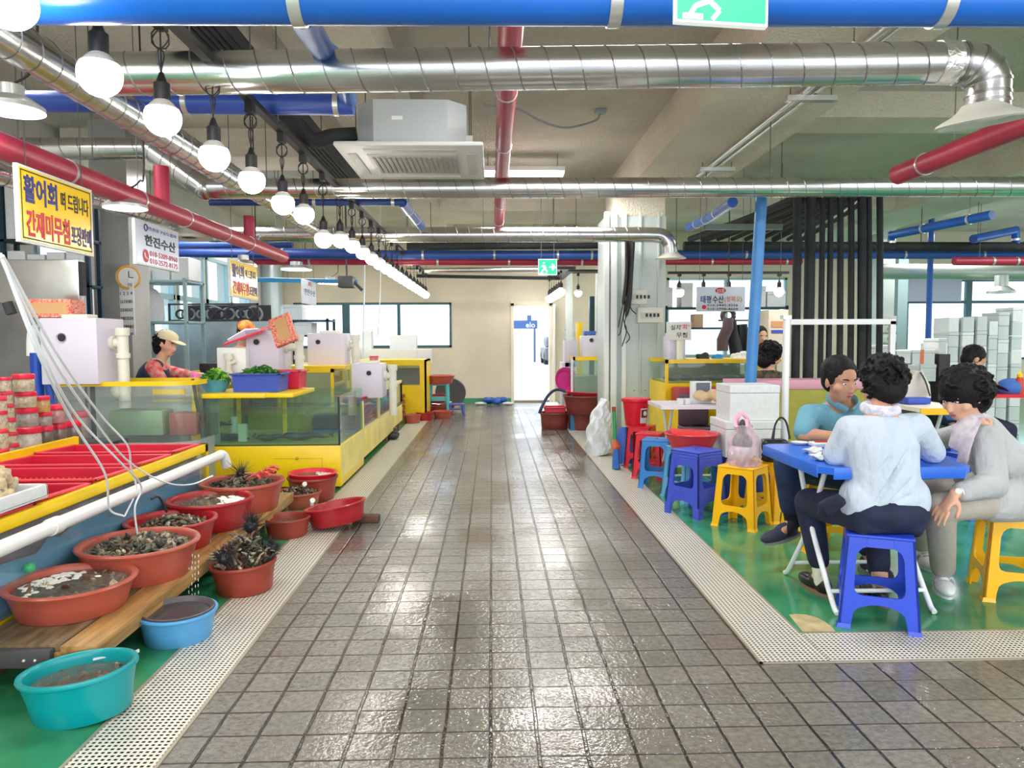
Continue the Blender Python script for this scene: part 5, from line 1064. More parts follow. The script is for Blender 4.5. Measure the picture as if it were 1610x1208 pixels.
# bracket shelf with baskets of greens
a, c = P(317, 629, Y=6.0), P(417, 627, Y=6.0); zS = P(400, 619, Y=6.0).z; t = thing('bracket_shelf', 'yellow shelf board carrying the baskets of greens over the tank edge', 'shelf', ((a.x+c.x)/2, 6.3, zS)); b = MB(); b.box((a.x, 6.0, zS-.038), (c.x+.0, 6.75, zS), .004); b.box((c.x, 6.01, zS-.036), (c.x+.22, 6.75, zS-.002), .004); obj('board', b, yel, t)
for x in (a.x+.05, c.x-.05): b = MB(); b.box((x, 6.66, .0), (x+.03, 6.69, zS-.03)); obj('support', b, yel, t)
def leaves(c, rx, ry, h, n, m1, m2, lab, seed, s=.035, flat=True):
    b = MB(); rnd = random.Random(seed)
    for i in range(n):
        a = rnd.uniform(0, 6.3); d = math.sqrt(rnd.random()); x, y = d*math.cos(a)*rx, d*math.sin(a)*ry; z = h*(1-d*d)*rnd.uniform(.3, 1); b.cur = rnd.randint(0, 1)
        M = Matrix.Translation(c+Vector((x, y, z))) @ Euler((rnd.uniform(-.8, .8), rnd.uniform(-.8, .8), rnd.uniform(0, 6.3))).to_matrix().to_4x4(); L = s*rnd.uniform(.7, 1.3); W = L*.42
        vs = []; 
        for k in range(5):
            u = k/4; w = W*math.sin(PI*min(1, u*.9+.08)); cz = .35*L*math.sin(u*PI); vs += [M @ Vector((L*(u-.5)*2, -w, cz+.006*(k % 2))), M @ Vector((L*(u-.5)*2, 0, cz-.006)), M @ Vector((L*(u-.5)*2, w, cz+.006*((k+1) % 2)))]
        b.add(vs, [(k*3+j, k*3+j+1, k*3+j+4, k*3+j+3) for k in range(4) for j in range(2)])
    o = obj('leafy_greens', b, [m1, m2], None, 60); return tag(o, lab, 'vegetables', kind='stuff')
lt1, lt2, lt3 = mat('lettuce_light', lin(150, 200, 60), .5), mat('lettuce_dark', lin(60, 130, 40), .5), mat('herb_green', lin(70, 120, 52), .5)
c = P(339, 622, Y=6.22); c.z = zS; t = thing('bowl', 'blue bowl of bright lettuce on the yellow shelf', 'bowl', c); r_ = .125; b = MB(); b.lathe([(.001, .003), (r_*.6, 0), (r_*.85, .05), (r_, .10), (r_*1.04, .105), (r_*.97, .098), (r_*.8, .05), (.001, .012)], (0, 0, 0), 32); obj('shell', b, mat('bowl_blue', lin(70, 150, 180), .35), t, local=True); leaves(c+Vector((0, 0, .085)), .12, .11, .10, 120, lt1, lt2, 'bright green lettuce leaves filling the blue bowl', 3, .032)
def tray_basket(cx, cy, z, w, d, h, m, lab, rz=0): t = thing('basket', lab, 'basket', (cx, cy, z), rot=(0, 0, rz)); basket_parts(t, w, d, h, m, .03); return t
c0, c1 = P(358, 616, Y=6.1), P(440, 616, Y=6.1); blb = mat('blue_basket', lin(44, 74, 176), .4, noise=.1, nscale=20)
tray_basket((c0.x+c1.x)/2, 6.30, zS+.002, c1.x-c0.x, .34, .145, blb, 'blue plastic basket of green leaves on the yellow shelf'); leaves(Vector(((c0.x+c1.x)/2, 6.30, zS+.12)), .19, .13, .09, 240, lt3, lt2, 'dark green leaves filling the blue basket', 9, .03)
tray_basket((c0.x+c1.x)/2+.06, 6.70, zS+.002, c1.x-c0.x, .30, .15, red_b, 'red plastic basket standing behind the blue basket of leaves')
# yellow leaning board at left of tank 2
a = P(305, 700, Y=6.15); b = MB(); b.add([(P(303, 597, Y=6.3).x, 6.3, P(303, 597, Y=6.3).z), (P(309, 597, Y=6.3).x, 6.3, P(303, 597, Y=6.3).z), (P(321, 700, Y=6.1).x, 6.1, .35), (P(300, 700, Y=6.1).x, 6.1, .35), (P(303, 597, Y=6.3).x, 6.33, P(303, 597, Y=6.3).z), (P(309, 597, Y=6.3).x, 6.33, P(303, 597, Y=6.3).z), (P(321, 700, Y=6.1).x, 6.13, .0), (P(300, 700, Y=6.1).x, 6.13, .0)], [(0, 1, 2, 3), (7, 6, 5, 4), (0, 4, 5, 1), (1, 5, 6, 2), (2, 6, 7, 3), (3, 7, 4, 0)]); solo('board', b, yel, 'yellow slanting board between the curved tank and the fish tank', 'board')
b = MB(); b.tube([P(303, 597, Y=6.26), P(319, 690, Y=6.06)], .014, 8); solo('strap', b, dark, 'dark strap along the slanting yellow board', 'strap')
# pink cloth and gloves zone
b = MB(); rnd = random.Random(6); c = P(310, 608, Y=6.45)
for i in range(14): q = P(rnd.uniform(298, 322), rnd.uniform(592, 622), Y=6.45+rnd.uniform(-.04, .04)); b.ball(q, (.035, .03, .05), 9, 6)
solo('pink_cloth', remesh(b, .012, 3), mat('pink_cloth', lin(236, 120, 180), .7), 'pink rubber gloves and cloth hanging beside the lettuce bowl', 'cloth', smooth=60)
# ---- long side cabinet running to the back
Y3 = 10.55; z3 = .66; zb3 = .36; XI = -1.66
t = thing('display_cabinet', 'long pale yellow glass-fronted cabinet along the left edge of the aisle', 'cabinet', (X1-.3, 9, 0))
b = MB(); b.box((XI, YE+.01, .09), (X1, 9.55, zb3), .004); b.box((XI, 9.57, .12), (X1, Y3, zb3+.02), .004); obj('base', b, yel_pale, t)
b = MB()
for y in (YE+.01, 8.42, 9.50, Y3-.03): b.box((X1-.03, y, zb3), (X1, y+.03, z3))
b.box((X1-.03, YE+.01, zb3), (X1, Y3, zb3+.02)); b.box((X1-.03, 8.4, z3), (X1, Y3, z3+.035)); b.box((XI, Y3-.03, zb3), (X1, Y3, z3+.03)); obj('rim', b, mat('cream_rim', lin(240, 226, 150), .4), t)
b = MB(); b.box((X1-.018, YE+.03, zb3+.02), (X1-.012, Y3-.03, z3)); obj('glass_panel', b, clear, t)
for y in (9.2, 10.4):
    for x in (X1-.06, XI+.06): b = MB(); b.box((x-.03, y, 0), (x+.03, y+.06, .10)); obj('foot', b, wood_d, t)
b = MB(); q = P(622, 672, Z=.0); b.box((X1-.12, 9.62, 0), (X1+.03, 9.75, .12), .01); solo('brick', b, mat('old_brick', lin(110, 84, 66), .8, noise=.4, nscale=20, bump=.5), 'worn brick under the end of the long cabinet', 'brick')
b = MB(); b.ball((X1+.0, 9.35, .04), (.10, .07, .04), 12, 6); b.ball((X1+.02, 9.50, .05), (.07, .07, .045), 12, 6); solo('rubber_shoe', b, dark, 'dark wet bundle on the floor under the long cabinet', 'bundle')
for k in range(5):
    z = zb3+.02+k*.058; tray_basket(X1-.20, 8.0, z, .34, .5, .055, red_b, 'red basket nested in the stack inside the long cabinet, %s from the bottom' % ORD[k].replace('nearest', 'first'))['group'] = 'nested red baskets in the long cabinet'
for k in range(6):
    y = 8.7+k*.3; b = MB(); b.box((X1-.33, y-.12, zb3+.02), (X1-.05, y+.12, zb3+.2+.03*(k % 2)), .01); solo('seafood_tray', b, mat('purple_tray', lin(92, 70, 110), .4) if k % 2 else mat('blue_tray', lin(60, 96, 150), .4), 'dark tray behind the cabinet glass, %s from the camera' % ORD[k], 'tray', 'trays in the long cabinet')
# third tank with yellow frame and filter box 3
Y4 = 7.9; a, c = P(436, 582, Y=Y4), P(524, 580, Y=Y4); zt4 = c.z
t = thing('fish_tank', 'yellow-framed glass tank under the middle filter box', 'fish tank', ((a.x+c.x)/2, 8.3, 0)); b = MB()
for q in ((a.x, Y4, zt4-.04, c.x, Y4+.04, zt4), (a.x, Y4, .1, a.x+.03, Y4+.03, zt4), (c.x-.03, Y4, .1, c.x, Y4+.03, zt4), (c.x-.03, Y4, zt4-.04, c.x, Y4+1.0, zt4), (a.x, Y4+.96, zt4-.04, c.x, Y4+1.0, zt4), (a.x, Y4+.97, .1, a.x+.03, Y4+1.0, zt4)): b.box(q[:3], q[3:])
obj('rim', b, yel, t); b = MB(); frame_glass(b, a.x+.01, c.x-.01, Y4+.01, Y4+.96, .1, zt4-.04); obj('glass_panel', b, clear, t)
b = MB(); b.box((a.x+.03, Y4+.9, .1), (c.x-.03, Y4+.94, zt4-.06)); b.box((a.x, Y4, 0), (c.x, Y4+1.0, .1)); obj('back_panel', b, mat('cream_tank_back', lin(200, 190, 130), .5), t)
b = MB(); b.box((a.x+.02, Y4-.0, zt4), (c.x+.12, Y4+.7, zt4+.03)); obj('top_board', b, yel, t)
Zt4 = zt4+.03
filter_box(484, 541, 524, 576, 8.2, .35, 'white filter box with a black port on the yellow-framed tank', (500, 538, .85))
filter_box(553, 600, 572, 626, 7.8, .35, 'white filter box standing on the long cabinet in front of the yellow far tank', (580, 587, .85))
c = P(588, 571, Y=7.95); t = thing('jar', 'small red-lidded jar of paste on top of the nearer far filter box', 'jar', c); b = MB(); b.lathe([(.001, 0), (.045, 0), (.048, .06), (.001, .06)], (0, 0, 0), 18); obj('contents', b, jarc[4], t, local=True); b = MB(); b.lathe([(.001, .06), (.05, .06), (.05, .075), (.001, .075)], (0, 0, 0), 18); obj('lid', b, lidm, t, local=True)
b = MB(); b.box((P(553, 600, Y=7.8).x, 7.8, z3-.02), (X1-.35, 8.2, P(575, 626, Y=7.8).z)); solo('stand', b, purple_pl, 'pale stand under the filter box on the long cabinet', 'stand')
# double filter box near the second vendor
a = P(342, 590, Y=6.9); t = filter_box(342, 386, 547, 600, 6.9, .4, 'white filter box with a cream valve pipe, left of the tall double filter box', None, pipe_r=False, cap=False, m=pvcw); q = P(358, 575, Y=6.86); b = MB(); b.tube([P(359, 556, Y=6.84), P(359, 605, Y=6.84)], .026, 14); b.tube([P(359, 556, Y=6.84), P(359, 566, Y=6.84)], .04, 14); b.tube([P(359, 583, Y=6.84), P(359, 588, Y=6.84)], .04, 14); b.tube([P(359, 572, Y=6.84), P(370, 568, Y=6.88)], .024, 12); obj('valve_pipe', b, pvc, t)
filter_box(388, 437, 520, 590, 7.0, .45, 'tall white filter box with a sloping red lid and cream drain pipe', (403, 538, .9), cap=False, pipe_r=1.5)
q0, q1 = P(350, 545, Y=6.9), P(412, 523, Y=6.9); b = MB(); dd = (q1-q0); b.add([q0, q1, q1+Vector((0, .3, .06)), q0+Vector((0, .3, .06)), q0+Vector((0, 0, .02)), q1+Vector((0, 0, .02)), q1+Vector((0, .3, .08)), q0+Vector((0, .3, .08))], [(0, 1, 2, 3), (7, 6, 5, 4), (0, 4, 5, 1), (1, 5, 6, 2), (2, 6, 7, 3), (3, 7, 4, 0)]); solo('tilted_lid', b, lidm, 'red lid with fish slices tilted on the two white filter boxes', 'lid')
b = MB(); m0 = q0.lerp(q1, .1)+Vector((0, .04, .035)); m1 = q0.lerp(q1, .9)+Vector((0, .04, .035)); b.tube([m0, m0.lerp(m1, .5)+Vector((0, .1, .02)), m1], [.02, .05, .02], 10); solo('plastic_sheet', b, mat('lilac_sheet', lin(190, 178, 200), .4), 'lilac plastic sheet lying on the tilted red lid', 'sheet')
# far yellow tank with dark window
YF = 11.6; a, c = P(596, 626, Y=YF), P(670, 566, Y=YF); t = thing('fish_tank', 'bright yellow cabinet tank with a dark window before the cream back wall', 'fish tank', ((a.x+c.x)/2, YF+.4, 0))
xl = P(560, 600, Y=YF).x; wz0, wz1, wx1 = P(640, 606, Y=YF).z, P(640, 575, Y=YF).z, P(660, 600, Y=YF).x
b = MB(); b.box((xl, YF, a.z-.25), (c.x, YF+.03, wz0)); b.box((xl, YF, wz1), (c.x, YF+.03, c.z)); b.box((wx1, YF, wz0), (c.x, YF+.03, wz1)); b.box((c.x-.03, YF, a.z-.25), (c.x, YF+.8, c.z)); b.box((xl, YF+.03, c.z-.03), (c.x, YF+.8, c.z)); obj('case', b, yel, t)
b = MB(); b.box((xl, YF+.3, wz0), (c.x-.03, YF+.33, wz1-.05)); obj('back_panel', b, mat('maroon_panel', lin(92, 64, 70), .5), t); b = MB(); b.box((xl, YF+.01, wz0), (wx1, YF+.016, wz1)); obj('glass_panel', b, clear, t)
for x in (xl+.1, c.x-.08): b = MB(); b.box((x, YF+.05, 0), (x+.06, YF+.11, a.z-.25)); b.box((x, YF+.6, 0), (x+.06, YF+.66, a.z-.25)); obj('leg', b, wood_d, t)
b = MB(); q = P(614, 632, Y=YF-.1)
for k in range(4): b.box((q.x-.25, YF-.5, .1+k*.09), (q.x+.22, YF-.05, .15+k*.09))
b.box((q.x-.25, YF-.5, 0), (q.x-.2, YF-.45, .42)); b.box((q.x+.17, YF-.5, 0), (q.x+.22, YF-.45, .42)); solo('pallet_stack', b, mat('red_brown_wood', lin(150, 70, 44), .6, noise=.3, nscale=8), 'stack of reddish wooden trays beside the far yellow tank', 'trays')
# foam boxes and sheets on the far left counter under the window
zc = P(600, 572, Y=12.6).z; a, c = P(450, 600, Y=12.6), P(670, 570, Y=12.6); b = MB(); b.box((a.x, 12.5, 0), (c.x-.1, 13.5, zc)); solo('counter', b, mat('yellow_shade_counter', lin(220, 190, 60), .5), 'low yellow counter under the left back window', 'counter')
for (x0, x1, y0, y1, lab) in ((545, 566, 548, 568, 'small white foam box by the left back window, leftmost of the group'), (560, 580, 520, 560, 'white foam sheet standing on edge before the window mullion'), (580, 664, 549, 571, 'long ribbed white foam tray lying along the window counter'), (609, 652, 527, 547, 'white foam tray standing on edge against the window'), (655, 678, 549, 556, 'thin white foam lid at the right end of the window counter')):
    p0, p1 = P(x0, y1, Y=12.7), P(x1, y0, Y=12.7); yq = 12.98 if y0 < 530 else (12.68 if y1 == 556 else 12.7); foam_box(p0.x, p1.x, yq, yq+.2, zc+.001, p1.z, lab, 'foam boxes under the left back window', False)
# box shelf at x 445-515 before the window
a, c = P(446, 506, Y=11.2), P(516, 500, Y=11.2); shelf('steel_shelf', a.x, c.x, 11.2, 11.7, [.9, P(480, 527, Y=11.2).z, P(480, 503, Y=11.2).z], 'dark slotted shelf standing before the left back window', dsteel)
z_ = P(480, 503, Y=11.2).z; p0, p1 = P(445, 500, Y=11.25), P(475, 479, Y=11.25); foam_box(p0.x, p1.x, 11.25, 11.6, z_, p1.z, 'white foam box on top of the dark shelf before the left back window', 'foam boxes on the dark shelf')
z_ = P(480, 527, Y=11.2).z; p0, p1 = P(462, 527, Y=11.25), P(490, 507, Y=11.25); foam_box(p0.x, p1.x, 11.25, 11.6, z_, p1.z, 'white foam box on the middle board of the dark shelf before the left back window', 'foam boxes on the dark shelf')
# small clutter around vendors: cutting counter, scales
a, c = P(318, 600, Y=7.3), P(345, 560, Y=7.3); b = MB(); b.box((P(230, 600, Y=7.6).x, 7.5, 0), (P(350, 600, Y=7.6).x, 7.9, .88)); solo('work_counter', b, mat('counter_top', lin(190, 170, 80), .5), 'work counter between the vendors and the tanks', 'counter')
b = MB(); c = P(330, 582, Y=7.6); b.box((c.x-.09, 7.55, .885), (c.x+.09, 7.75, c.z+.07), .01); solo('scale', b, dark, 'black kitchen scale on the work counter behind the lettuce', 'scale')
b = MB(); c = P(322, 572, Y=7.62); b.box((c.x-.1, 7.53, .885), (c.x-.02, 7.58, .97), .005); solo('tape_dispenser', b, yel, 'small yellow dispenser beside the black kitchen scale', 'dispenser')
# ---- hanging stall signs
ink_b = mat('sign_ink_blue', lin(36, 40, 120), .5); ink_r = mat('sign_ink_red', lin(200, 30, 60), .5); ink_k = mat('sign_ink_black', lin(24, 24, 30), .5); signy = mat('sign_yellow', lin(250, 206, 20), .18)
def hang_sign(x0, ya0, yb0, x1, ya1, yb1, X, lab, face, lines, border=True):
    A, B, C_, D = P(x0, ya0, X=X), P(x1, ya1, X=X), P(x1, yb1, X=X), P(x0, yb0, X=X); zt_, zb_ = (A.z+B.z)/2, (C_.z+D.z)/2; y0, y1 = (A.y+D.y)/2, (B.y+C_.y)/2; W, H = y1-y0, zt_-zb_
    t = thing('hanging_sign', lab, 'sign', (X, (y0+y1)/2, zb_)); b = MB(); b.box((X-.02, y0, zb_), (X, y1, zt_)); obj('board', b, foam_w, t); b = MB(); b.box((X, y0+.012, zb_+.012), (X+.001, y1-.012, zt_-.012)); obj('face', b, face, t)
    if border:
        b = MB()
        for q in ((y0+.02, zb_+.02, y1-.02, zb_+.026), (y0+.02, zt_-.026, y1-.02, zt_-.02), (y0+.02, zb_+.02, y0+.026, zt_-.02), (y1-.026, zb_+.02, y1-.02, zt_-.02)): b.box((X+.001, q[0], q[1]), (X+.002, q[2], q[3]))
        obj('border', b, ink_k, t)
    for (s_, u, v, w, h, m, fat) in lines:
        tb = text_mb(s_, h*H*1.05, (X+.0025, y0+W*u, zb_+H*v), (0, 1, 0), (0, 0, 1), fat=fat, width=w*W); ys_ = [q.z for q in tb.v] or [0]; k = h*H/max(1e-5, max(ys_)-min(ys_)); zc_ = zb_+H*v; tb.v = [Vector((q.x, q.y, zc_+(q.z-zc_)*k)) for q in tb.v]; obj('lettering', tb, m, t, 0)
    for y in (y0+.08, y1-.08): b = MB(); b.tube([(X-.01, y, zt_-.02), (X-.01, y, zt_+.06), (X-.01, y, CZ)], .003, 6); obj('hanger_wire', b, rod_m, t)
    return t, y0, y1, zb_, zt_
yl = [('활어회', .27, .71, .42, .36, ink_b, .03), ('떠 드립니다', .73, .70, .40, .25, ink_k, .02), ('간재미무침', .36, .27, .56, .36, ink_r, .03), ('포장판매', .81, .25, .30, .28, ink_b, .02)]
hang_sign(29, 254, 381, 146, 302, 402, -2.15, 'large yellow hanging sign with blue and red Korean lettering, nearest of the stall signs', signy, yl)
hang_sign(362, 408, 466, 405, 418, 473, -2.25, 'second yellow hanging sign, farther along behind the white one', signy, yl, False)
silver = mat('sign_silver', lin(206, 216, 232), .3, noise=.08, nscale=3)
t, y0, y1, z0, z1 = hang_sign(213, 346, 414, 281, 363, 429, -2.35, 'white hanging stall sign with two telephone numbers', silver, [('한산중구유도협회', .60, .86, .66, .08, ink_b, .0), ('한진수산', .55, .58, .72, .25, ink_k, .03), ('010-5209-8960', .62, .30, .66, .12, ink_r, .0), ('010-2572-8175', .62, .13, .66, .12, ink_r, .0)], False)
b = MB(); yy, zz = y0+(y1-y0)*.20, z0+(z1-z0)*.22; b.add([(-2.347, yy+.045*math.cos(a), zz+.045*math.sin(a)) for a in [2*PI*k/20 for k in range(20)]], [tuple(range(20))]); obj('phone_mark', b, ink_r, t, 0)
b = MB(); b.tube([(-2.346, yy-.02, zz+.02), (-2.346, yy-.012, zz-.008), (-2.346, yy+.018, zz-.02)], .006, 6); obj('handset_mark', b, foam_w, t, 0)
b = MB(); yy, zz = y0+(y1-y0)*.22, z0+(z1-z0)*.86; b.tube(arc((-2.347, yy, zz), .022, 0, 2*PI, 16, (0, 1, 0), (0, 0, 1)), .004, 5); obj('emblem', b, ink_b, t, 0)
hang_sign(476, 440, 478, 497, 443, 480, -2.45, 'small far white hanging sign with a red mark before the back window', silver, [('한진수산', .5, .5, .8, .25, ink_b, .0), ('회', .5, .85, .25, .2, ink_r, .02)], False)
hose([P(573, 300, Y=11), P(573, 432, Y=11), P(572, 500, Y=11), P(571, 565, Y=11)], .012, hm, 'white hose hanging straight down before the left back window')
hose([P(598, 305, Y=11), P(598, 434, Y=11), P(597, 480, Y=11), P(594, 530, Y=11)], .008, hm, 'thinner white hose hanging to the right of the straight one')
# fan on the ceiling by the second yellow sign
c = P(545, 442, Y=9.6); b = MB(); b.box((c.x-.1, 9.5, c.z-.09), (c.x+.1, 9.7, c.z+.06), .02); b.tube([c+Vector((.08, 0, 0)), c+Vector((.2, 0, -.12))], .02, 8); b.tube([(c.x, 9.6, c.z+.05), (c.x, 9.6, CZ)], .01, 6); solo('floodlight', b, mat('dark_grey_case', lin(70, 72, 74), .5), 'dark grey floodlight hanging near the end of the bulb string', 'floodlight')
# ================================================================ RIGHT SIDE: column, stools, tables, stalls
# ---- grey clad column with raceways and switch boxes
YCo = 8.65; cx0, cx1 = P(951, 600, Y=YCo).x, P(1045, 600, Y=YCo).x
clad = mat('column_cladding', lin(196, 206, 202), .35, noise=.05, nscale=2)
b = MB(); xm = P(984, 600, Y=YCo).x; b.box((xm, YCo, 0), (cx1, YCo+.62, 2.7)); b.box((cx0, YCo+.05, 0), (xm, YCo+.6, 2.7)); struct('pillar_middle', b, clad); b = MB(); b.box((cx0+.1, YCo+.05, 2.7), (cx1, YCo+.62, BZ)); struct('trim_6', b, beam_m)
b = MB()
for px, w in ((953, .05), (964, .07), (980, .05)): q = P(px, 600, Y=YCo); b.box((q.x-w/2, YCo-.03, 0), (q.x+w/2, YCo+.06, 2.75))
struct('trim_3', b, mat('white_angle', lin(222, 226, 222), .35))
t = thing('raceway', 'slim white cable raceways running down the grey column', 'raceway', (xm+.2, YCo, 0))
for px, z0_ in ((1006, 0.0), (1034, .0)): q = P(px, 600, Y=YCo-.01); b = MB(); b.box((q.x-.012, YCo-.022, .62), (q.x+.012, YCo, 2.75), .004); obj('channel', b, clad, t)
for px, py in ((997, 614), (1004, 614), (1014, 614), (1022, 614), (1006, 527), (1033, 527)): q = P(px, py, Y=YCo); b = MB(); b.tube([(q.x, YCo-.006, q.z), (q.x, YCo, q.z)], .006, 8); obj('screw', b, dark, t)
def switch_box(x0, x1, y0, y1, lab):
    a, c = P(x0, y1, Y=YCo), P(x1, y0, Y=YCo); t = thing('switch_box', lab, 'switch box', ((a.x+c.x)/2, YCo-.05, a.z)); b = MB(); b.box((a.x, YCo-.07, a.z), (c.x, YCo, c.z), .008); obj('case', b, mat('box_ivory', lin(226, 226, 214), .4), t)
    b = MB(); b.box((a.x+.03, YCo-.075, (a.z+c.z)/2-.035), (c.x-.06, YCo-.069, (a.z+c.z)/2+.035)); obj('breaker_window', b, mat('box_grey', lin(200, 202, 192), .4), t)
    for k in range(4): b = MB(); x = a.x+.09+.045*k; b.box((x, YCo-.08, (a.z+c.z)/2-.02), (x+.026, YCo-.074, (a.z+c.z)/2+.02)); obj('breaker', b, blackpl, t)
    return t
switch_box(986, 1016, 456, 479, 'upper ivory breaker box on the grey column'); switch_box(1001, 1041, 484, 508, 'lower ivory breaker box with a row of black breakers on the grey column')
for k, pts in enumerate(([(990, 380), (987, 410), (984, 445), (982, 480), (976, 520), (972, 528)], [(993, 380), (991, 420), (987, 470), (980, 500), (985, 520), (978, 545)], [(985, 380), (985, 430), (980, 475), (975, 500), (972, 515)], [(996, 380), (993, 430), (990, 475), (982, 510), (990, 530), (984, 540)], [(990, 470), (992, 485), (1000, 494)])):
    b = MB(); n_ = len(pts); path = bez([P(x, y, Y=YCo-.09-.012*k) for x, y in pts], 6); rr = [.02 if (k < 4 and i < len(path)*.5) else .006 for i in range(len(path))]; b.tube(path, rr, 8); solo('loose_cable', b, blackpl, 'black cable hanging loose down the grey column, strand %s' % ['one, longest left', 'two, curling right', 'three, short left', 'four, hooked end', 'five, leading to the lower box'][k], 'cable', 'loose cables on the column', 60)
# ---- plastic stool
def stool_mesh():
    h, st, sb, th = .415, .132, .163, .010
    def s(z): return sb+(st-sb)*z/h
    parts = []
    inner = [(.362, .082), (.355, .066), (.340, .053), (.315, .046), (.190, .048), (.168, .053), (.155, .064), (.150, .082)]
    low = [(.098, .082), (.091, .070), (.076, .057), (.045, .052), (0, .050)]
    for c in range(4):
        b = MB()
        for side, sgn in ((c, -1), ((c+3) % 4, 1)):
            R = Matrix.Rotation(side*PI/2, 4, 'Z')
            poly = [(h-.012, 0), (h-.012, .082)]+inner+low+[(0, 0)]
            def pt(z, w, off): x = (-s(z)+w) if sgn < 0 else (s(z)-w); x = max(-s(z)+0.0, min(s(z), x)); return R @ Vector((x, -s(z)+off, z))
            n = len(poly); o = [pt(z, w, 0) for z, w in poly]; i_ = [pt(z, max(w, .0), th) for z, w in poly]
            b.add(o+i_, [tuple(range(n)), tuple(reversed(range(n, 2*n)))]+[(k, (k+1) % n, n+(k+1) % n, n+k) for k in range(n)])
        # turned-out foot flare
        R = Matrix.Rotation(c*PI/2, 4, 'Z'); M = R; b.add([M @ Vector(v) for v in ((-sb-.006, -sb-.006, 0), (-sb+.052, -sb-.006, 0), (-sb+.05, -sb, .02), (-sb, -sb, .02), (-sb-.006, -sb+.052, 0), (-sb, -sb+.05, .02))], [(0, 1, 2, 3), (0, 3, 5, 4)])
        parts.append(('leg', b))
    for c in range(4):
        R = Matrix.Rotation(c*PI/2, 4, 'Z'); b = MB(); n = 8; top = []; bot = []
        
        for k in range(n+1): u = -1+2*k/n; top.append((u, .150)); bot.append((u, .098+.016*(1-u*u)))
        def pt2(u, z, off): return R @ Vector((u*(s(z)-.082), -s(z)+off, z))
        o = [pt2(u, z, 0) for u, z in top]+[pt2(u, z, 0) for u, z in reversed(bot)]; i_ = [pt2(u, z, th) for u, z in top]+[pt2(u, z, th) for u, z in reversed(bot)]; m = len(o)
        b.add(o+i_, [tuple(range(m)), tuple(reversed(range(m, 2*m)))]+[(k, (k+1) % m, m+(k+1) % m, m+k) for k in range(m)]); parts.append(('stretcher', b))
    b = MB(); b.box((-st-.004, -st-.004, h-.016), (st+.004, st+.004, h), .007, seg=3)
    for c in range(4):
        R = Matrix.Rotation(c*PI/2, 4, 'Z')
        q = [R @ Vector((x, y, z)) for x, y, z in ((-s(h)+.082, -s(h), h-.014), (s(h)-.082, -s(h), h-.014), (s(.362)-.082, -s(.362), .362), (-s(.362)+.082, -s(.362), .362), (-s(h)+.082, -s(h)+th, h-.014), (s(h)-.082, -s(h)+th, h-.014), (s(.362)-.082, -s(.362)+th, .362), (-s(.362)+.082, -s(.362)+th, .362))]
        b.add(q, [(0, 1, 2, 3), (7, 6, 5, 4), (0, 4, 5, 1), (1, 5, 6, 2), (2, 6, 7, 3), (3, 7, 4, 0)])
    parts.insert(0, ('seat', b))
    b = MB(); b.tube([(0, 0, h), (0, 0, h+.0012)], .016, 16); parts.append(('seat_hole', b))
    return parts
STM = {}
st_cols = {'blue': mat('stool_blue', lin(38, 74, 206), .32), 'sky': mat('stool_sky', lin(44, 128, 206), .34), 'pale': mat('stool_pale_blue', lin(96, 172, 224), .34), 'violet': mat('stool_violet_blue', lin(64, 84, 196), .4), 'yellow': mat('stool_yellow', lin(250, 186, 6), .32), 'red': mat('stool_red', lin(224, 36, 58), .32)}
def stool(x, y, rz, col, label, z=0.0, group='plastic stools', sc=1.0):
    if col not in STM:
        t = thing('plastic_stool', label, 'stool', (x, y, z), group, rz)
        for n, b in stool_mesh(): obj(n, b, dark if n == 'seat_hole' else st_cols[col], t, 40, local=True)
        STM[col] = t
    else: t = dup(STM[col], (x, y, z), rz, label, group)
    t.scale = (sc, sc, 1); return t
def stool_at(FL, FR, anchor, col, label, z=0, sc=1.0, wid=.326):
    """front face runs from its left foot FL to its right foot FR (photo pixels on the floor)"""
    a, c = P(*FL, Z=0), P(*FR, Z=0); d = (c-a); d.z = 0; d.normalize(); n = Vector((-d.y, d.x, 0)); wid *= sc
    mid = (a+d*wid/2) if anchor == 'L' else ((c-d*wid/2) if anchor == 'R' else (a+c)/2)
    ce = mid+n*wid/2; return stool(ce.x, ce.y, math.atan2(d.y, d.x), col, label, z, sc=sc)
s1 = stool_at((1318, 986), (1448, 1003), 'M', 'blue', 'royal blue stool in the foreground under the woman in the white cardigan')
stool_at((1130, 828), (1186, 838), 'R', 'yellow', sc=.93, label='yellow stool with the pink plastic bag standing on it')
stool(2.02, 5.12, .35, 'yellow', 'yellow stool just behind the one holding the pink bag, under the black handbag')
s4 = stool(2.0, 4.42, .12, 'yellow', 'yellow stool under the man in the blue polo shirt')
s5 = stool_at((1512, 903), (1546, 946), 'R', 'yellow', 'yellow stool at the right edge under the woman in the grey jacket')
for k in range(4): stool_at((1046, 806), (1098, 819), 'R', 'violet', sc=.95, label='violet-blue stool in the nested stack beside the yellow stools, %s' % ['bottom one', 'second from the bottom', 'third from the bottom', 'topmost'][k], z=.020*k)
q = P(1046, 790, Z=0); stool(q.x+.23, q.y+.15, .35, 'pale', 'pale blue stool half hidden behind the violet-blue stack, under the red tub')
stool_at((1003, 768), (1049, 771), 'L', 'sky', sc=.84, label='sky blue stool standing before the two red stools by the drain')
stool_at((993, 753), (1035, 756), 'L', 'red', sc=.84, label='red stool directly behind the sky blue stool')
sr = stool_at((981, 736), (1020, 739), 'L', 'red', sc=.84, label='red stool nearest the grey column, with the red bin on it')
for px, py, rz, lab in ((1215, 775, .3, 'royal blue stool glimpsed behind the yellow stools'), (1475, 812, .1, 'royal blue stool behind the table, between the two seated women'), (1530, 800, .2, 'royal blue stool behind the right-hand yellow stool')):
    q = P(px, py, Z=0); stool(q.x, q.y, rz, 'blue', lab)
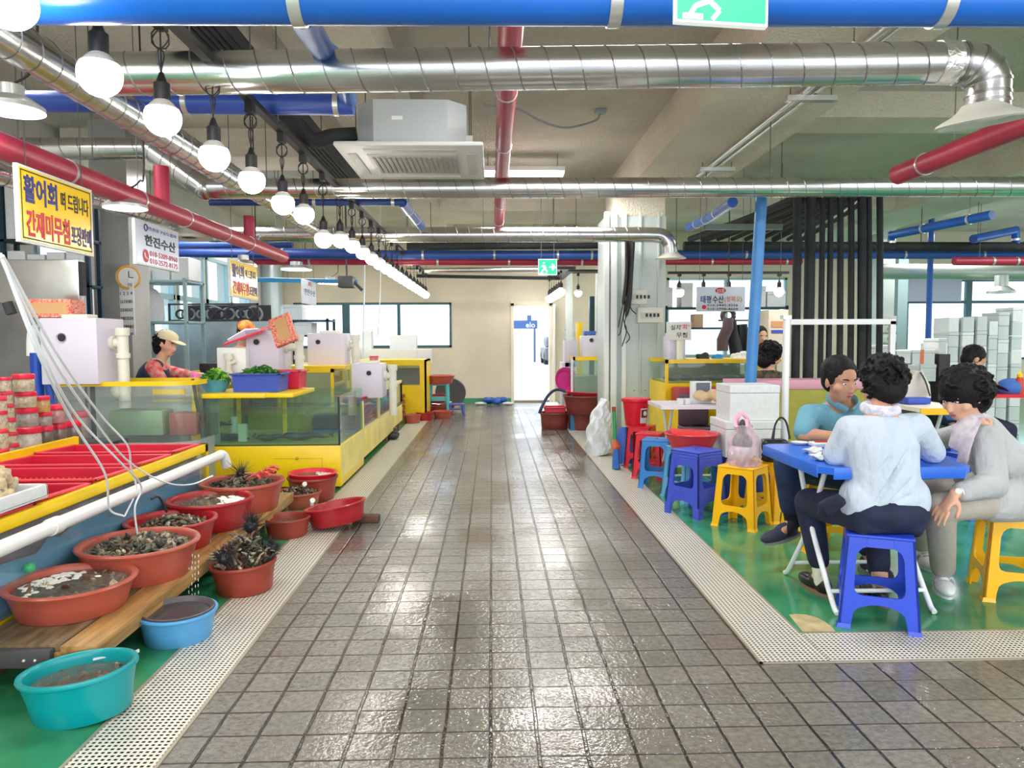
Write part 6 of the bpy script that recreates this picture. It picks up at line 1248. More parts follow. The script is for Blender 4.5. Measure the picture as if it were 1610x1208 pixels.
# ---- red bin, broom, sack, pad
q = sr.location; t = thing('bin', 'red plastic bin with a printed label standing on the red stool by the column', 'bin', (q.x-.06, q.y+.0, .416)); b = MB(); r_ = .135
b.lathe([(.001, 0), (r_*.72, 0), (r_*.76, .01), (r_*.95, .235), (r_*1.03, .24), (r_*1.04, .262), (r_*.98, .262), (r_*.94, .24), (r_*.72, .02), (.001, .015)], (0, 0, 0), 36); obj('shell', b, mat('bin_red', lin(214, 22, 48), .35), t, 50, local=True)
b = MB(); b.lathe([(r_*1.05, .24), (r_*1.07, .25), (r_*1.05, .268), (r_*.9, .272), (.001, .268)], (0, 0, 0), 36); obj('lid', b, MATS['bin_red'], t, 50, local=True)
lm = mat('label_maroon', lin(130, 26, 34), .5)
def curved(r0, r1, z0, z1, a0, a1, m, name, n=8):
    b = MB(); vs = []
    for k in range(n+1): a = a0+(a1-a0)*k/n; vs += [(r0*math.cos(a), r0*math.sin(a), z0), (r1*math.cos(a), r1*math.sin(a), z1)]
    b.add(vs, [(2*k, 2*k+2, 2*k+3, 2*k+1) for k in range(n)]); return obj(name, b, m, t, 60, local=True)
curved(r_*.79, r_*.905, .03, .175, -1.35, -.55, foam_w, 'label'); curved(r_*.855, r_*.90, .085, .165, -1.30, -.60, lm, 'label_print')
b = MB(); c0 = Vector((math.cos(-.95), math.sin(-.95), 0))*r_*.905; tv = Vector((-c0.y, c0.x, 0)).normalized(); b.add([c0+tv*(.024*math.cos(a))+Vector((0, 0, .127+.024*math.sin(a))) for a in [2*PI*k/18 for k in range(18)]], [tuple(range(18))]); obj('label_emblem', b, foam_w, t, 0, local=True)
t = thing('broom', 'broom with a green and red handle leaning by the grey column', 'broom', P(966, 722, Z=0)); a, c = P(965, 640, Y=7.2), P(967, 692, Y=7.15); gr_ = mat('broom_green', lin(40, 150, 90), .4); b = MB(); b.tube([a.lerp(c, .15), c], .018, 10); obj('handle', b, gr_, t); b = MB(); b.tube([a, a.lerp(c, .15)], .019, 10); obj('grip', b, brownred, t)
b = MB(); b.tube([c, P(969, 703, Y=7.13), P(966, 714, Y=7.12)], [.02, .045, .03], 10); obj('ferrule', b, mat('broom_orange', lin(206, 96, 60), .5), t); b = MB(); b.tube([P(968, 706, Y=7.12), Vector((P(969, 722, Y=7.1).x, 7.1, .005))], [(.06, .03), (.075, .04)], 10); obj('bristles', b, mat('broom_blue', lin(50, 110, 190), .7), t)
b = MB(); c = P(976, 726, Z=0); b.tube([(c.x, 7.3, .02), (c.x+.0, 7.32, .30), (c.x, 7.34, .38)], [(.05, .08), (.055, .08), (.03, .05)], 12); solo('cushion', b, mat('pad_blue', lin(48, 96, 190), .5), 'blue rounded pad between the broom and the red stools', 'pad')
q = P(942, 718, Z=0); Ys = q.y+.14; path = []; rs = []
for (px0, px1, py, d_) in ((928, 958, 720, .10), (921, 962, 713, .14), (920, 963, 700, .15), (922, 963, 680, .14), (927, 963, 660, .12), (932, 962, 645, .09), (936, 963, 634, .05), (937, 963, 627, .02)):
    a, c = P(px0, py, Y=Ys), P(px1, py, Y=Ys); path.append(Vector(((a.x+c.x)/2, Ys, max(a.z, .003+.01*len(path))))); rs.append(((c.x-a.x)/2, d_))
b = MB(); b.tube(bez(path, 5), [rs[min(i//5, 7)] if i % 5 == 0 or i//5 >= 7 else tuple(rs[i//5][j]+(rs[i//5+1][j]-rs[i//5][j])*(i % 5)/5 for j in (0, 1)) for i in range(36)], 40)
b.v = [Vector((v.x+.010*math.sin(v.z*34+v.y*30), v.y+.016*math.sin(v.x*55+v.z*21)+.010*math.sin(v.x*120-v.z*40), v.z+(.012*math.sin(v.x*80) if v.z > .6 else 0))) for v in b.v]
solo('sack', b, mat('white_sack', lin(222, 228, 232), .45, bump=.8, bscale=14, bdist=.02), 'tall white plastic sack slumped against the left side of the grey column', 'sack', smooth=50)
# ---- red tub on the pale stool
q = P(1088, 690, Z=.47); tub(1042, 1133, 680, .425, .125, mat('tub_coral', lin(214, 56, 66), .4, noise=.15, nscale=14), 'wide coral red tub resting on the pale blue stool with a red lid inside', base=.7)
b = MB(); c = P(1086, 680, Z=.555); b.box((c.x-.16, c.y-.1, .553), (c.x+.14, c.y+.05, .559), .002, Matrix.Translation((c.x, c.y, .556)) @ Matrix.Rotation(.12, 4, 'Y') @ Matrix.Rotation(.2, 4, 'X') @ Matrix.Translation((-c.x, -c.y, -.556))); solo('lid', b, mat('lid_red', lin(220, 50, 50), .4), 'flat red lid lying across the coral red tub', 'lid')
# ---- pink bag
s2p = Vector((1.62, 4.95, .416)); b = MB(); prof = [(P(1143, 732, Y=4.9), P(1196, 733, Y=4.9)), (P(1141, 712, Y=4.9), P(1198, 712, Y=4.9)), (P(1146, 692, Y=4.9), P(1195, 694, Y=4.9)), (P(1152, 678, Y=4.9), P(1188, 680, Y=4.9)), (P(1160, 668, Y=4.9), P(1178, 669, Y=4.9))]
path = []; rs = []
for a, c in prof: path.append((a+c)/2); rs.append(((c-a).length/2, .10 if len(rs) < 3 else .05))
path = [path[0]-Vector((0, 0, .004))]+path; rs = [(rs[0][0]*.8, .09)]+rs
b.tube(bez([Vector((p.x, p.y, max(p.z, .421))) for p in path], 4), [rs[min(i//4, 5)] if i//4 >= 5 else tuple(rs[i//4][j]+(rs[i//4+1][j]-rs[i//4][j])*(i % 4)/4 for j in (0, 1)) for i in range(21)], 56)
cxb = path[1].x
def crinkle(v):
    a = math.atan2(v.y-4.9, v.x-cxb); k = .010*math.sin(7*a+v.z*22)+.006*math.sin(15*a-v.z*55)+.004*math.sin(v.z*150+3*a); return v+Vector((math.cos(a)*k, math.sin(a)*k, .006*math.sin(5*a) if v.z > .5 else 0))
b.v = [crinkle(v) for v in b.v]
t = thing('plastic_bag', 'translucent pink plastic bag of shopping standing on the yellow stool', 'bag', (path[1].x, 4.9, .416)); pk_ = glass('pink_film', (.97, .84, .89), .36, .3); obj('bag_body', b, pk_, t, 60)
for k in (-1, 1): h_ = bez([P(1160+k*2, 672, Y=4.9+.03*k), P(1158+k*2, 660, Y=4.9), P(1166, 650, Y=4.9), P(1174+k, 658, Y=4.9), P(1177+k*2, 672, Y=4.9+.03*k)], 5); b = MB(); b.tube(h_, (.012, .003), 8); obj('handle', b, mat('pink_handle', lin(238, 176, 200), .5), t, 60)
b = MB(); c = P(1167, 696, Y=4.9); b.ball((c.x, 4.9, c.z+.0), (.07, .05, .07), 14, 8); b.ball((c.x+.0, 4.9, c.z+.08), (.03, .02, .08), 10, 8); obj('dark_package', b, mat('dark_pack', lin(70, 60, 76), .6), t, 60)
b = MB(); b.ball((c.x-.005, 4.9, .50), (.085, .06, .07), 14, 8); obj('white_package', b, mat('pale_pack', lin(226, 228, 236), .6), t, 60)
# ---- foam boxes behind the bag
def foam_px(x0, x1, y0, y1, Y, dep, lab, grp, lid=True, zmin=None, tape=None, m=None):
    a, c = P(x0, y1, Y=Y), P(x1, y0, Y=Y); return foam_box(a.x, c.x, Y, Y+dep, a.z if zmin is None else zmin, c.z, lab, grp, lid, m, tape)
zA, zB_, = P(1180, 662, Y=5.5).z, P(1180, 606, Y=5.5).z
foam_px(1147, 1227, 606, 662, 5.5, .35, 'large white foam box on top of the pair behind the pink bag', 'foam boxes behind the pink bag', zmin=zA)
a = P(1140, 716, Y=5.46); foam_box(a.x, P(1228, 700, Y=5.46).x, 5.46, 5.86, a.z-.02, zA-.001, 'large white foam box beneath the other one behind the pink bag', 'foam boxes behind the pink bag')
b = MB(); b.box((a.x+.02, 5.48, 0), (P(1228, 700, Y=5.46).x-.02, 5.84, a.z-.021), .01); solo('crate', b, mat('navy_crate', lin(26, 50, 110), .5), 'dark blue crate carrying the two large foam boxes', 'crate')
# ---- white folding table with things on it
def folding_table(x0, x1, y0, y1, z, m_top, m_leg, lab, chamf=0, group=None, splay=1):
    t = thing('folding_table', lab, 'table', ((x0+x1)/2, (y0+y1)/2, 0), group); k = chamf
    poly = [(x0+k, y0), (x1-k, y0), (x1, y0+k), (x1, y1-k), (x1-k, y1), (x0+k, y1), (x0, y1-k), (x0, y0+k)] if k else [(x0, y0), (x1, y0), (x1, y1), (x0, y1)]
    b = MB(); b.prism(poly, z-.03, z); bmx = b; obj('tabletop', bmx, m_top, t, 0)
    ym = (y0+y1)/2
    for x in (x0+.12, x1-.12):
        for s_ in (-1, 1): b = MB(); b.tube(bez([(x, ym-s_*.16, z-.03), (x, ym, z*.52), (x+.0, ym+s_*.24, .06), (x, ym+s_*.30, .012)], 4), .0125, 10); obj('leg', b, m_leg, t, 60)
    for s_ in (-1, 1): b = MB(); b.tube([(x0+.12, ym+s_*.22, .09), (x1-.12, ym+s_*.22, .09)], .010, 8); obj('cross_bar', b, m_leg, t)
    return t
a, c = P(1040, 640, Y=6.2), P(1146, 640, Y=6.2); wt = mat('table_white', lin(240, 240, 238), .35)
folding_table(a.x, c.x+.15, 6.2, 6.75, .70, mat('table_lilac', lin(226, 216, 226), .35), mat('leg_white', lin(226, 226, 220), .4), 'white folding table beside the grey column')
zt_ = .70
def px_box(name, x0, x1, y0, y1, Y, dep, m, lab, cat, z=None, bev=.005, grp=None):
    a, c = P(x0, y1, Y=Y), P(x1, y0, Y=Y); b = MB(); b.box((a.x, Y, a.z if z is None else z), (c.x, Y+dep, c.z), bev); return solo(name, b, m, lab, cat, grp)
t = px_box('tabletop_display', 1088, 1119, 600, 624, 6.4, .08, foam_w, 'white framed panel standing on the white table', 'display', z=zt_+.001); a, c = P(1095, 620, Y=6.39), P(1116, 602, Y=6.39); b = MB(); b.box((a.x, 6.385, a.z), (c.x, 6.40, c.z)); o = obj('screen', b, mat('grey_screen', lin(96, 104, 116), .4), t)
b = MB(); rnd = random.Random(1); c = P(1112, 626, Y=6.36)
for i in range(9): b.ball(c+Vector((rnd.uniform(-.08, .09), rnd.uniform(-.04, .04), rnd.uniform(0, .05))), (.05, .04, .035), 8, 6)
b.v = [Vector((v.x, v.y, max(v.z, zt_+.001))) for v in b.v]; solo('paper_bag', remesh(b, .012, 2), mat('paper_brown', lin(206, 180, 140), .8), 'crumpled brown paper bag on the white table', 'bag', smooth=50)
c = P(1143, 628, Y=6.33); b = MB(); b.ball((c.x, 6.33, zt_+.035), (.06, .05, .035), 14, 8); solo('black_bowl', b, blackpl, 'small black object at the right of the white table', 'bowl')
for px, lab in ((1070, 'white cup lying at the left of the white table'), (1081, 'short white cup beside the framed panel on the white table')):
    c = P(px, 628, Y=6.35); b = MB(); b.lathe([(.001, 0), (.026, 0), (.034, .05), (.030, .05), (.024, .005), (.001, .005)], (c.x, 6.35, zt_+.001), 16); solo('cup', b, foam_w, lab, 'cup', 'cups on the white table')
b = MB(); c = P(1103, 660, Y=6.9); b.box((c.x-.16, 6.85, .38), (c.x+.16, 7.2, .42), .02); 
for sx in (-1, 1):
    for yy in (6.88, 7.16): b.tube([(c.x+sx*.13, yy, .40), (c.x+sx*.18, yy+(.02 if yy > 7 else -.02), 0)], .022, 8)
b.box((c.x-.15, 7.17, .42), (c.x+.15, 7.20, .72), .01); t = solo('plastic_chair', b, mat('plum_plastic', lin(92, 70, 84), .5), 'plum-brown plastic chair tucked behind the white table', 'chair')
# ---- counter with pink top edge
YP = 6.38; a, c = P(1152, 598, Y=YP), P(1400, 598, Y=YP); t = thing('counter', 'pink-topped olive counter behind the foam boxes and seated people', 'counter', ((a.x+c.x)/2, YP+.15, 0)); b = MB(); b.box((a.x, YP, a.z-.085), (c.x, YP+.28, a.z), .006); obj('top_board', b, mat('pink_board', lin(216, 152, 172), .4), t)
b = MB(); b.box((a.x+.02, YP+.01, 0), (c.x-.02, YP+.27, a.z-.085)); obj('panel', b, mat('olive_panel', lin(166, 160, 60), .5, noise=.15, nscale=6), t)
# ---- right stall tank
YR = 7.8; a, c = P(1046, 645, Y=YR), P(1205, 565, Y=YR); t = thing('fish_tank', 'wide yellow-rimmed tank right of the grey column', 'fish tank', ((a.x+c.x)/2, YR+.4, 0)); zb_ = P(1100, 603, Y=YR).z
b = MB(); b.box((a.x, YR, .1), (c.x, YR+.8, zb_)); obj('base', b, yel, t); b = MB()
for q in ((a.x, YR, c.z-.04, c.x, YR+.04, c.z), (a.x, YR+.76, c.z-.04, c.x, YR+.8, c.z), (a.x, YR, zb_, a.x+.03, YR+.03, c.z), (c.x-.1, YR, zb_, c.x, YR+.03, c.z)): b.box(q[:3], q[3:])
obj('rim', b, yel, t); b = MB(); b.box((a.x+.03, YR+.74, zb_), (c.x-.03, YR+.76, c.z-.04)); b.box((a.x+.02, YR+.02, zb_), (c.x-.03, YR+.74, zb_+.02)); obj('back_panel', b, olive, t)
b = MB(); frame_glass(b, a.x+.01, c.x-.03, YR+.01, YR+.74, zb_+.02, c.z-.04); obj('glass_panel', b, clear, t)
b = MB(); b.quad((a.x+.03, YR+.02, zb_+.19), (c.x-.04, YR+.02, zb_+.19), (c.x-.04, YR+.73, zb_+.19), (a.x+.03, YR+.73, zb_+.19)); obj('water', b, water_m, t, 0)
for k in range(6): x = a.x+.1+k*.16; b = MB(); b.ball((x, YR+.12+.04*(k % 2), zb_+.055), (.10, .045, .035), 12, 8, Matrix.Rotation(.3*(k % 3-1), 4, 'Z')); solo('fish', b, fish_m, 'dark fish lying in the wide yellow-rimmed tank, %s from the left' % ORD[k].replace('nearest', 'first'), 'fish', 'fish in the wide tank')
q = P(1100, 612, Y=YR-.3); b = MB(); b.box((P(1065, 620, Y=YR-.3).x, YR-.34, zb_-.24), (P(1150, 620, Y=YR-.3).x, YR-.03, zb_-.03), .02); solo('red_crate', b, mat('deep_red_crate', lin(160, 20, 40), .4), 'deep red crate in front of the wide yellow-rimmed tank', 'crate')
b = MB(); b.box((P(1065, 620, Y=YR-.3).x, YR-.34, 0), (P(1150, 620, Y=YR-.3).x, YR-.05, zb_-.245)); solo('stand', b, yel, 'yellow stand under the deep red crate', 'stand')
filter_box(1052, 1078, 528, 566, 8.05, .3, 'white filter box under the handwritten card right of the column', pipe_r=False); q = P(1068, 530, Y=8.0); b = MB(); b.tube([(q.x, 7.97, P(1068, 566, Y=8).z), (q.x, 7.97, q.z)], .035, 14); solo('standpipe', b, pvc, 'cream pipe in front of the filter box right of the column', 'pipe')
# handwritten card
a, c = P(1048, 535, Y=7.9), P(1087, 506, Y=7.9); t = thing('price_card', 'grey card with handwritten Korean in black and red propped on the filter box', 'sign', ((a.x+c.x)/2, 7.9, a.z)); b = MB(); b.box((a.x, 7.9, a.z), (c.x, 7.915, c.z), .002); obj('card', b, mat('card_grey', lin(222, 222, 214), .7), t)
for s_, x, y, w, m in (('실치', 1062, 515, 15, ink_k), ('“회”', 1077, 514, 15, ink_r), ('무침', 1072, 527, 17, ink_k)): q = P(x, y, Y=7.898); obj('handwriting', text_mb(s_, .06, q, (1, 0, 0), (0, 0, 1), fat=.01, width=w/1155*7.9), m, t, 0)
# big stall sign
YG = 8.7; a, c = P(1095, 490, Y=YG), P(1172, 451, Y=YG); t = thing('hanging_sign', 'silver stall sign with a red number badge above the right-hand stall', 'sign', ((a.x+c.x)/2, YG, a.z)); b = MB(); b.box((a.x, YG, a.z), (c.x, YG+.02, c.z), .002); obj('board', b, silver, t)
for s_, x, y, w, m, f_ in (('태평', 1110, 471, 17, ink_b, .02), ('수산', 1129, 471, 18, ink_k, .02), ('(성복오)', 1153, 471, 28, mat('ink_orange', lin(200, 110, 30), .5), .01), ('010-3445-3226', 1136, 480, 49, ink_k, .01), ('010-2998-4604', 1136, 486, 49, ink_k, .01)): q = P(x, y, Y=YG-.002); obj('lettering', text_mb(s_, .038 if '-' in s_ else (.075 if '(' in s_ else .095), q, (1, 0, 0), (0, 0, 1), fat=f_, width=w/1155*YG), m, t, 0)
q = P(1133, 457, Y=YG-.003); b = MB(); b.ball(q, (.065, .004, .034), 20, 8); obj('number_badge', b, ink_r, t); obj('number', text_mb('22호', .05, q-Vector((0, .006, 0)), (1, 0, 0), (0, 0, 1), fat=.01, width=.095), foam_w, t, 0)
q = P(1107, 483, Y=YG-.002); b = MB(); b.add([q+Vector((.026*math.cos(k*PI/8), 0, .026*math.sin(k*PI/8))) for k in range(16)], [tuple(range(16))]); obj('phone_mark', b, ink_r, t, 0)
for px in (1100, 1167): q = P(px, 451, Y=YG+.01); b = MB(); b.tube([q, Vector((q.x, q.y, CZ))], .003, 6); obj('hanger_wire', b, rod_m, t)
# shelf with foam boxes before the right window, hanging clothes, clutter
a, c = P(1046, 482, Y=10.6), P(1240, 482, Y=10.6); zsh = P(1100, 483, Y=10.6).z; shelf('steel_shelf', a.x, c.x, 10.6, 11.0, [.5, P(1100, 515, Y=10.6).z, zsh], 'dark slotted shelf before the right back window', dsteel)
for k, (x0, x1, y0) in enumerate(((1045, 1058, 452), (1071, 1090, 445), (1190, 1205, 450), (1206, 1236, 458), (1210, 1240, 448))): 
    if k == 4: continue
    foam_px(x0, x1, y0, 482, 10.62, .3, 'foam box on the shelf before the right back window, %s from the left' % ORD[k].replace('nearest', 'first'), 'foam boxes before the right back window', zmin=zsh)
zs_ = P(1100, 515, Y=10.6).z
px_box('bundle', 1091, 1106, 494, 512, 10.65, .2, mat('tan_bundle', lin(190, 160, 130), .7), 'tan wrapped bundle on the lower board of the shelf by the right window', 'bundle', z=zs_)
px_box('metal_box', 1188, 1206, 490, 512, 10.65, .2, mat('dark_box_grey', lin(70, 76, 84), .5), 'dark stacked trays on the shelf left of the black pipes', 'box', z=zs_)
px_box('cupboard', 1207, 1240, 487, 595, 9.4, .4, mat('cream_cupboard', lin(222, 206, 188), .5), 'cream cupboard with stickers just left of the black pipes', 'cupboard', z=0)
t = bpy.data.objects['cupboard']; 
for (x0, x1, y0, y1, m) in ((1213, 1234, 505, 515, 'sticker_orange'), (1213, 1234, 519, 524, 'sticker_blue')): a, c = P(x0, y1, Y=9.39), P(x1, y0, Y=9.39); b = MB(); b.box((a.x, 9.392, a.z), (c.x, 9.398, c.z)); obj('sticker', b, mat(m, lin(216, 150, 100) if 'orange' in m else lin(60, 80, 180), .5), t, 0)
def cloth(pts_w, Y, m, lab, name='hanging_cloth', th=.07, seed=1):
    rnd = random.Random(seed); b = MB(); path = []; rs = []
    for x0, x1, y in pts_w: a, c = P(x0, y, Y=Y), P(x1, y, Y=Y); path.append((a+c)/2); rs.append(((c.x-a.x)/2, th))
    b.tube(path, rs, 28); b.v = [v+Vector((0, math.sin(v.x*70+seed)*.02, 0)) for v in b.v]; return solo(name, b, m, lab, 'clothing', smooth=60)
cloth([(1142, 1148, 500), (1134, 1154, 515), (1126, 1146, 535), (1128, 1144, 552)], 8.9, mat('mauve_cloth', lin(96, 80, 86), .8), 'mauve-brown apron hanging beneath the silver stall sign', seed=2)
cloth([(1146, 1152, 505), (1142, 1160, 520), (1144, 1166, 540), (1146, 1170, 558)], 8.95, mat('charcoal_cloth', lin(46, 48, 60), .8), 'charcoal coat hanging right of the mauve apron', seed=4)
cloth([(1160, 1172, 510), (1158, 1176, 525), (1160, 1176, 540), (1162, 1174, 552)], 9.0, mat('black_patterned', lin(30, 34, 46), .7, noise=.6, nscale=30), 'black patterned garment hanging next to the blue standpipe', seed=6)
for cz_ in (1,): q = P(1146, 496, Y=8.9); b = MB(); b.tube(arc((q.x, 8.93, q.z), .07, 0, 2*PI, 20), .03, 10); b.tube([(q.x, 8.93, q.z+.09), (q.x, 8.93, CZ)], .008, 6); b.tube([(q.x-.12, 8.93, q.z-.06), (q.x+.25, 8.93, q.z-.06)], .01, 6); solo('hose_reel', b, mat('brown_reel', lin(70, 54, 50), .6), 'round dark reel hanging beneath the silver stall sign', 'reel')
for (px, py, m, r_, lab) in ((1128, 549, 'blue_cloth', .05, 'bright blue cloth bundle on the wide tank'), (1105, 552, 'black_bag', .06, 'black wire basket on the wide tank'), (1160, 560, 'white_cloth1', .07, 'white crumpled cloth on the wide tank left of the blue standpipe'), (1200, 558, 'white_cloth2', .08, 'white crumpled bag on the tank right of the blue standpipe')):
    q = P(px, py, Y=8.3); b = MB(); rnd = random.Random(px)
    for i in range(7): b.ball((q.x+rnd.uniform(-r_, r_), 8.3+rnd.uniform(-r_, r_)*.7, P(1100, 565, Y=8).z+rnd.uniform(.02, r_*.9)), (r_*.6, r_*.5, r_*.45), 8, 6)
    b.box((q.x-r_, 8.2, P(1100, 565, Y=8).z-.02), (q.x+r_, 8.4, P(1100, 565, Y=8).z+.01)); solo('cloth_bundle', remesh(b, .014, 2), mat(m, {'blue_cloth': lin(20, 130, 190), 'black_bag': lin(40, 40, 46)}.get(m, lin(232, 230, 226)), .7), lab, 'bundle', smooth=50)
b = MB(); a, c = P(1070, 560, Y=8.5), P(1205, 560, Y=8.5); b.box((a.x, 8.05, P(1100, 565, Y=8).z-.035), (c.x, 8.76, P(1100, 565, Y=8).z-.001)); solo('board', b, yel, 'yellow board laid over the back of the wide tank', 'board')
# ---- between door and column
YM = 10.3; a, c = P(901, 640, Y=YM), P(945, 561, Y=YM); t = thing('fish_tank', 'yellow-rimmed tank of greenish water just left of the grey column', 'fish tank', ((a.x+c.x)/2, YM+.3, 0)); b = MB(); b.box((a.x, YM, c.z-.05), (c.x, YM+.04, c.z)); b.box((a.x, YM, c.z-.05), (a.x+.03, YM+.6, c.z)); obj('rim', b, yel, t)
b = MB(); frame_glass(b, a.x+.005, c.x, YM+.01, YM+.6, .4, c.z-.05); obj('glass_panel', b, clear, t); b = MB(); b.box((a.x, YM, 0), (c.x, YM+.6, .4)); b.box((a.x-.03, YM, 0), (a.x, YM+.03, c.z-.03)); obj('base', b, foam_w, t); b = MB(); zz = P(920, 592, Y=YM).z; b.box((a.x+.02, YM+.03, .41), (c.x-.02, YM+.58, zz)); obj('water', b, mat('green_water', lin(130, 158, 132), .2, alpha=.85), t)
filter_box(916, 950, 528, 562, YM+.05, .35, 'white filter box with a black port and blue label left of the grey column', (930, 535, .9), pipe_r=False)
q0, q1 = P(919, 527, Y=YM+.1), P(935, 523, Y=YM+.1); b = MB(); b.box((q0.x, YM+.1, P(916, 528, Y=YM+.05).z+.001), (q1.x+.02, YM+.3, q1.z+.02), .004); solo('box', b, mat('blue_white_box', lin(60, 100, 180), .5), 'small blue and white box on the filter box left of the column', 'box')
px_box('cabinet', 888, 909, 535, 566, 11.0, .3, purple_pl, 'white narrow filter case left of the yellow-rimmed tank by the column', 'filter box', z=.85); px_box('stand', 884, 904, 570, 640, 11.0, .4, foam_w, 'white stand under the narrow filter case', 'stand', z=0)
b = MB(); c = P(886, 582, Y=10.95); b.lathe([(.001, 0), (.13, 0), (.185, .05), (.19, .06), (.17, .055), (.12, .012), (.001, .012)], (0, 0, 0), 32); b.xform(Matrix.Translation((c.x+.0, 10.85, .36)) @ Matrix.Rotation(math.radians(80), 4, 'X') @ Matrix.Rotation(math.radians(25), 4, 'Y')); b.v = [Vector((v.x, v.y, v.z+.30)) for v in b.v]; solo('basin', b, mat('magenta_plastic', lin(232, 60, 150), .4), 'magenta basin standing on edge beside the door', 'basin')
for y_ in (480, 536, 552): pass
for k, (y0, y1) in enumerate(((514, 524), (530, 540))): a, c = P(886, y1, Y=EW), P(908, y0, Y=EW); b = MB(); b.box((a.x, EW-.02, a.z), (c.x, EW-.002, c.z)); t = solo('wall_notice', b, foam_w, 'white switch panel on the wall right of the door, %s one' % ('upper', 'lower')[k], 'panel'); b = MB(); b.box((a.x+.03, EW-.024, (a.z+c.z)/2-.02), (a.x+.12, EW-.02, (a.z+c.z)/2+.03)); obj('switch', b, dark, t)
px_box('steel_shelf_post', 927, 935, 466, 525, 12.5, .1, dsteel, 'dark slotted post right of the door bulbs', 'post', z=0)
px_box('leaning_panel', 906, 916, 507, 560, 11.6, .05, yel, 'yellow narrow panel standing behind the narrow filter case', 'panel', z=0)
bt = mat('brown_tub', lin(124, 52, 46), .4, noise=.1, nscale=6)
tub(847, 897, 648, 0, .235, bt, 'leftmost of the three brown tubs near the door, holding a red basket', base=.86)
tub(890, 941, 649, 0, .235, bt, 'brown tub in front of the big brown basin near the grey column', base=.86)
t_, r_ = tub(883, 954, 621, .23, .26, bt, 'big brown basin with a red lid raised behind the two brown tubs', base=.78, fill=None)
b = MB(); b.box((t_.location.x-.2, t_.location.y-.1, 0), (t_.location.x+.2, t_.location.y+.25, .228)); solo('stand', b, blue_lin, 'blue stand under the big brown basin', 'stand')
b = MB(); b.lathe([(.001, 0), (r_*.8, 0), (r_*.9, .04), (r_*.88, .04), (r_*.78, .01), (.001, .01)], (0, 0, 0), 36); b.xform(Matrix.Translation(t_.location+Vector((0, 0, .265))) @ Matrix.Rotation(.05, 4, 'Y')); solo('lid', b, MATS['bright_red_plastic'], 'bright red round tray on the big brown basin', 'tray')
q = P(872, 646, Z=.24); tray_basket(q.x, q.y, .225, .34, .3, .07, red_b, 'red basket resting in the left brown tub near the door')
hose([P(848, 650, Y=10.4), P(852, 640, Y=10.4), P(862, 622, Y=10.5), P(875, 613, Y=10.6), P(895, 617, Y=10.6)], .022, mat('navy_hose', lin(40, 50, 84), .4), 'navy hose arching from the left brown tub up to the big basin')
# ---- pale panel wall right of the door
a, c = P(890, 600, Y=13.9), P(925, 600, Y=13.9); b = MB(); b.box((a.x, 13.9, 0), (a.x+.12, 14.0, CZ)); b.box((c.x, 12.9, 0), (c.x+.07, 12.97, 2.5)); struct('trim_4', b, mat('pale_post', lin(206, 212, 208), .4))
# ---- far right: window blind, foam box wall, appliances
a, c = P(1428, 474, Y=EW-.1), P(1516, 439, Y=EW-.1); b = MB(); b.box((a.x, EW-.03, a.z), (c.x, EW-.005, c.z+.03)); solo('window_blind', b, mat('blind_lilac', lin(190, 194, 214), .8, alpha=.9), 'pale lilac blind drawn over the upper part of the shaded back window', 'blind')
a, c = P(1381, 600, Y=12.6), P(1407, 440, Y=12.6); b = MB(); b.box((a.x, 12.6, 0), (c.x, 13.1, CZ)); struct('pillar_right', b, clad); a, c = P(1408, 600, Y=13.0), P(1428, 440, Y=13.0); b = MB(); b.box((a.x, 13.0, 0), (c.x, 13.3, 2.75)); struct('trim_5', b, mat('teal_grey_post', lin(140, 164, 166), .4))
for k, (y0, y1) in enumerate(((497, 509), (512, 523), (526, 539))): a, c = P(1389, y1, Y=12.55), P(1409, y0, Y=12.55); b = MB(); b.box((a.x, 12.53, a.z), (c.x, 12.6, c.z), .004); t = solo('switch_box', b, MATS['box_ivory'], 'small ivory switch box on the right pillar, %s of three' % ('top', 'middle', 'bottom')[k], 'switch box'); b = MB(); b.box((a.x+.06, 12.52, (a.z+c.z)/2-.02), (a.x+.14, 12.53, (a.z+c.z)/2+.02)); obj('breaker', b, dark, t)
rnd = random.Random(21); Yw = 9.3; cols = [(1476, 1490, 509), (1490, 1500, 511), (1500, 1518, 499), (1518, 1533, 500), (1533, 1541, 497), (1541, 1560, 505), (1560, 1581, 501), (1569, 1592, 490), (1586, 1600, 512), (1592, 1612, 483), (1612, 1632, 487), (1632, 1654, 484), (1654, 1676, 490)]
xs_ = 1476; ci = 0; foam_g = mat('grey_foam', lin(194, 200, 200), .7, noise=.06, nscale=4)
for (x0, x1, yt) in ((1468, 1490, 540), (1490, 1510, 499), (1510, 1532, 499), (1532, 1552, 497), (1552, 1570, 505), (1570, 1592, 491), (1592, 1614, 483)):
    a, c = P(x0, 600, Y=Yw), P(x1, yt, Y=Yw); top = c.z; z = 0.0; n = max(3, round(top/.185)); hh = top/n; off = rnd.uniform(-.03, .05); ci += 1
    for k in range(n):
        if z > .45 or k % 2 == 0 or True:
            dx = rnd.uniform(-.002, .002); foam_box(a.x+.001+dx, c.x-.001+dx, Yw+off, Yw+off+.34, z+.001, z+hh-.002, 'foam box in the far right stacked wall, %s column from left, %s' % (ORD[ci-1].replace('nearest', 'first'), 'topmost' if k == n-1 else ORD[n-1-k]+' from top'), 'stacked wall of foam boxes', k % 2 == 0, foam_g if (k+ci) % 3 else foam_w, None)
        z += hh
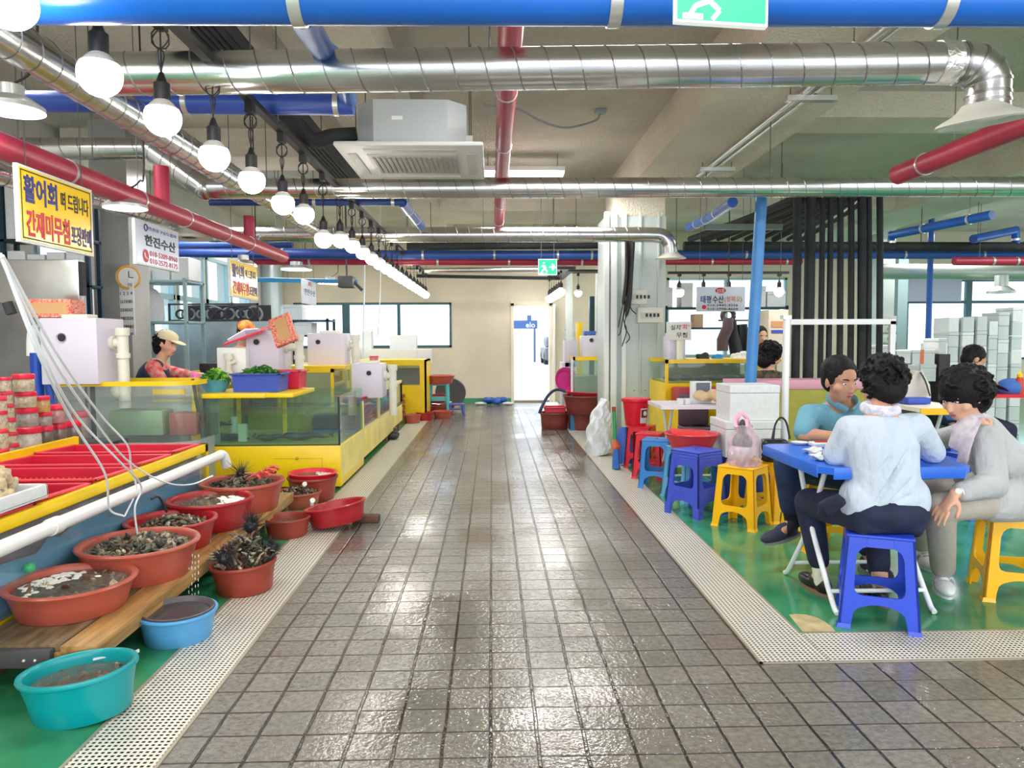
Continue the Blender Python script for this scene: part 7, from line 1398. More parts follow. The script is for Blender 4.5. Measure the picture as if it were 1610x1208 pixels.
# second lower rank to the left
for k, (x0, x1, y0, y1, tp) in enumerate(((1384, 1408, 543, 566, None), (1409, 1433, 551, 572, None), (1434, 1471, 550, 574, 'orange'), (1475, 1489, 532, 556, None), (1446, 1473, 573, 600, None))):
    tm = mat('orange_tape', lin(236, 120, 80), .5) if tp else None
    foam_px(x0, x1, y0, y1, 8.0, .3, 'white foam box behind the seated group, %s from the left' % ORD[k].replace('nearest', 'first') if k < 4 else 'white foam box below the taped one, with a dark printed band', 'foam boxes behind the seated group', tape=tm)
b = MB(); a, c = P(1376, 602, Y=8.0), P(1492, 574, Y=8.0); b.box((a.x, 7.98, 0), (P(1446, 600, Y=8).x-.01, 8.5, P(1400, 600, Y=8.0).z)); b.box((P(1474, 600, Y=8).x, 7.98, 0), (c.x, 8.5, P(1480, 557, Y=8.0).z)); solo('counter', b, mat('dark_counter2', lin(60, 50, 52), .5), 'dark counter behind the seated group', 'counter')
t = px_box('printer', 1398, 1446, 574, 590, 7.9, .4, mat('appliance_grey', lin(186, 186, 186), .4), 'grey flat appliance on the dark counter behind the seated group', 'appliance', z=P(1400, 600, Y=8.0).z+.001); a, c = P(1413, 583, Y=7.9), P(1422, 579, Y=7.9); b = MB(); b.box((a.x, 7.89, a.z), (c.x, 7.90, c.z)); obj('slot', b, dark, t)
# grey tote bag and blue tray
t = thing('tote_bag', 'grey tote bag standing on a blue tray between the two women', 'bag', P(1440, 625, Y=5.3)); b = MB(); a = [P(1421, 626, Y=5.3), P(1464, 626, Y=5.3), P(1462, 605, Y=5.3), P(1450, 584, Y=5.3), P(1441, 584, Y=5.3), P(1421, 607, Y=5.3)]; n = 6; b.add(a+[v+Vector((.02, .14, 0)) for v in a], [tuple(range(n)), tuple(reversed(range(n, 2*n)))]+[(i, (i+1) % n, n+(i+1) % n, n+i) for i in range(n)]); obj('bag_body', b, mat('tote_grey', lin(206, 200, 188), .8, noise=.1, nscale=8), t)
b = MB(); b.tube(bez([P(1447, 585, Y=5.28), P(1455, 600, Y=5.26), P(1462, 622, Y=5.27)], 6), (.02, .006), 8); obj('strap', b, dark, t)
a, c = P(1428, 636, Y=5.2), P(1464, 626, Y=5.2); b = MB(); b.box((a.x, 5.2, a.z), (c.x, 5.5, c.z), .005); tr_ = solo('tray', b, blb, 'blue tray under the grey tote bag', 'tray'); 
# second table behind (yellow) with things
a = P(1400, 668, Y=4.95); x1_ = P(1600, 650, Y=4.95).x; folding_table(P(1440, 668, Y=5.0).x, P(1502, 655, Y=5.0).x+.1, 4.95, 5.6, P(1428, 636, Y=5.2).z-.004, mat('table_cream', lin(238, 232, 214), .4), MATS['leg_white'], 'cream table with a yellow edge behind the seated group')
q = P(1470, 655, Y=4.94); 
b = MB(); b.box((P(1440, 668, Y=5.0).x-.003, 4.94, P(1428, 636, Y=5.2).z-.05), (P(1502, 655, Y=5.0).x+.103, 4.949, P(1428, 636, Y=5.2).z-.005)); solo('table_edge', b, st_cols['yellow'], 'yellow edge strip of the cream table', 'edging')
# red table at right with cap and bottle
zr_ = P(1580, 619, Y=6.2).z; a = P(1545, 620, Y=6.1); folding_table(a.x, a.x+.9, 6.1, 6.7, zr_, mat('table_red', lin(206, 20, 40), .35), MATS['leg_white'], 'red-topped folding table at the right edge')
c = P(1583, 612, Y=6.25); t = thing('cap', 'blue baseball cap lying on the red table', 'cap', (c.x, 6.25, zr_)); b = MB(); b.ball((c.x+.02, 6.25, zr_+.045), (.10, .10, .085), 20, 12); b.v = [Vector((v.x, v.y, max(v.z, zr_+.002))) for v in b.v]; cb = mat('cap_blue', lin(62, 104, 180), .7); obj('crown', b, cb, t); b = MB(); b.ball((c.x-.09, 6.22, zr_+.05), (.08, .075, .006), 18, 6, Matrix.Rotation(.5, 4, 'Y')); obj('brim', b, mat('cap_brim', lin(40, 44, 70), .7), t)
c = P(1603, 612, Y=6.2); t = thing('sauce_bottle', 'red sauce bottle with a yellow nozzle cap on the red table', 'bottle', (c.x, 6.2, zr_)); b = MB(); b.lathe([(.001, 0), (.032, 0), (.034, .02), (.034, .12), (.02, .145), (.001, .145)], (0, 0, 0), 20); obj('bottle', b, mat('sauce_red', lin(190, 60, 40), .3), t, local=True); b = MB(); b.lathe([(.022, .14), (.024, .165), (.008, .175), (.004, .21), (.001, .21)], (0, 0, 0), 16); obj('cap', b, yel, t, local=True)
# foam stack against the far right foreground edge
# ---- the blue table and its clutter
ZT = .70; tl, tf, tr2 = P(1205, 699, Z=ZT), P(1283, 737, Z=ZT), P(1507, 727, Z=ZT)
bt_m = mat('table_blue', lin(36, 104, 216), .3, noise=.1, nscale=5); x0_, x1_, y0_, y1_ = (tl.x+tf.x)/2, tr2.x, tf.y, tl.y+.02
t = folding_table(x0_, x1_, y0_, y1_, ZT, bt_m, mat('leg_bright', lin(236, 240, 242), .3), 'bright blue folding table with rounded corners and white legs', .05)
b = MB(); 
for q in ((x0_+.05, y0_-.003, x1_-.05, y0_+.004), (x0_-.003, y0_+.05, x0_+.004, y1_-.05)): b.box((q[0], q[1], ZT-.05), (q[2], q[3], ZT+.003), .002)
obj('edge_lip', b, bt_m, t)
def on_table(px, py, z=ZT): return P(px, py, Z=z)
c = on_table(1257, 699); b = MB(); b.lathe([(.001, .003), (.036, .002), (.046, .012), (.048, .014), (.036, .006), (.001, .005)], (c.x, c.y, ZT), 28); solo('plate', b, foam_w, 'small white paper dish on the blue table', 'dish')
c = on_table(1290, 702); t = thing('food_tray', 'white food wrapper with a red strip on the blue table', 'wrapper', (c.x, c.y, ZT)); b = MB(); b.box((c.x-.05, c.y-.05, ZT+.001), (c.x+.09, c.y+.05, ZT+.022), .006); obj('tray', b, foam_w, t); b = MB(); b.box((c.x-.03, c.y-.01, ZT+.023), (c.x+.06, c.y+.01, ZT+.028)); obj('red_strip', b, mat('strip_red', lin(190, 50, 40), .5), t)
rnd = random.Random(9)
for k, (px, py, w_, h_, lab) in enumerate(((1284, 713, .07, .04, 'crumpled white tissue nearest the left of the blue table'), (1306, 715, .08, .05, 'torn white wrapper with a dark mark on the blue table'), (1300, 724, .08, .03, 'flat white napkin at the front edge of the blue table'))):
    c = on_table(px, py); b = MB()
    for i in range(10): b.ball((c.x+rnd.uniform(-w_, w_)*.7, c.y+rnd.uniform(-h_, h_), ZT+.008+rnd.uniform(0, .012)), (.036, .022, .005), 8, 5, Euler((rnd.uniform(-.6, .6), rnd.uniform(-.6, .6), 0)).to_matrix().to_4x4())
    b.v = [Vector((v.x, v.y, max(v.z, ZT+.001))) for v in b.v]; solo('tissue', remesh(b, .006, 1), foam_w, lab, 'tissue', smooth=50)
c = on_table(1312, 712, ZT+.02); b = MB(); b.box((c.x-.03, c.y-.012, ZT+.024), (c.x+.03, c.y+.012, ZT+.032), .003, Matrix.Translation(c) @ Matrix.Rotation(-.3, 4, 'Z') @ Matrix.Translation(-c)); solo('key_case', b, dark, 'small black case lying on the torn white wrapper', 'case')
c = on_table(1310, 697); b = MB(); b.lathe([(.001, 0), (.026, 0), (.036, .06), (.033, .06), (.024, .004), (.001, .004)], (c.x, c.y+.02, ZT), 20); solo('cup', b, foam_w, 'white paper cup at the back of the blue table', 'cup')
# black handbag
t = thing('handbag', 'black handbag with looped straps on the yellow stool behind the blue table', 'bag', (2.0, 5.0, .416)); b = MB(); c = P(1222, 700, Y=4.98); c2 = P(1244, 690, Y=4.98)
b.box((c.x-.10, 4.97, .417), (c.x+.09, 5.09, .575), .035, seg=4); obj('bag_body', b, mat('bag_black', lin(30, 30, 34), .35, noise=.3, nscale=40), t)
for k in (0, 1): b = MB(); b.tube(bez([P(1214+k*2, 690, Y=4.93+.1*k), P(1219, 668, Y=4.95+.08*k), P(1227, 657, Y=4.97+.06*k), P(1236, 664, Y=4.97+.05*k), P(1242, 690, Y=4.95+.08*k)], 6), .007, 8); obj('strap', b, MATS['bag_black'], t)
# ================================================================ PEOPLE
skin = mat('skin', lin(222, 170, 142), .5, noise=.08, nscale=12, sss=.08); skin2 = mat('skin_tanned', lin(198, 146, 116), .5, noise=.08, nscale=12, sss=.08)
hairm = mat('black_hair', lin(20, 18, 20), .62, noise=.4, nscale=40, bump=.5, bscale=60, spec=.25); eye_w = mat('eye_white', lin(236, 232, 226), .3); lipm = mat('lips', lin(176, 92, 90), .5)
V = Vector
def frame(f, up=(0, 0, 1)):
    f = V(f).normalized(); r = f.cross(V(up)).normalized(); u = r.cross(f); return f, r, u
def head_mb(b, c, f, up, s=1.0):
    f, r, u = frame(f, up); M = Matrix((( r.x, f.x, u.x, c.x), (r.y, f.y, u.y, c.y), (r.z, f.z, u.z, c.z), (0, 0, 0, 1)))
    def ball(p, rad, seg=18, rg=12): h = MB(); h.ball(V(p)*s, tuple(q*s for q in rad), seg, rg); h.xform(M); b.add(h.v, h.f)
    ball((0, -.012, .025), (.074, .092, .088)); ball((0, .022, -.03), (.060, .070, .072)); ball((0, .040, -.075), (.040, .044, .036)); ball((0, .088, -.022), (.012, .016, .022), 10, 8); ball((0, .096, -.036), (.016, .014, .010), 10, 8)
    ball((0, .082, -.062), (.024, .010, .009), 10, 8); ball((.028, .070, .018), (.022, .012, .008), 8, 6); ball((-.028, .070, .018), (.022, .012, .008), 8, 6)
    for sx in (-1, 1): ball((sx*.076, -.004, -.012), (.010, .019, .030), 10, 8); ball((sx*.046, .045, -.03), (.024, .03, .026), 10, 8)
    return M
def hand(b, w, d, n, side, curl=.5, s=1.0, spread=.25):
    """palm and five fingers: w wrist, d pointing direction, n back-of-hand normal, side +1 thumb to d x n"""
    d = V(d).normalized(); n = V(n); n = (n-d*n.dot(d)).normalized(); t = d.cross(n).normalized()*side; w = V(w)
    b.cone(w-d*.01, w+d*.035*s, (.026*s, .017*s), (.036*s, .015*s), 12); b.cone(w+d*.03*s, w+d*.082*s, (.037*s, .0145*s), (.039*s, .012*s), 12)
    L = [.070, .080, .074, .058]
    for i in range(4):
        o = w+d*.084*s+t*(.030-.020*i)*s; dd = (d+t*(.5-.33*i)*spread).normalized(); a = curl*(.5+.08*i); l = L[i]*s; p = [o]; ang = 0
        for k, fr_ in enumerate((.42, .32, .26)): ang += a*(.9 if k else .7); p.append(p[-1]+(dd*math.cos(ang)-n*math.sin(ang))*l*fr_)
        b.tube(bez(p, 3), [.0092*s*(1-.28*q/9) for q in range(10)], 8)
    o = w+d*.028*s+t*.026*s; p = [o, o+(d*.55+t*.75-n*.12)*.034*s, o+(d*1.3+t*.95-n*.3)*.036*s, o+(d*2.0+t*.95-n*.5*(1+curl))*.034*s]; b.tube(bez(p, 3), [.0125*s*(1-.3*q/9) for q in range(10)], 8)
def limb(b, pts, rs, n=14):
    for i in range(len(pts)-1): b.cone(pts[i], pts[i+1], rs[i], rs[i+1], n)
def torso(b, pel, chest, neck, shL, shR, wp, wc, dp=.105, dc=.11, extra=0.0, belly=0.0):
    """stack of ellipses from seat to neck base, plus shoulder bridge"""
    side = (V(shR)-V(shL)).normalized(); pts = []; n = 10
    ax = [V(pel)-V((0, 0, .06)), V(pel), V(pel).lerp(V(chest), .5), V(chest), V(neck).lerp(V(chest), .25), V(neck)]
    wd = [wp*.9, wp, (wp+wc)/2*.93, wc, wc*.78, .062]; dd = [dp*.9, dp+belly*.4, (dp+dc)/2+belly, dc, dc*.72, .058]
    path = bez(ax, 4); k = len(path); o = len(b.v); seg = 26; fs = []
    for i, p in enumerate(path):
        t = i/(k-1)*(len(wd)-1); j = min(int(t), len(wd)-2); fr_ = t-j; w = wd[j]+(wd[j+1]-wd[j])*fr_+extra; d_ = dd[j]+(dd[j+1]-dd[j])*fr_+extra
        tg = (path[min(i+1, k-1)]-path[max(i-1, 0)]).normalized(); s_ = (side-tg*side.dot(tg)).normalized(); fwd = tg.cross(s_)
        for q in range(seg): a = 2*PI*q/seg; ca, sa = math.cos(a), math.sin(a); sq = lambda v: math.copysign(abs(v)**.85, v); b.v.append(p+s_*(w*sq(ca))+fwd*(d_*sq(sa)))
    for i in range(k-1):
        for q in range(seg): q2 = (q+1) % seg; fs.append([o+i*seg+q, o+i*seg+q2, o+(i+1)*seg+q2, o+(i+1)*seg+q])
    fs.append([o+q for q in reversed(range(seg))]); fs.append([o+(k-1)*seg+q for q in range(seg)])
    for f in fs: b.f.append(f); b.mi.append(0)
    c2 = V(chest).lerp(V(neck), .45)
    for sh in (shL, shR): b.cone(c2, sh, (.075+extra, .062+extra), (.056+extra, .056+extra), 16)
def shoe(c, f, m, name, t, L=.25, sole=None, z=None, pitch=0, high=.06):
    f = V((V(f).x, V(f).y, 0)).normalized(); r = V((f.y, -f.x, 0)); z0 = 0 if z is None else z; M = Matrix(((r.x, f.x, 0, V(c).x), (r.y, f.y, 0, V(c).y), (0, 0, 1, z0), (0, 0, 0, 1))) @ Matrix.Rotation(pitch, 4, 'X')
    b = MB(); b.ball((0, .05, .035), (.044, .10, .036), 20, 12); b.ball((0, -.06, .045), (.036, .055, .046), 18, 12); b.ball((0, -.02, .055), (.034, .07, .04), 16, 10); b.ball((0, -.065, high), (.033, .042, .03), 16, 10)
    b = remesh(b, .007, 3); b.v = [V((v.x, v.y, max(v.z, .012))) for v in b.v]; b.xform(M); o = obj(name, b, m, t, 60)
    s_ = MB(); s_.add([(.046*math.cos(a)*(1-.18*(math.sin(a) < 0)), -.005+.132*math.sin(a), z_) for z_ in (.0, .016) for a in [2*PI*k/28 for k in range(28)]], [tuple(reversed(range(28))), tuple(range(28, 56))]+[(k, (k+1) % 28, 28+(k+1) % 28, 28+k) for k in range(28)]); s_.xform(M); obj('sole', s_, sole or dark, o)
    return o, M
def face_bits(t, M, s=1.0, closed=False):
    for sx in (-1, 1):
        b = MB(); b.ball((sx*.030*s, .0765*s, .002*s), (.0115*s, .006*s, .0045*s), 12, 8); b.xform(M); e = obj('eye', b, eye_w, t)
        b = MB(); b.ball((sx*.030*s, .0805*s, .002*s), (.0050*s, .003*s, .0042*s), 10, 8); b.xform(M); obj('iris', b, dark, e)
        b = MB(); b.tube([V((sx*.016, .088, .024))*s, V((sx*.032, .086, .029))*s, V((sx*.047, .074, .025))*s], [.003*s, .0038*s, .002*s], 6); b.xform(M); obj('eyebrow', b, hairm, t)
    b = MB(); b.ball(V((0, .090, -.060))*s, (.020*s, .006*s, .0035*s), 12, 6); b.ball(V((0, .088, -.066))*s, (.017*s, .006*s, .004*s), 12, 6); b.xform(M); obj('lips', b, lipm, t)
def hair_short(M, s=1.0):
    b = MB(); b.ball((0, -.030*s, .040*s), (.083*s, .098*s, .090*s), 22, 16); b.ball((0, -.05*s, -.01*s), (.074*s, .062*s, .075*s), 16, 12)
    for sx in (-1, 1): b.ball((sx*.066*s, .0, .012*s), (.014*s, .035*s, .035*s), 10, 8)
    b.v = [v for v in b.v]; rnd = random.Random(4)
    for i in range(90): a = rnd.uniform(-2.6, 2.6)-PI/2; e = rnd.uniform(.05, 1.3); d = V((math.cos(a)*math.cos(e), math.sin(a)*math.cos(e), math.sin(e))); p = V((d.x*.080, -.030+d.y*.095, .040+d.z*.087))*s; tn = d.cross(V((0, 0, 1))).cross(d)*-1; b.tube([p-d*.004, p+tn*.014+d*.003, p+tn*.028-d*.002], [.007, .006, .002], 5)
    o = remesh(b, .0055, 1); o.xform(M); return o
def hair_curly(M, s=1.0, seed=3, low=-.07, big=1.0, front=.35):
    b = MB(); b.ball((0, -.026*s, .026*s), (.090*s*big, .102*s*big, .098*s*big), 22, 16); b.ball((0, -.06*s, low*s*.5), (.080*s*big, .066*s, .088*s), 16, 12); rnd = random.Random(seed)
    n = 0
    while n < 210:
        d = V((rnd.gauss(0, 1), rnd.gauss(-.1, 1), rnd.gauss(.15, 1))).normalized()
        if d.y > front and d.z < .45: continue
        if d.z < -.75: continue
        n += 1; p = V((d.x*.094*big, -.030+d.y*.106*big, .020+d.z*(.102 if d.z > 0 else .115)))*s; rr = rnd.uniform(.010, .019)*s; ax = V((rnd.gauss(0, 1), rnd.gauss(0, 1), rnd.gauss(0, 1))).normalized(); e1 = ax.orthogonal().normalized(); e2 = ax.cross(e1); b.tube([p+e1*(rr*math.cos(a))+e2*(rr*math.sin(a)) for a in [k*2*PI/9 for k in range(8)]], .0058*s, 6)
    o = remesh(b, .0048, 1); o.xform(M); return o
def fabric(name, col, st=(3, 3, 1.2), bump=.5, rough=.85, noise=.06, **k): return mat(name, col, rough, noise=noise, nscale=4, bump=bump, bscale=5, stretch=st, bdist=.03, **k)
def sleeve_pair(b, sh, el, wr, frac, r0, r1, r2):
    """sleeve from shoulder; frac 0..1 to elbow, 1..2 to wrist"""
    sh, el, wr = V(sh), V(el), V(wr)
    if frac <= 1: b.cone(sh, sh.lerp(el, frac), r0, r1)
    else: b.cone(sh, el, r0, r1); b.cone(el, el.lerp(wr, frac-1), r1, r2)
def folds(b, lines, amp):
    """press creases: each line (a, c, r) pulls the surface inwards along a soft groove"""
    for i, v in enumerate(b.v):
        d = V((0, 0, 0))
        for a, c, r in lines:
            ac = c-a; t_ = max(0, min(1, (v-a).dot(ac)/ac.length_squared)); q = a+ac*t_; dist = (v-q).length
            if dist < r*3: d += (q-v)*0 + V((0, 1, 0))*amp*math.exp(-(dist/r)**2)
        b.v[i] = v+d
    return b
# ---------- woman in the white cardigan, seen from behind
t = thing('person', 'person in a white cardigan and dark jeans seated with back to the camera', 'person', (1.74, 3.2, 0)); G = 'people seated at the blue table'; t['group'] = G
pel = V((1.745, 3.19, .505)); nk = P(1386, 652, Y=3.22); ch_ = P(1384, 700, Y=3.20); shL, shR = P(1337, 676, Y=3.22), P(1440, 672, Y=3.22); hd = P(1386, 604, Y=3.32)
eL, eR = P(1313, 742, Y=3.28), P(1466, 722, Y=3.30); wL, wR = P(1338, 722, Y=3.52), P(1436, 704, Y=3.56); eL.z = max(eL.z, .745); wL.z = .742; wR.z = .748; eR.z = max(eR.z, .75)
hL, hR = V((1.66, 3.20, .49)), V((1.85, 3.20, .49)); kL, kR = V((1.585, 3.60, .455)), V((1.90, 3.58, .47)); aL, aR = V((1.635, 3.55, .09)), V((1.865, 3.42, .09))
b = MB(); torso(b, pel, ch_, nk, shL, shR, .135, .13, .09, .09); b.cone(nk-V((0, 0, .03)), hd-V((0, -.0, .05)), .052, .050); M = head_mb(b, hd, (.05, .9, -.42), (0, .42, .9))
for sh, el, wr, k in ((shL, eL, wL, 1), (shR, eR, wR, -1)): limb(b, [sh, el, wr], [.042, .036, .024]); hand(b, wr, (wR-wL)*(.8*k)+V((0, .10, 0)), (0, 0, 1), k, .7)
for h_, k_, a_ in ((hL, kL, aL), (hR, kR, aR)): limb(b, [h_, k_, a_], [.075, .05, .034]); b.cone(a_, V((a_.x, a_.y+.10, .045)), .032, .026)
obj('body', remesh(b, .0065, 3), skin, t, 60); face_bits(t, M); obj('hair', hair_curly(M, 1.0, 5, -.06, 1.0), hairm, t, 60)
b = MB(); torso(b, pel+V((0, -.0, .055)), ch_, nk-V((0, 0, .012)), shL, shR, .150, .150, .105, .105, .012)
for sh, el, wr in ((shL, eL, wL), (shR, eR, wR)): sleeve_pair(b, sh, el, wr, 1.5, .066, .056, .046)
b.cone(pel+V((-.10, 0, .05)), pel+V((.10, 0, .05)), (.10, .12), (.10, .12)); b = remesh(b, .0085, 4)
F = lambda x0, y0, x1, y1, r=.008, Y=3.08: (P(x0, y0, Y=Y), P(x1, y1, Y=Y), r)
lines = [F(1400, 720, 1350, 790), F(1410, 740, 1375, 800), F(1330, 700, 1370, 720), F(1330, 735, 1352, 715), F(1440, 690, 1400, 760), F(1450, 740, 1400, 790), F(1350, 680, 1345, 740), F(1430, 780, 1380, 805), F(1336, 760, 1370, 745)]
folds(b, lines, .016); obj('cardigan', b, fabric('white_cardigan', lin(196, 208, 222), (3, 3, 1.5), .8), t, 60)
b = MB(); b.tube(arc(nk+V((0, .012, .026)), .064, 0, 2*PI, 20, (1, 0, 0), (0, 1, .12))[:-1], [(.022, .026)]*20, 10, closed=True); obj('scarf', remesh(b, .006, 2), mat('floral_scarf', lin(226, 214, 226), .8, noise=.3, nscale=50, col2=lin(186, 190, 210)), t, 60)
b = MB(); b.cone(pel+V((-.09, -.01, -.01)), pel+V((.09, -.01, -.01)), (.095, .13), (.095, .13), 18); b.ball(pel+V((0, 0, -.0)), (.185, .14, .092), 22, 14)
for h_, k_, a_ in ((hL, kL, aL), (hR, kR, aR)): limb(b, [h_, k_, a_.lerp(k_, .22)], [.098, .070, .052], 16)
b.v = [V((v.x, v.y, max(v.z, .418 if (v-V((s1.location.x, s1.location.y, v.z))).length < .15 else v.z))) for v in b.v]
jean = mat('dark_denim', lin(26, 36, 66), .8, noise=.35, nscale=14, bump=.3, bscale=9, bdist=.02); obj('jeans', remesh(b, .009, 3), jean, t, 60)
sock = mat('cream_sock', lin(238, 226, 210), .8)
for a_, k_ in ((aL, kL), (aR, kR)): b = MB(); b.cone(V((a_.x, a_.y, .06)), a_.lerp(k_, .22), .034, .038); obj('sock', b, sock, t, 60); shoe(a_+V((0, .055, 0)), (-.12 if a_ is aL else .1, 1, 0), mat('black_leather', lin(22, 22, 24), .3), 'shoe', t, sole=mat('tan_sole', lin(130, 100, 78), .6), high=.05)
b = MB(); # knotted shirt tails at the left hip
rnd = random.Random(7)
for i in range(6): p = P(1300+rnd.uniform(-8, 10), 795+i*3, Y=3.18+rnd.uniform(-.02, .03)); b.tube([P(1322, 785, Y=3.14), p, P(1286+i*4, 812+rnd.uniform(-8, 8), Y=3.2)], [.03, .028, .012], 8)
obj('tied_jacket', remesh(b, .007, 2), mat('navy_knit', lin(20, 28, 52), .8, noise=.3, nscale=20), t, 60, label='navy garment tied at the waist')
# ---------- man in the blue polo shirt
t = thing('person', 'person in a pale blue polo shirt and jeans, leg crossed, behind the blue table', 'person', (2.0, 4.4, 0), G)
pel = V((1.99, 4.38, .51)); hd = P(1322, 598, Y=3.98); nk = P(1322, 634, Y=4.06); ch_ = P(1320, 672, Y=4.14); shL, shR = P(1269, 648, Y=4.08), P(1374, 648, Y=4.10); f = (.18, -.95, -.22)
eL, eR = P(1264, 676+14, Y=3.98), P(1392, 690, Y=4.0); wL, wR = P(1322, 689, Y=3.88), P(1345, 688, Y=3.84); eL.z = .745; eR.z = .745; wL.z = .738; wR.z = .738; shL += V((.015, 0, -.02)); shR += V((-.015, 0, -.02))
hL, hR = V((1.90, 4.34, .49)), V((2.09, 4.34, .49)); kR_, kL_ = V((1.66, 4.06, .57)), V((2.04, 3.98, .49))
aX = P(1246, 822, Y=4.02); aY = V((2.05, 3.88, .09))
b = MB(); torso(b, pel, ch_, nk, shL, shR, .14, .145, .10, .10); b.cone(nk-V((0, 0, .03)), hd-V((0, -.01, .06)), .056, .054); M = head_mb(b, hd, f, (0, -.22, .97), 1.02)
for sh, el, wr, k in ((shL, eL, wL, -1), (shR, eR, wR, 1)): limb(b, [sh, el, wr], [.05, .042, .027]); hand(b, wr, (V((.8*(-k), -.55, 0))), (0, 0, 1), k, .6, 1.05)
for h_, k_, a_ in ((hL, kL_, aY), (hR, kR_, aX)): limb(b, [h_, k_, a_], [.08, .056, .036])
b.cone(aX, aX+V((-.08, -.06, -.03)), .034, .028); b.cone(aY, aY+V((0, -.1, -.045)), .034, .028); obj('body', remesh(b, .007, 3), skin2, t, 60); face_bits(t, M, 1.02); obj('hair', hair_short(M, 1.04), hairm, t, 60)
b = MB(); torso(b, pel+V((0, 0, .02)), ch_, nk-V((0, 0, .012)), shL, shR, .155, .165, .115, .115, .012, .02)
for sh, el, wr in ((shL, eL, wL), (shR, eR, wR)): sleeve_pair(b, sh, el, wr, .84, .066, .064, 0)
b = remesh(b, .009, 4); polo = fabric('polo_blue', lin(104, 158, 178), (2.5, 2.5, 1.2), .7); obj('polo_shirt', b, polo, t, 60)
b = MB(); fw = V(f).normalized()
for k in (-1, 1): b.tube(bez([nk+V((k*.055, .05, .035)), nk+V((k*.075, -.01, .022)), nk+V((k*.055, -.075, -.005)), nk+V((k*.012, -.105, -.035))], 4), [(.006, .022)]*13, 8)
obj('collar', b, polo, t, 60)
b = MB()
for k in range(2): q = nk+V((.01, -.125-.012*k, -.075-.045*k)); b.ball(q, (.006, .004, .006), 8, 6)
obj('button', b, dark, t)
b = MB(); b.ball(pel, (.18, .15, .095), 20, 12); limb(b, [hR, kR_, aX.lerp(kR_, .28)], [.098, .076, .062], 16); limb(b, [hL, kL_, aY.lerp(kL_, .12)], [.098, .076, .062], 16)
obj('jeans', remesh(b, .010, 3), mat('blue_denim', lin(30, 50, 88), .8, noise=.4, nscale=10, bump=.3, bscale=10, bdist=.02), t, 60)
b = MB(); b.cone(aX, aX.lerp(kR_, .3), .042, .048); b.cone(aX, aX+V((-.05, -.05, -.03)), .040, .034); obj('sock', b, mat('black_sock', lin(16, 16, 20), .9), t, 60)
lo_ = mat('navy_suede', lin(48, 48, 70), .8, noise=.2, nscale=30)
shoe(aX+V((-.075, -.045, 0)), (-.8, -.35, 0), lo_, 'loafer', t, z=aX.z-.085, pitch=-.12, sole=mat('grey_sole', lin(120, 120, 128), .6)); b = MB(); 
shoe(aY+V((0, -.05, 0)), (.1, -1, 0), lo_, 'loafer', t, sole=MATS['grey_sole'])
# ---------- woman in the grey jacket, facing left
t = thing('person', 'person with dark hair in a pale grey jacket seated at the right edge facing left', 'person', (2.5, 3.62, 0), G)
pc = s5.location; pel = V((pc.x+.02, pc.y, .515)); hd = P(1512, 622, Y=3.42); f = (-.86, -.30, -.38); nk = P(1538, 668, Y=3.50); ch_ = P(1562, 715, Y=3.56); shL, shR = P(1552, 690, Y=3.36), P(1545, 672, Y=3.72)
eL = P(1562, 762, Y=3.28); wL = P(1502, 776, Y=3.16); eR = P(1495, 725, Y=3.78); eR.z = .75; wR = V((eR.x-.22, 3.68, .742))
hL, hR = pel+V((-.03, -.10, -.01)), pel+V((-.03, .10, -.01)); kL = P(1478, 797, Y=3.25); kR = P(1440, 778, Y=3.62); gL = P(1482, 930, Z=0); gR = P(1453, 890, Z=0); aL = V((gL.x+.01, gL.y+.02, .09)); aR = V((gR.x+.01, gR.y+.03, .09))
b = MB(); torso(b, pel, ch_, nk, shL, shR, .13, .13, .09, .09); b.cone(nk-V((0, 0, .03)), hd-V((-.02, 0, .05)), .05, .05); M = head_mb(b, hd, f, (-.35, -.1, .93), 1.0)
hd_n = V((-.2, -.5, .8)); limb(b, [shL, eL, wL], [.042, .036, .025]); hand(b, wL, (-.45, .02, -.62), (-.75, -.35, .45), -1, .35, 1.0); limb(b, [shR, eR, wR], [.042, .036, .025]); hand(b, wR, (-1, -.1, 0), (0, 0, 1), 1, .6)
for h_, k_, a_ in ((hL, kL, aL), (hR, kR, aR)): limb(b, [h_, k_, a_], [.078, .05, .034])
obj('body', remesh(b, .0065, 3), skin, t, 60); face_bits(t, M); obj('hair', hair_curly(M, 1.06, 8, -.06, 1.06, .5), hairm, t, 60)
b = MB(); torso(b, pel+V((.02, 0, .05)), ch_, nk-V((0, 0, .01)), shL, shR, .160, .155, .115, .11, .014)
limb(b, [hL, hL.lerp(kL, .42)], [.112, .098], 16); limb(b, [hR, hR.lerp(kR, .35)], [.108, .094], 16); sleeve_pair(b, shL, eL, wL, 1.82, .070, .064, .048); sleeve_pair(b, shR, eR, wR, 1.8, .070, .060, .046); b.cone(pel+V((.02, -.12, .02)), pel+V((.02, .12, .02)), (.13, .10), (.13, .10), 16); b.cone(pel+V((.01, -.15, .12)), pel+V((.04, -.17, -.05)), (.13, .05), (.15, .035), 14); b.ball(pel+V((.02, -.03, .035)), (.21, .25, .14), 20, 14)
b = remesh(b, .0085, 4); F = lambda x0, y0, x1, y1, r=.009, Y=3.25: (P(x0, y0, Y=Y), P(x1, y1, Y=Y), r); folds(b, [F(1535, 700, 1560, 735), F(1530, 730, 1555, 760), F(1545, 745, 1575, 775), F(1580, 690, 1570, 740), F(1525, 765, 1540, 790), F(1590, 740, 1580, 800)], .010)
obj('jacket', b, fabric('pale_grey_jacket', lin(182, 184, 186), (3, 3, 1.5), .8), t, 60)
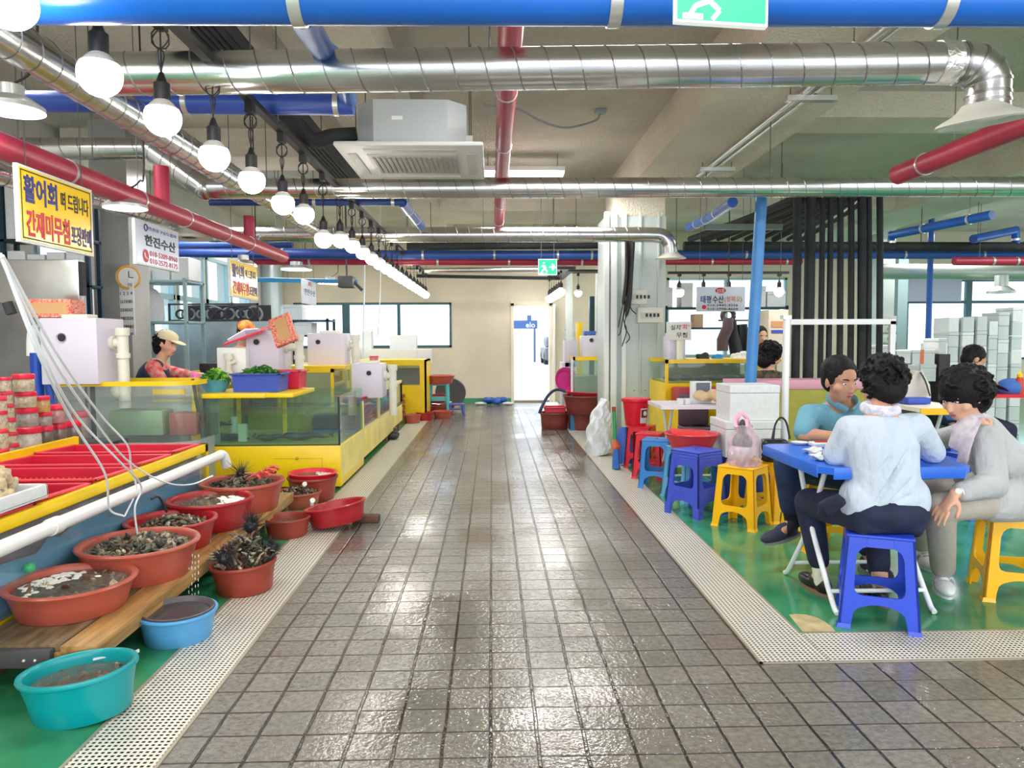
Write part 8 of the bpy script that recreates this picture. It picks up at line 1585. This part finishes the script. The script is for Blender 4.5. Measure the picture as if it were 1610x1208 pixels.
b = MB(); b.tube(bez([P(1535, 660, Y=3.38), P(1522, 690, Y=3.35), P(1512, 730, Y=3.4), P(1506, 760, Y=3.5)], 5), [(.03, .012)]*16, 8); b.tube(bez([P(1545, 655, Y=3.5), P(1525, 655, Y=3.4), P(1510, 675, Y=3.38), P(1500, 705, Y=3.42)], 5), [(.035, .02)]*16, 10); obj('scarf', remesh(b, .007, 2), mat('pink_grey_scarf', lin(208, 196, 204), .8, noise=.2, nscale=30), t, 60)
b = MB(); b.ball(pel, (.14, .17, .09), 20, 12); limb(b, [hL, kL, aL+V((0, 0, .025))], [.092, .068, .058], 16); limb(b, [hR, kR, aR+V((0, 0, .03))], [.092, .068, .058], 16); obj('trousers', remesh(b, .009, 3), fabric('greige_trousers', lin(176, 168, 158), (3, 3, 1), .35), t, 60)
d_ = (wL-eL).normalized(); b = MB(); q = wL-d_*.012; u1 = d_.orthogonal().normalized(); u2 = d_.cross(u1); b.tube([q+u1*(.028*math.cos(a))+u2*(.028*math.sin(a)) for a in [2*PI*k/20 for k in range(20)]], (.004, .006), 6, closed=True); w_ = obj('wristwatch', b, clamp_m, t, 60); b = MB(); nn = V((-.3, -.8, .4)).normalized(); b.tube([q+nn*.026, q+nn*.034], .014, 18); obj('dial', b, foam_w, w_)
snk = mat('white_sneaker', lin(226, 228, 232), .5, noise=.06, nscale=20)
for a_, g_, ff in ((aL, gL, (-.35, -.95, 0)), (aR, gR, (-.1, -1, 0))):
    o, Ms = shoe(V((g_.x, g_.y+.0, 0)), ff, snk, 'sneaker', t, sole=mat('grey_white_sole', lin(206, 208, 212), .6), high=.075); b = MB()
    for k in range(4): b.tube([Ms @ V((-.026, .0+.022*k, .082-.008*k)), Ms @ V((0, .006+.022*k, .090-.009*k)), Ms @ V((.026, .0+.022*k, .082-.008*k))], .003, 5)
    obj('laces', b, mat('lace_grey', lin(150, 154, 164), .6), o, 0); b = MB()
    for sx in (-1, 1): b.ball(Ms @ V((sx*.034, .01, .05)), (.012, .012, .018), 8, 6)
    obj('side_patch', b, mat('patch_grey', lin(140, 144, 158), .5), o)
# ---------- generic background figure
def figure(lab, hd, nk, shL, shR, pel, f, up, arms, top_m, sleeve, bot_m, sk, hair=None, grp=None, vest=None, legs=None, hs=1.0, vox=.011):
    t = thing('person', lab, 'person', (pel.x, pel.y, 0), grp); ch_ = pel.lerp(nk, .68); b = MB(); torso(b, pel, ch_, nk, shL, shR, .14, .135, .10, .10); b.cone(nk-V((0, 0, .03)), hd-V((0, 0, .05)), .052, .05); M = head_mb(b, hd, f, up, hs)
    for sh, el, wr, k in arms: limb(b, [sh, el, wr], [.044, .038, .026]); hand(b, wr, wr-el, (0, 0, 1), k, .7)
    legs = legs or [(pel+V((-.09, 0, -.02)), V((pel.x-.09, pel.y, .48)), V((pel.x-.09, pel.y, .08))), (pel+V((.09, 0, -.02)), V((pel.x+.09, pel.y, .48)), V((pel.x+.09, pel.y, .08)))]
    for h_, k_, a_ in legs: limb(b, [h_, k_, a_], [.075, .052, .036]); b.cone(a_, V((a_.x, a_.y-.1, .045)), .034, .028)
    obj('body', remesh(b, vox*.8, 3), sk, t, 60); face_bits(t, M, hs)
    b = MB(); torso(b, pel+V((0, 0, .04)), ch_, nk-V((0, 0, .01)), shL, shR, .155, .155, .115, .11, .012)
    for sh, el, wr, k in arms: sleeve_pair(b, sh, el, wr, sleeve, .066, .058, .045)
    obj('shirt', remesh(b, vox, 3), top_m, t, 60); b = MB(); b.ball(pel, (.17, .14, .10), 18, 12)
    for h_, k_, a_ in legs: limb(b, [h_, k_, a_], [.095, .07, .055], 14); 
    obj('trousers', remesh(b, .012, 3), bot_m, t, 60)
    for h_, k_, a_ in legs: shoe(a_+V((0, -.05, 0)), (0, -1, 0), dark, 'shoe', t)
    if hair: obj('hair', hair(M), hairm, t, 60)
    return t, M, ch_
navy_c = mat('navy_trousers', lin(30, 36, 60), .8)
# vendor in the beige cap, facing right
Yv = 6.95; hd = P(262, 541, Y=Yv); nk = P(250, 566, Y=Yv); sL, sR = P(237, 577, Y=Yv+.16), P(240, 578, Y=Yv-.16); pel = P(226, 640, Y=Yv)
wr1, wr2 = P(302, 597, Y=Yv-.15), P(318, 590, Y=Yv+.1); e1, e2 = P(258, 606, Y=Yv-.22), P(282, 588, Y=Yv+.15)
tp = mat('floral_shirt', lin(196, 150, 140), .8, noise=.5, nscale=22, col2=lin(206, 40, 50))
t, M, ch_ = figure('person in a beige cap and navy vest over a patterned shirt behind the left stall', hd, nk, sL, sR, pel, (.95, -.25, -.25), (.2, 0, 1), [(sR, e1, wr1, 1), (sL, e2, wr2, -1)], tp, 1.35, navy_c, skin, lambda M: hair_curly(M, .95, 2, -.09, .95, .2))
b = MB(); torso(b, pel+V((0, 0, .04)), ch_, nk-V((0, 0, .035)), nk.lerp(sL, .5)-V((0, 0, .03)), nk.lerp(sR, .5)-V((0, 0, .03)), .172, .172, .13, .125, .014); obj('vest', remesh(b, .011, 3), mat('navy_vest', lin(38, 42, 66), .7, bump=.3, bscale=12), t, 60)
b = MB(); b.ball((0, -.012, .065), (.094, .108, .068), 22, 12); b.v = [V((v.x, v.y, max(v.z, .045))) for v in b.v]; b.xform(M); cap_b = mat('beige_cap', lin(214, 202, 166), .8); o = obj('cap', b, cap_b, t, 60); b = MB(); b.ball((0, .115, .045), (.075, .07, .006), 20, 6, Matrix.Rotation(-.15, 4, 'X')); b.xform(M); obj('brim', b, cap_b, o, 60)
# vendor in the striped cap
Yv = 8.2; hd = P(386, 523, Y=Yv); nk = P(378, 545, Y=Yv); sL, sR = P(355, 556, Y=Yv+.05), P(398, 556, Y=Yv-.05); pel = P(372, 630, Y=Yv)
t, M, ch_ = figure('person in a red and yellow cap working behind the double filter box', hd, nk, sL, sR, pel, (.6, -.6, -.5), (.2, -.2, 1), [(sL, P(350, 590, Y=Yv-.1), P(362, 592, Y=Yv-.35), -1), (sR, P(402, 590, Y=Yv-.1), P(390, 592, Y=Yv-.35), 1)], mat('navy_red_shirt', lin(40, 50, 96), .8, noise=.4, nscale=10), 1.5, navy_c, skin2, lambda M: hair_short(M, 1.0))
b = MB(); b.ball((0, -.008, .06), (.092, .106, .075), 22, 12); b.v = [V((v.x, v.y, max(v.z, .035))) for v in b.v]; b.xform(M); o = obj('cap', b, mat('striped_cap', lin(232, 190, 60), .7, noise=.5, nscale=9, col2=lin(214, 60, 60)), t, 60); b = MB(); b.ball((0, .11, .038), (.07, .065, .006), 20, 6); b.xform(M); obj('brim', b, MATS['striped_cap'], o, 60)
# man in the blue t-shirt, facing right at the red table
Yv = 6.45; hd = P(1532, 566, Y=Yv); nk = P(1520, 588, Y=Yv+.0); sL, sR = P(1517, 596, Y=Yv+.17), P(1522, 600, Y=Yv-.17); pel = P(1500, 655, Y=Yv)
lg = [(pel+V((.02, -.09, 0)), V((pel.x+.40, Yv-.14, .46)), V((pel.x+.38, Yv-.14, .09))), (pel+V((.02, .09, 0)), V((pel.x+.40, Yv+.14, .46)), V((pel.x+.38, Yv+.14, .09)))]
t, M, _ = figure('person in a blue short-sleeved shirt bending over the red table at right', hd, nk, sL, sR, pel, (.85, -.25, -.55), (.5, 0, 1), [(sR, P(1545, 618, Y=Yv-.22), P(1572, 604, Y=Yv-.15), 1), (sL, P(1545, 616, Y=Yv+.2), P(1574, 606, Y=Yv+.1), -1)], mat('tee_blue', lin(70, 112, 176), .8, bump=.3, bscale=8), .9, navy_c, skin2, lambda M: hair_short(M, 1.0), legs=lg)
stool(pel.x, Yv, .1, 'blue', 'royal blue stool under the person in the blue short-sleeved shirt')
# woman in the dark floral top behind the counter, and the one in green behind her
Yv = 7.0; hd = P(1213, 560, Y=Yv); nk = P(1206, 580, Y=Yv); sL, sR = P(1182, 596, Y=Yv), P(1231, 596, Y=Yv); pel = P(1205, 655, Y=Yv)
figure('person with wavy black hair in a black floral top behind the pink-topped counter', hd, nk, sL, sR, pel, (.75, .35, -.35), (.2, 0, 1), [(sL, P(1180, 630, Y=Yv), P(1195, 632, Y=Yv+.2), -1), (sR, P(1236, 628, Y=Yv), P(1238, 630, Y=Yv+.25), 1)], mat('black_floral', lin(26, 26, 30), .8, noise=.5, nscale=26, col2=lin(104, 92, 70)), 1.3, navy_c, skin, lambda M: hair_curly(M, 1.08, 12, -.1, 1.0, .3))
Yv = 9.0; hd = P(1196, 529, Y=Yv); nk = P(1196, 548, Y=Yv); sL, sR = P(1180, 556, Y=Yv), P(1212, 556, Y=Yv); pel = P(1196, 600, Y=Yv)
figure('person in a green top standing behind the wide tank near the cream cupboard', hd, nk, sL, sR, pel, (.1, -1, -.2), (0, 0, 1), [(sL, P(1178, 585, Y=Yv), P(1184, 590, Y=Yv-.2), -1), (sR, P(1214, 585, Y=Yv), P(1208, 590, Y=Yv-.2), 1)], mat('green_top', lin(50, 130, 90), .8), 1.5, navy_c, skin, lambda M: hair_short(M, 1.0), vox=.014)
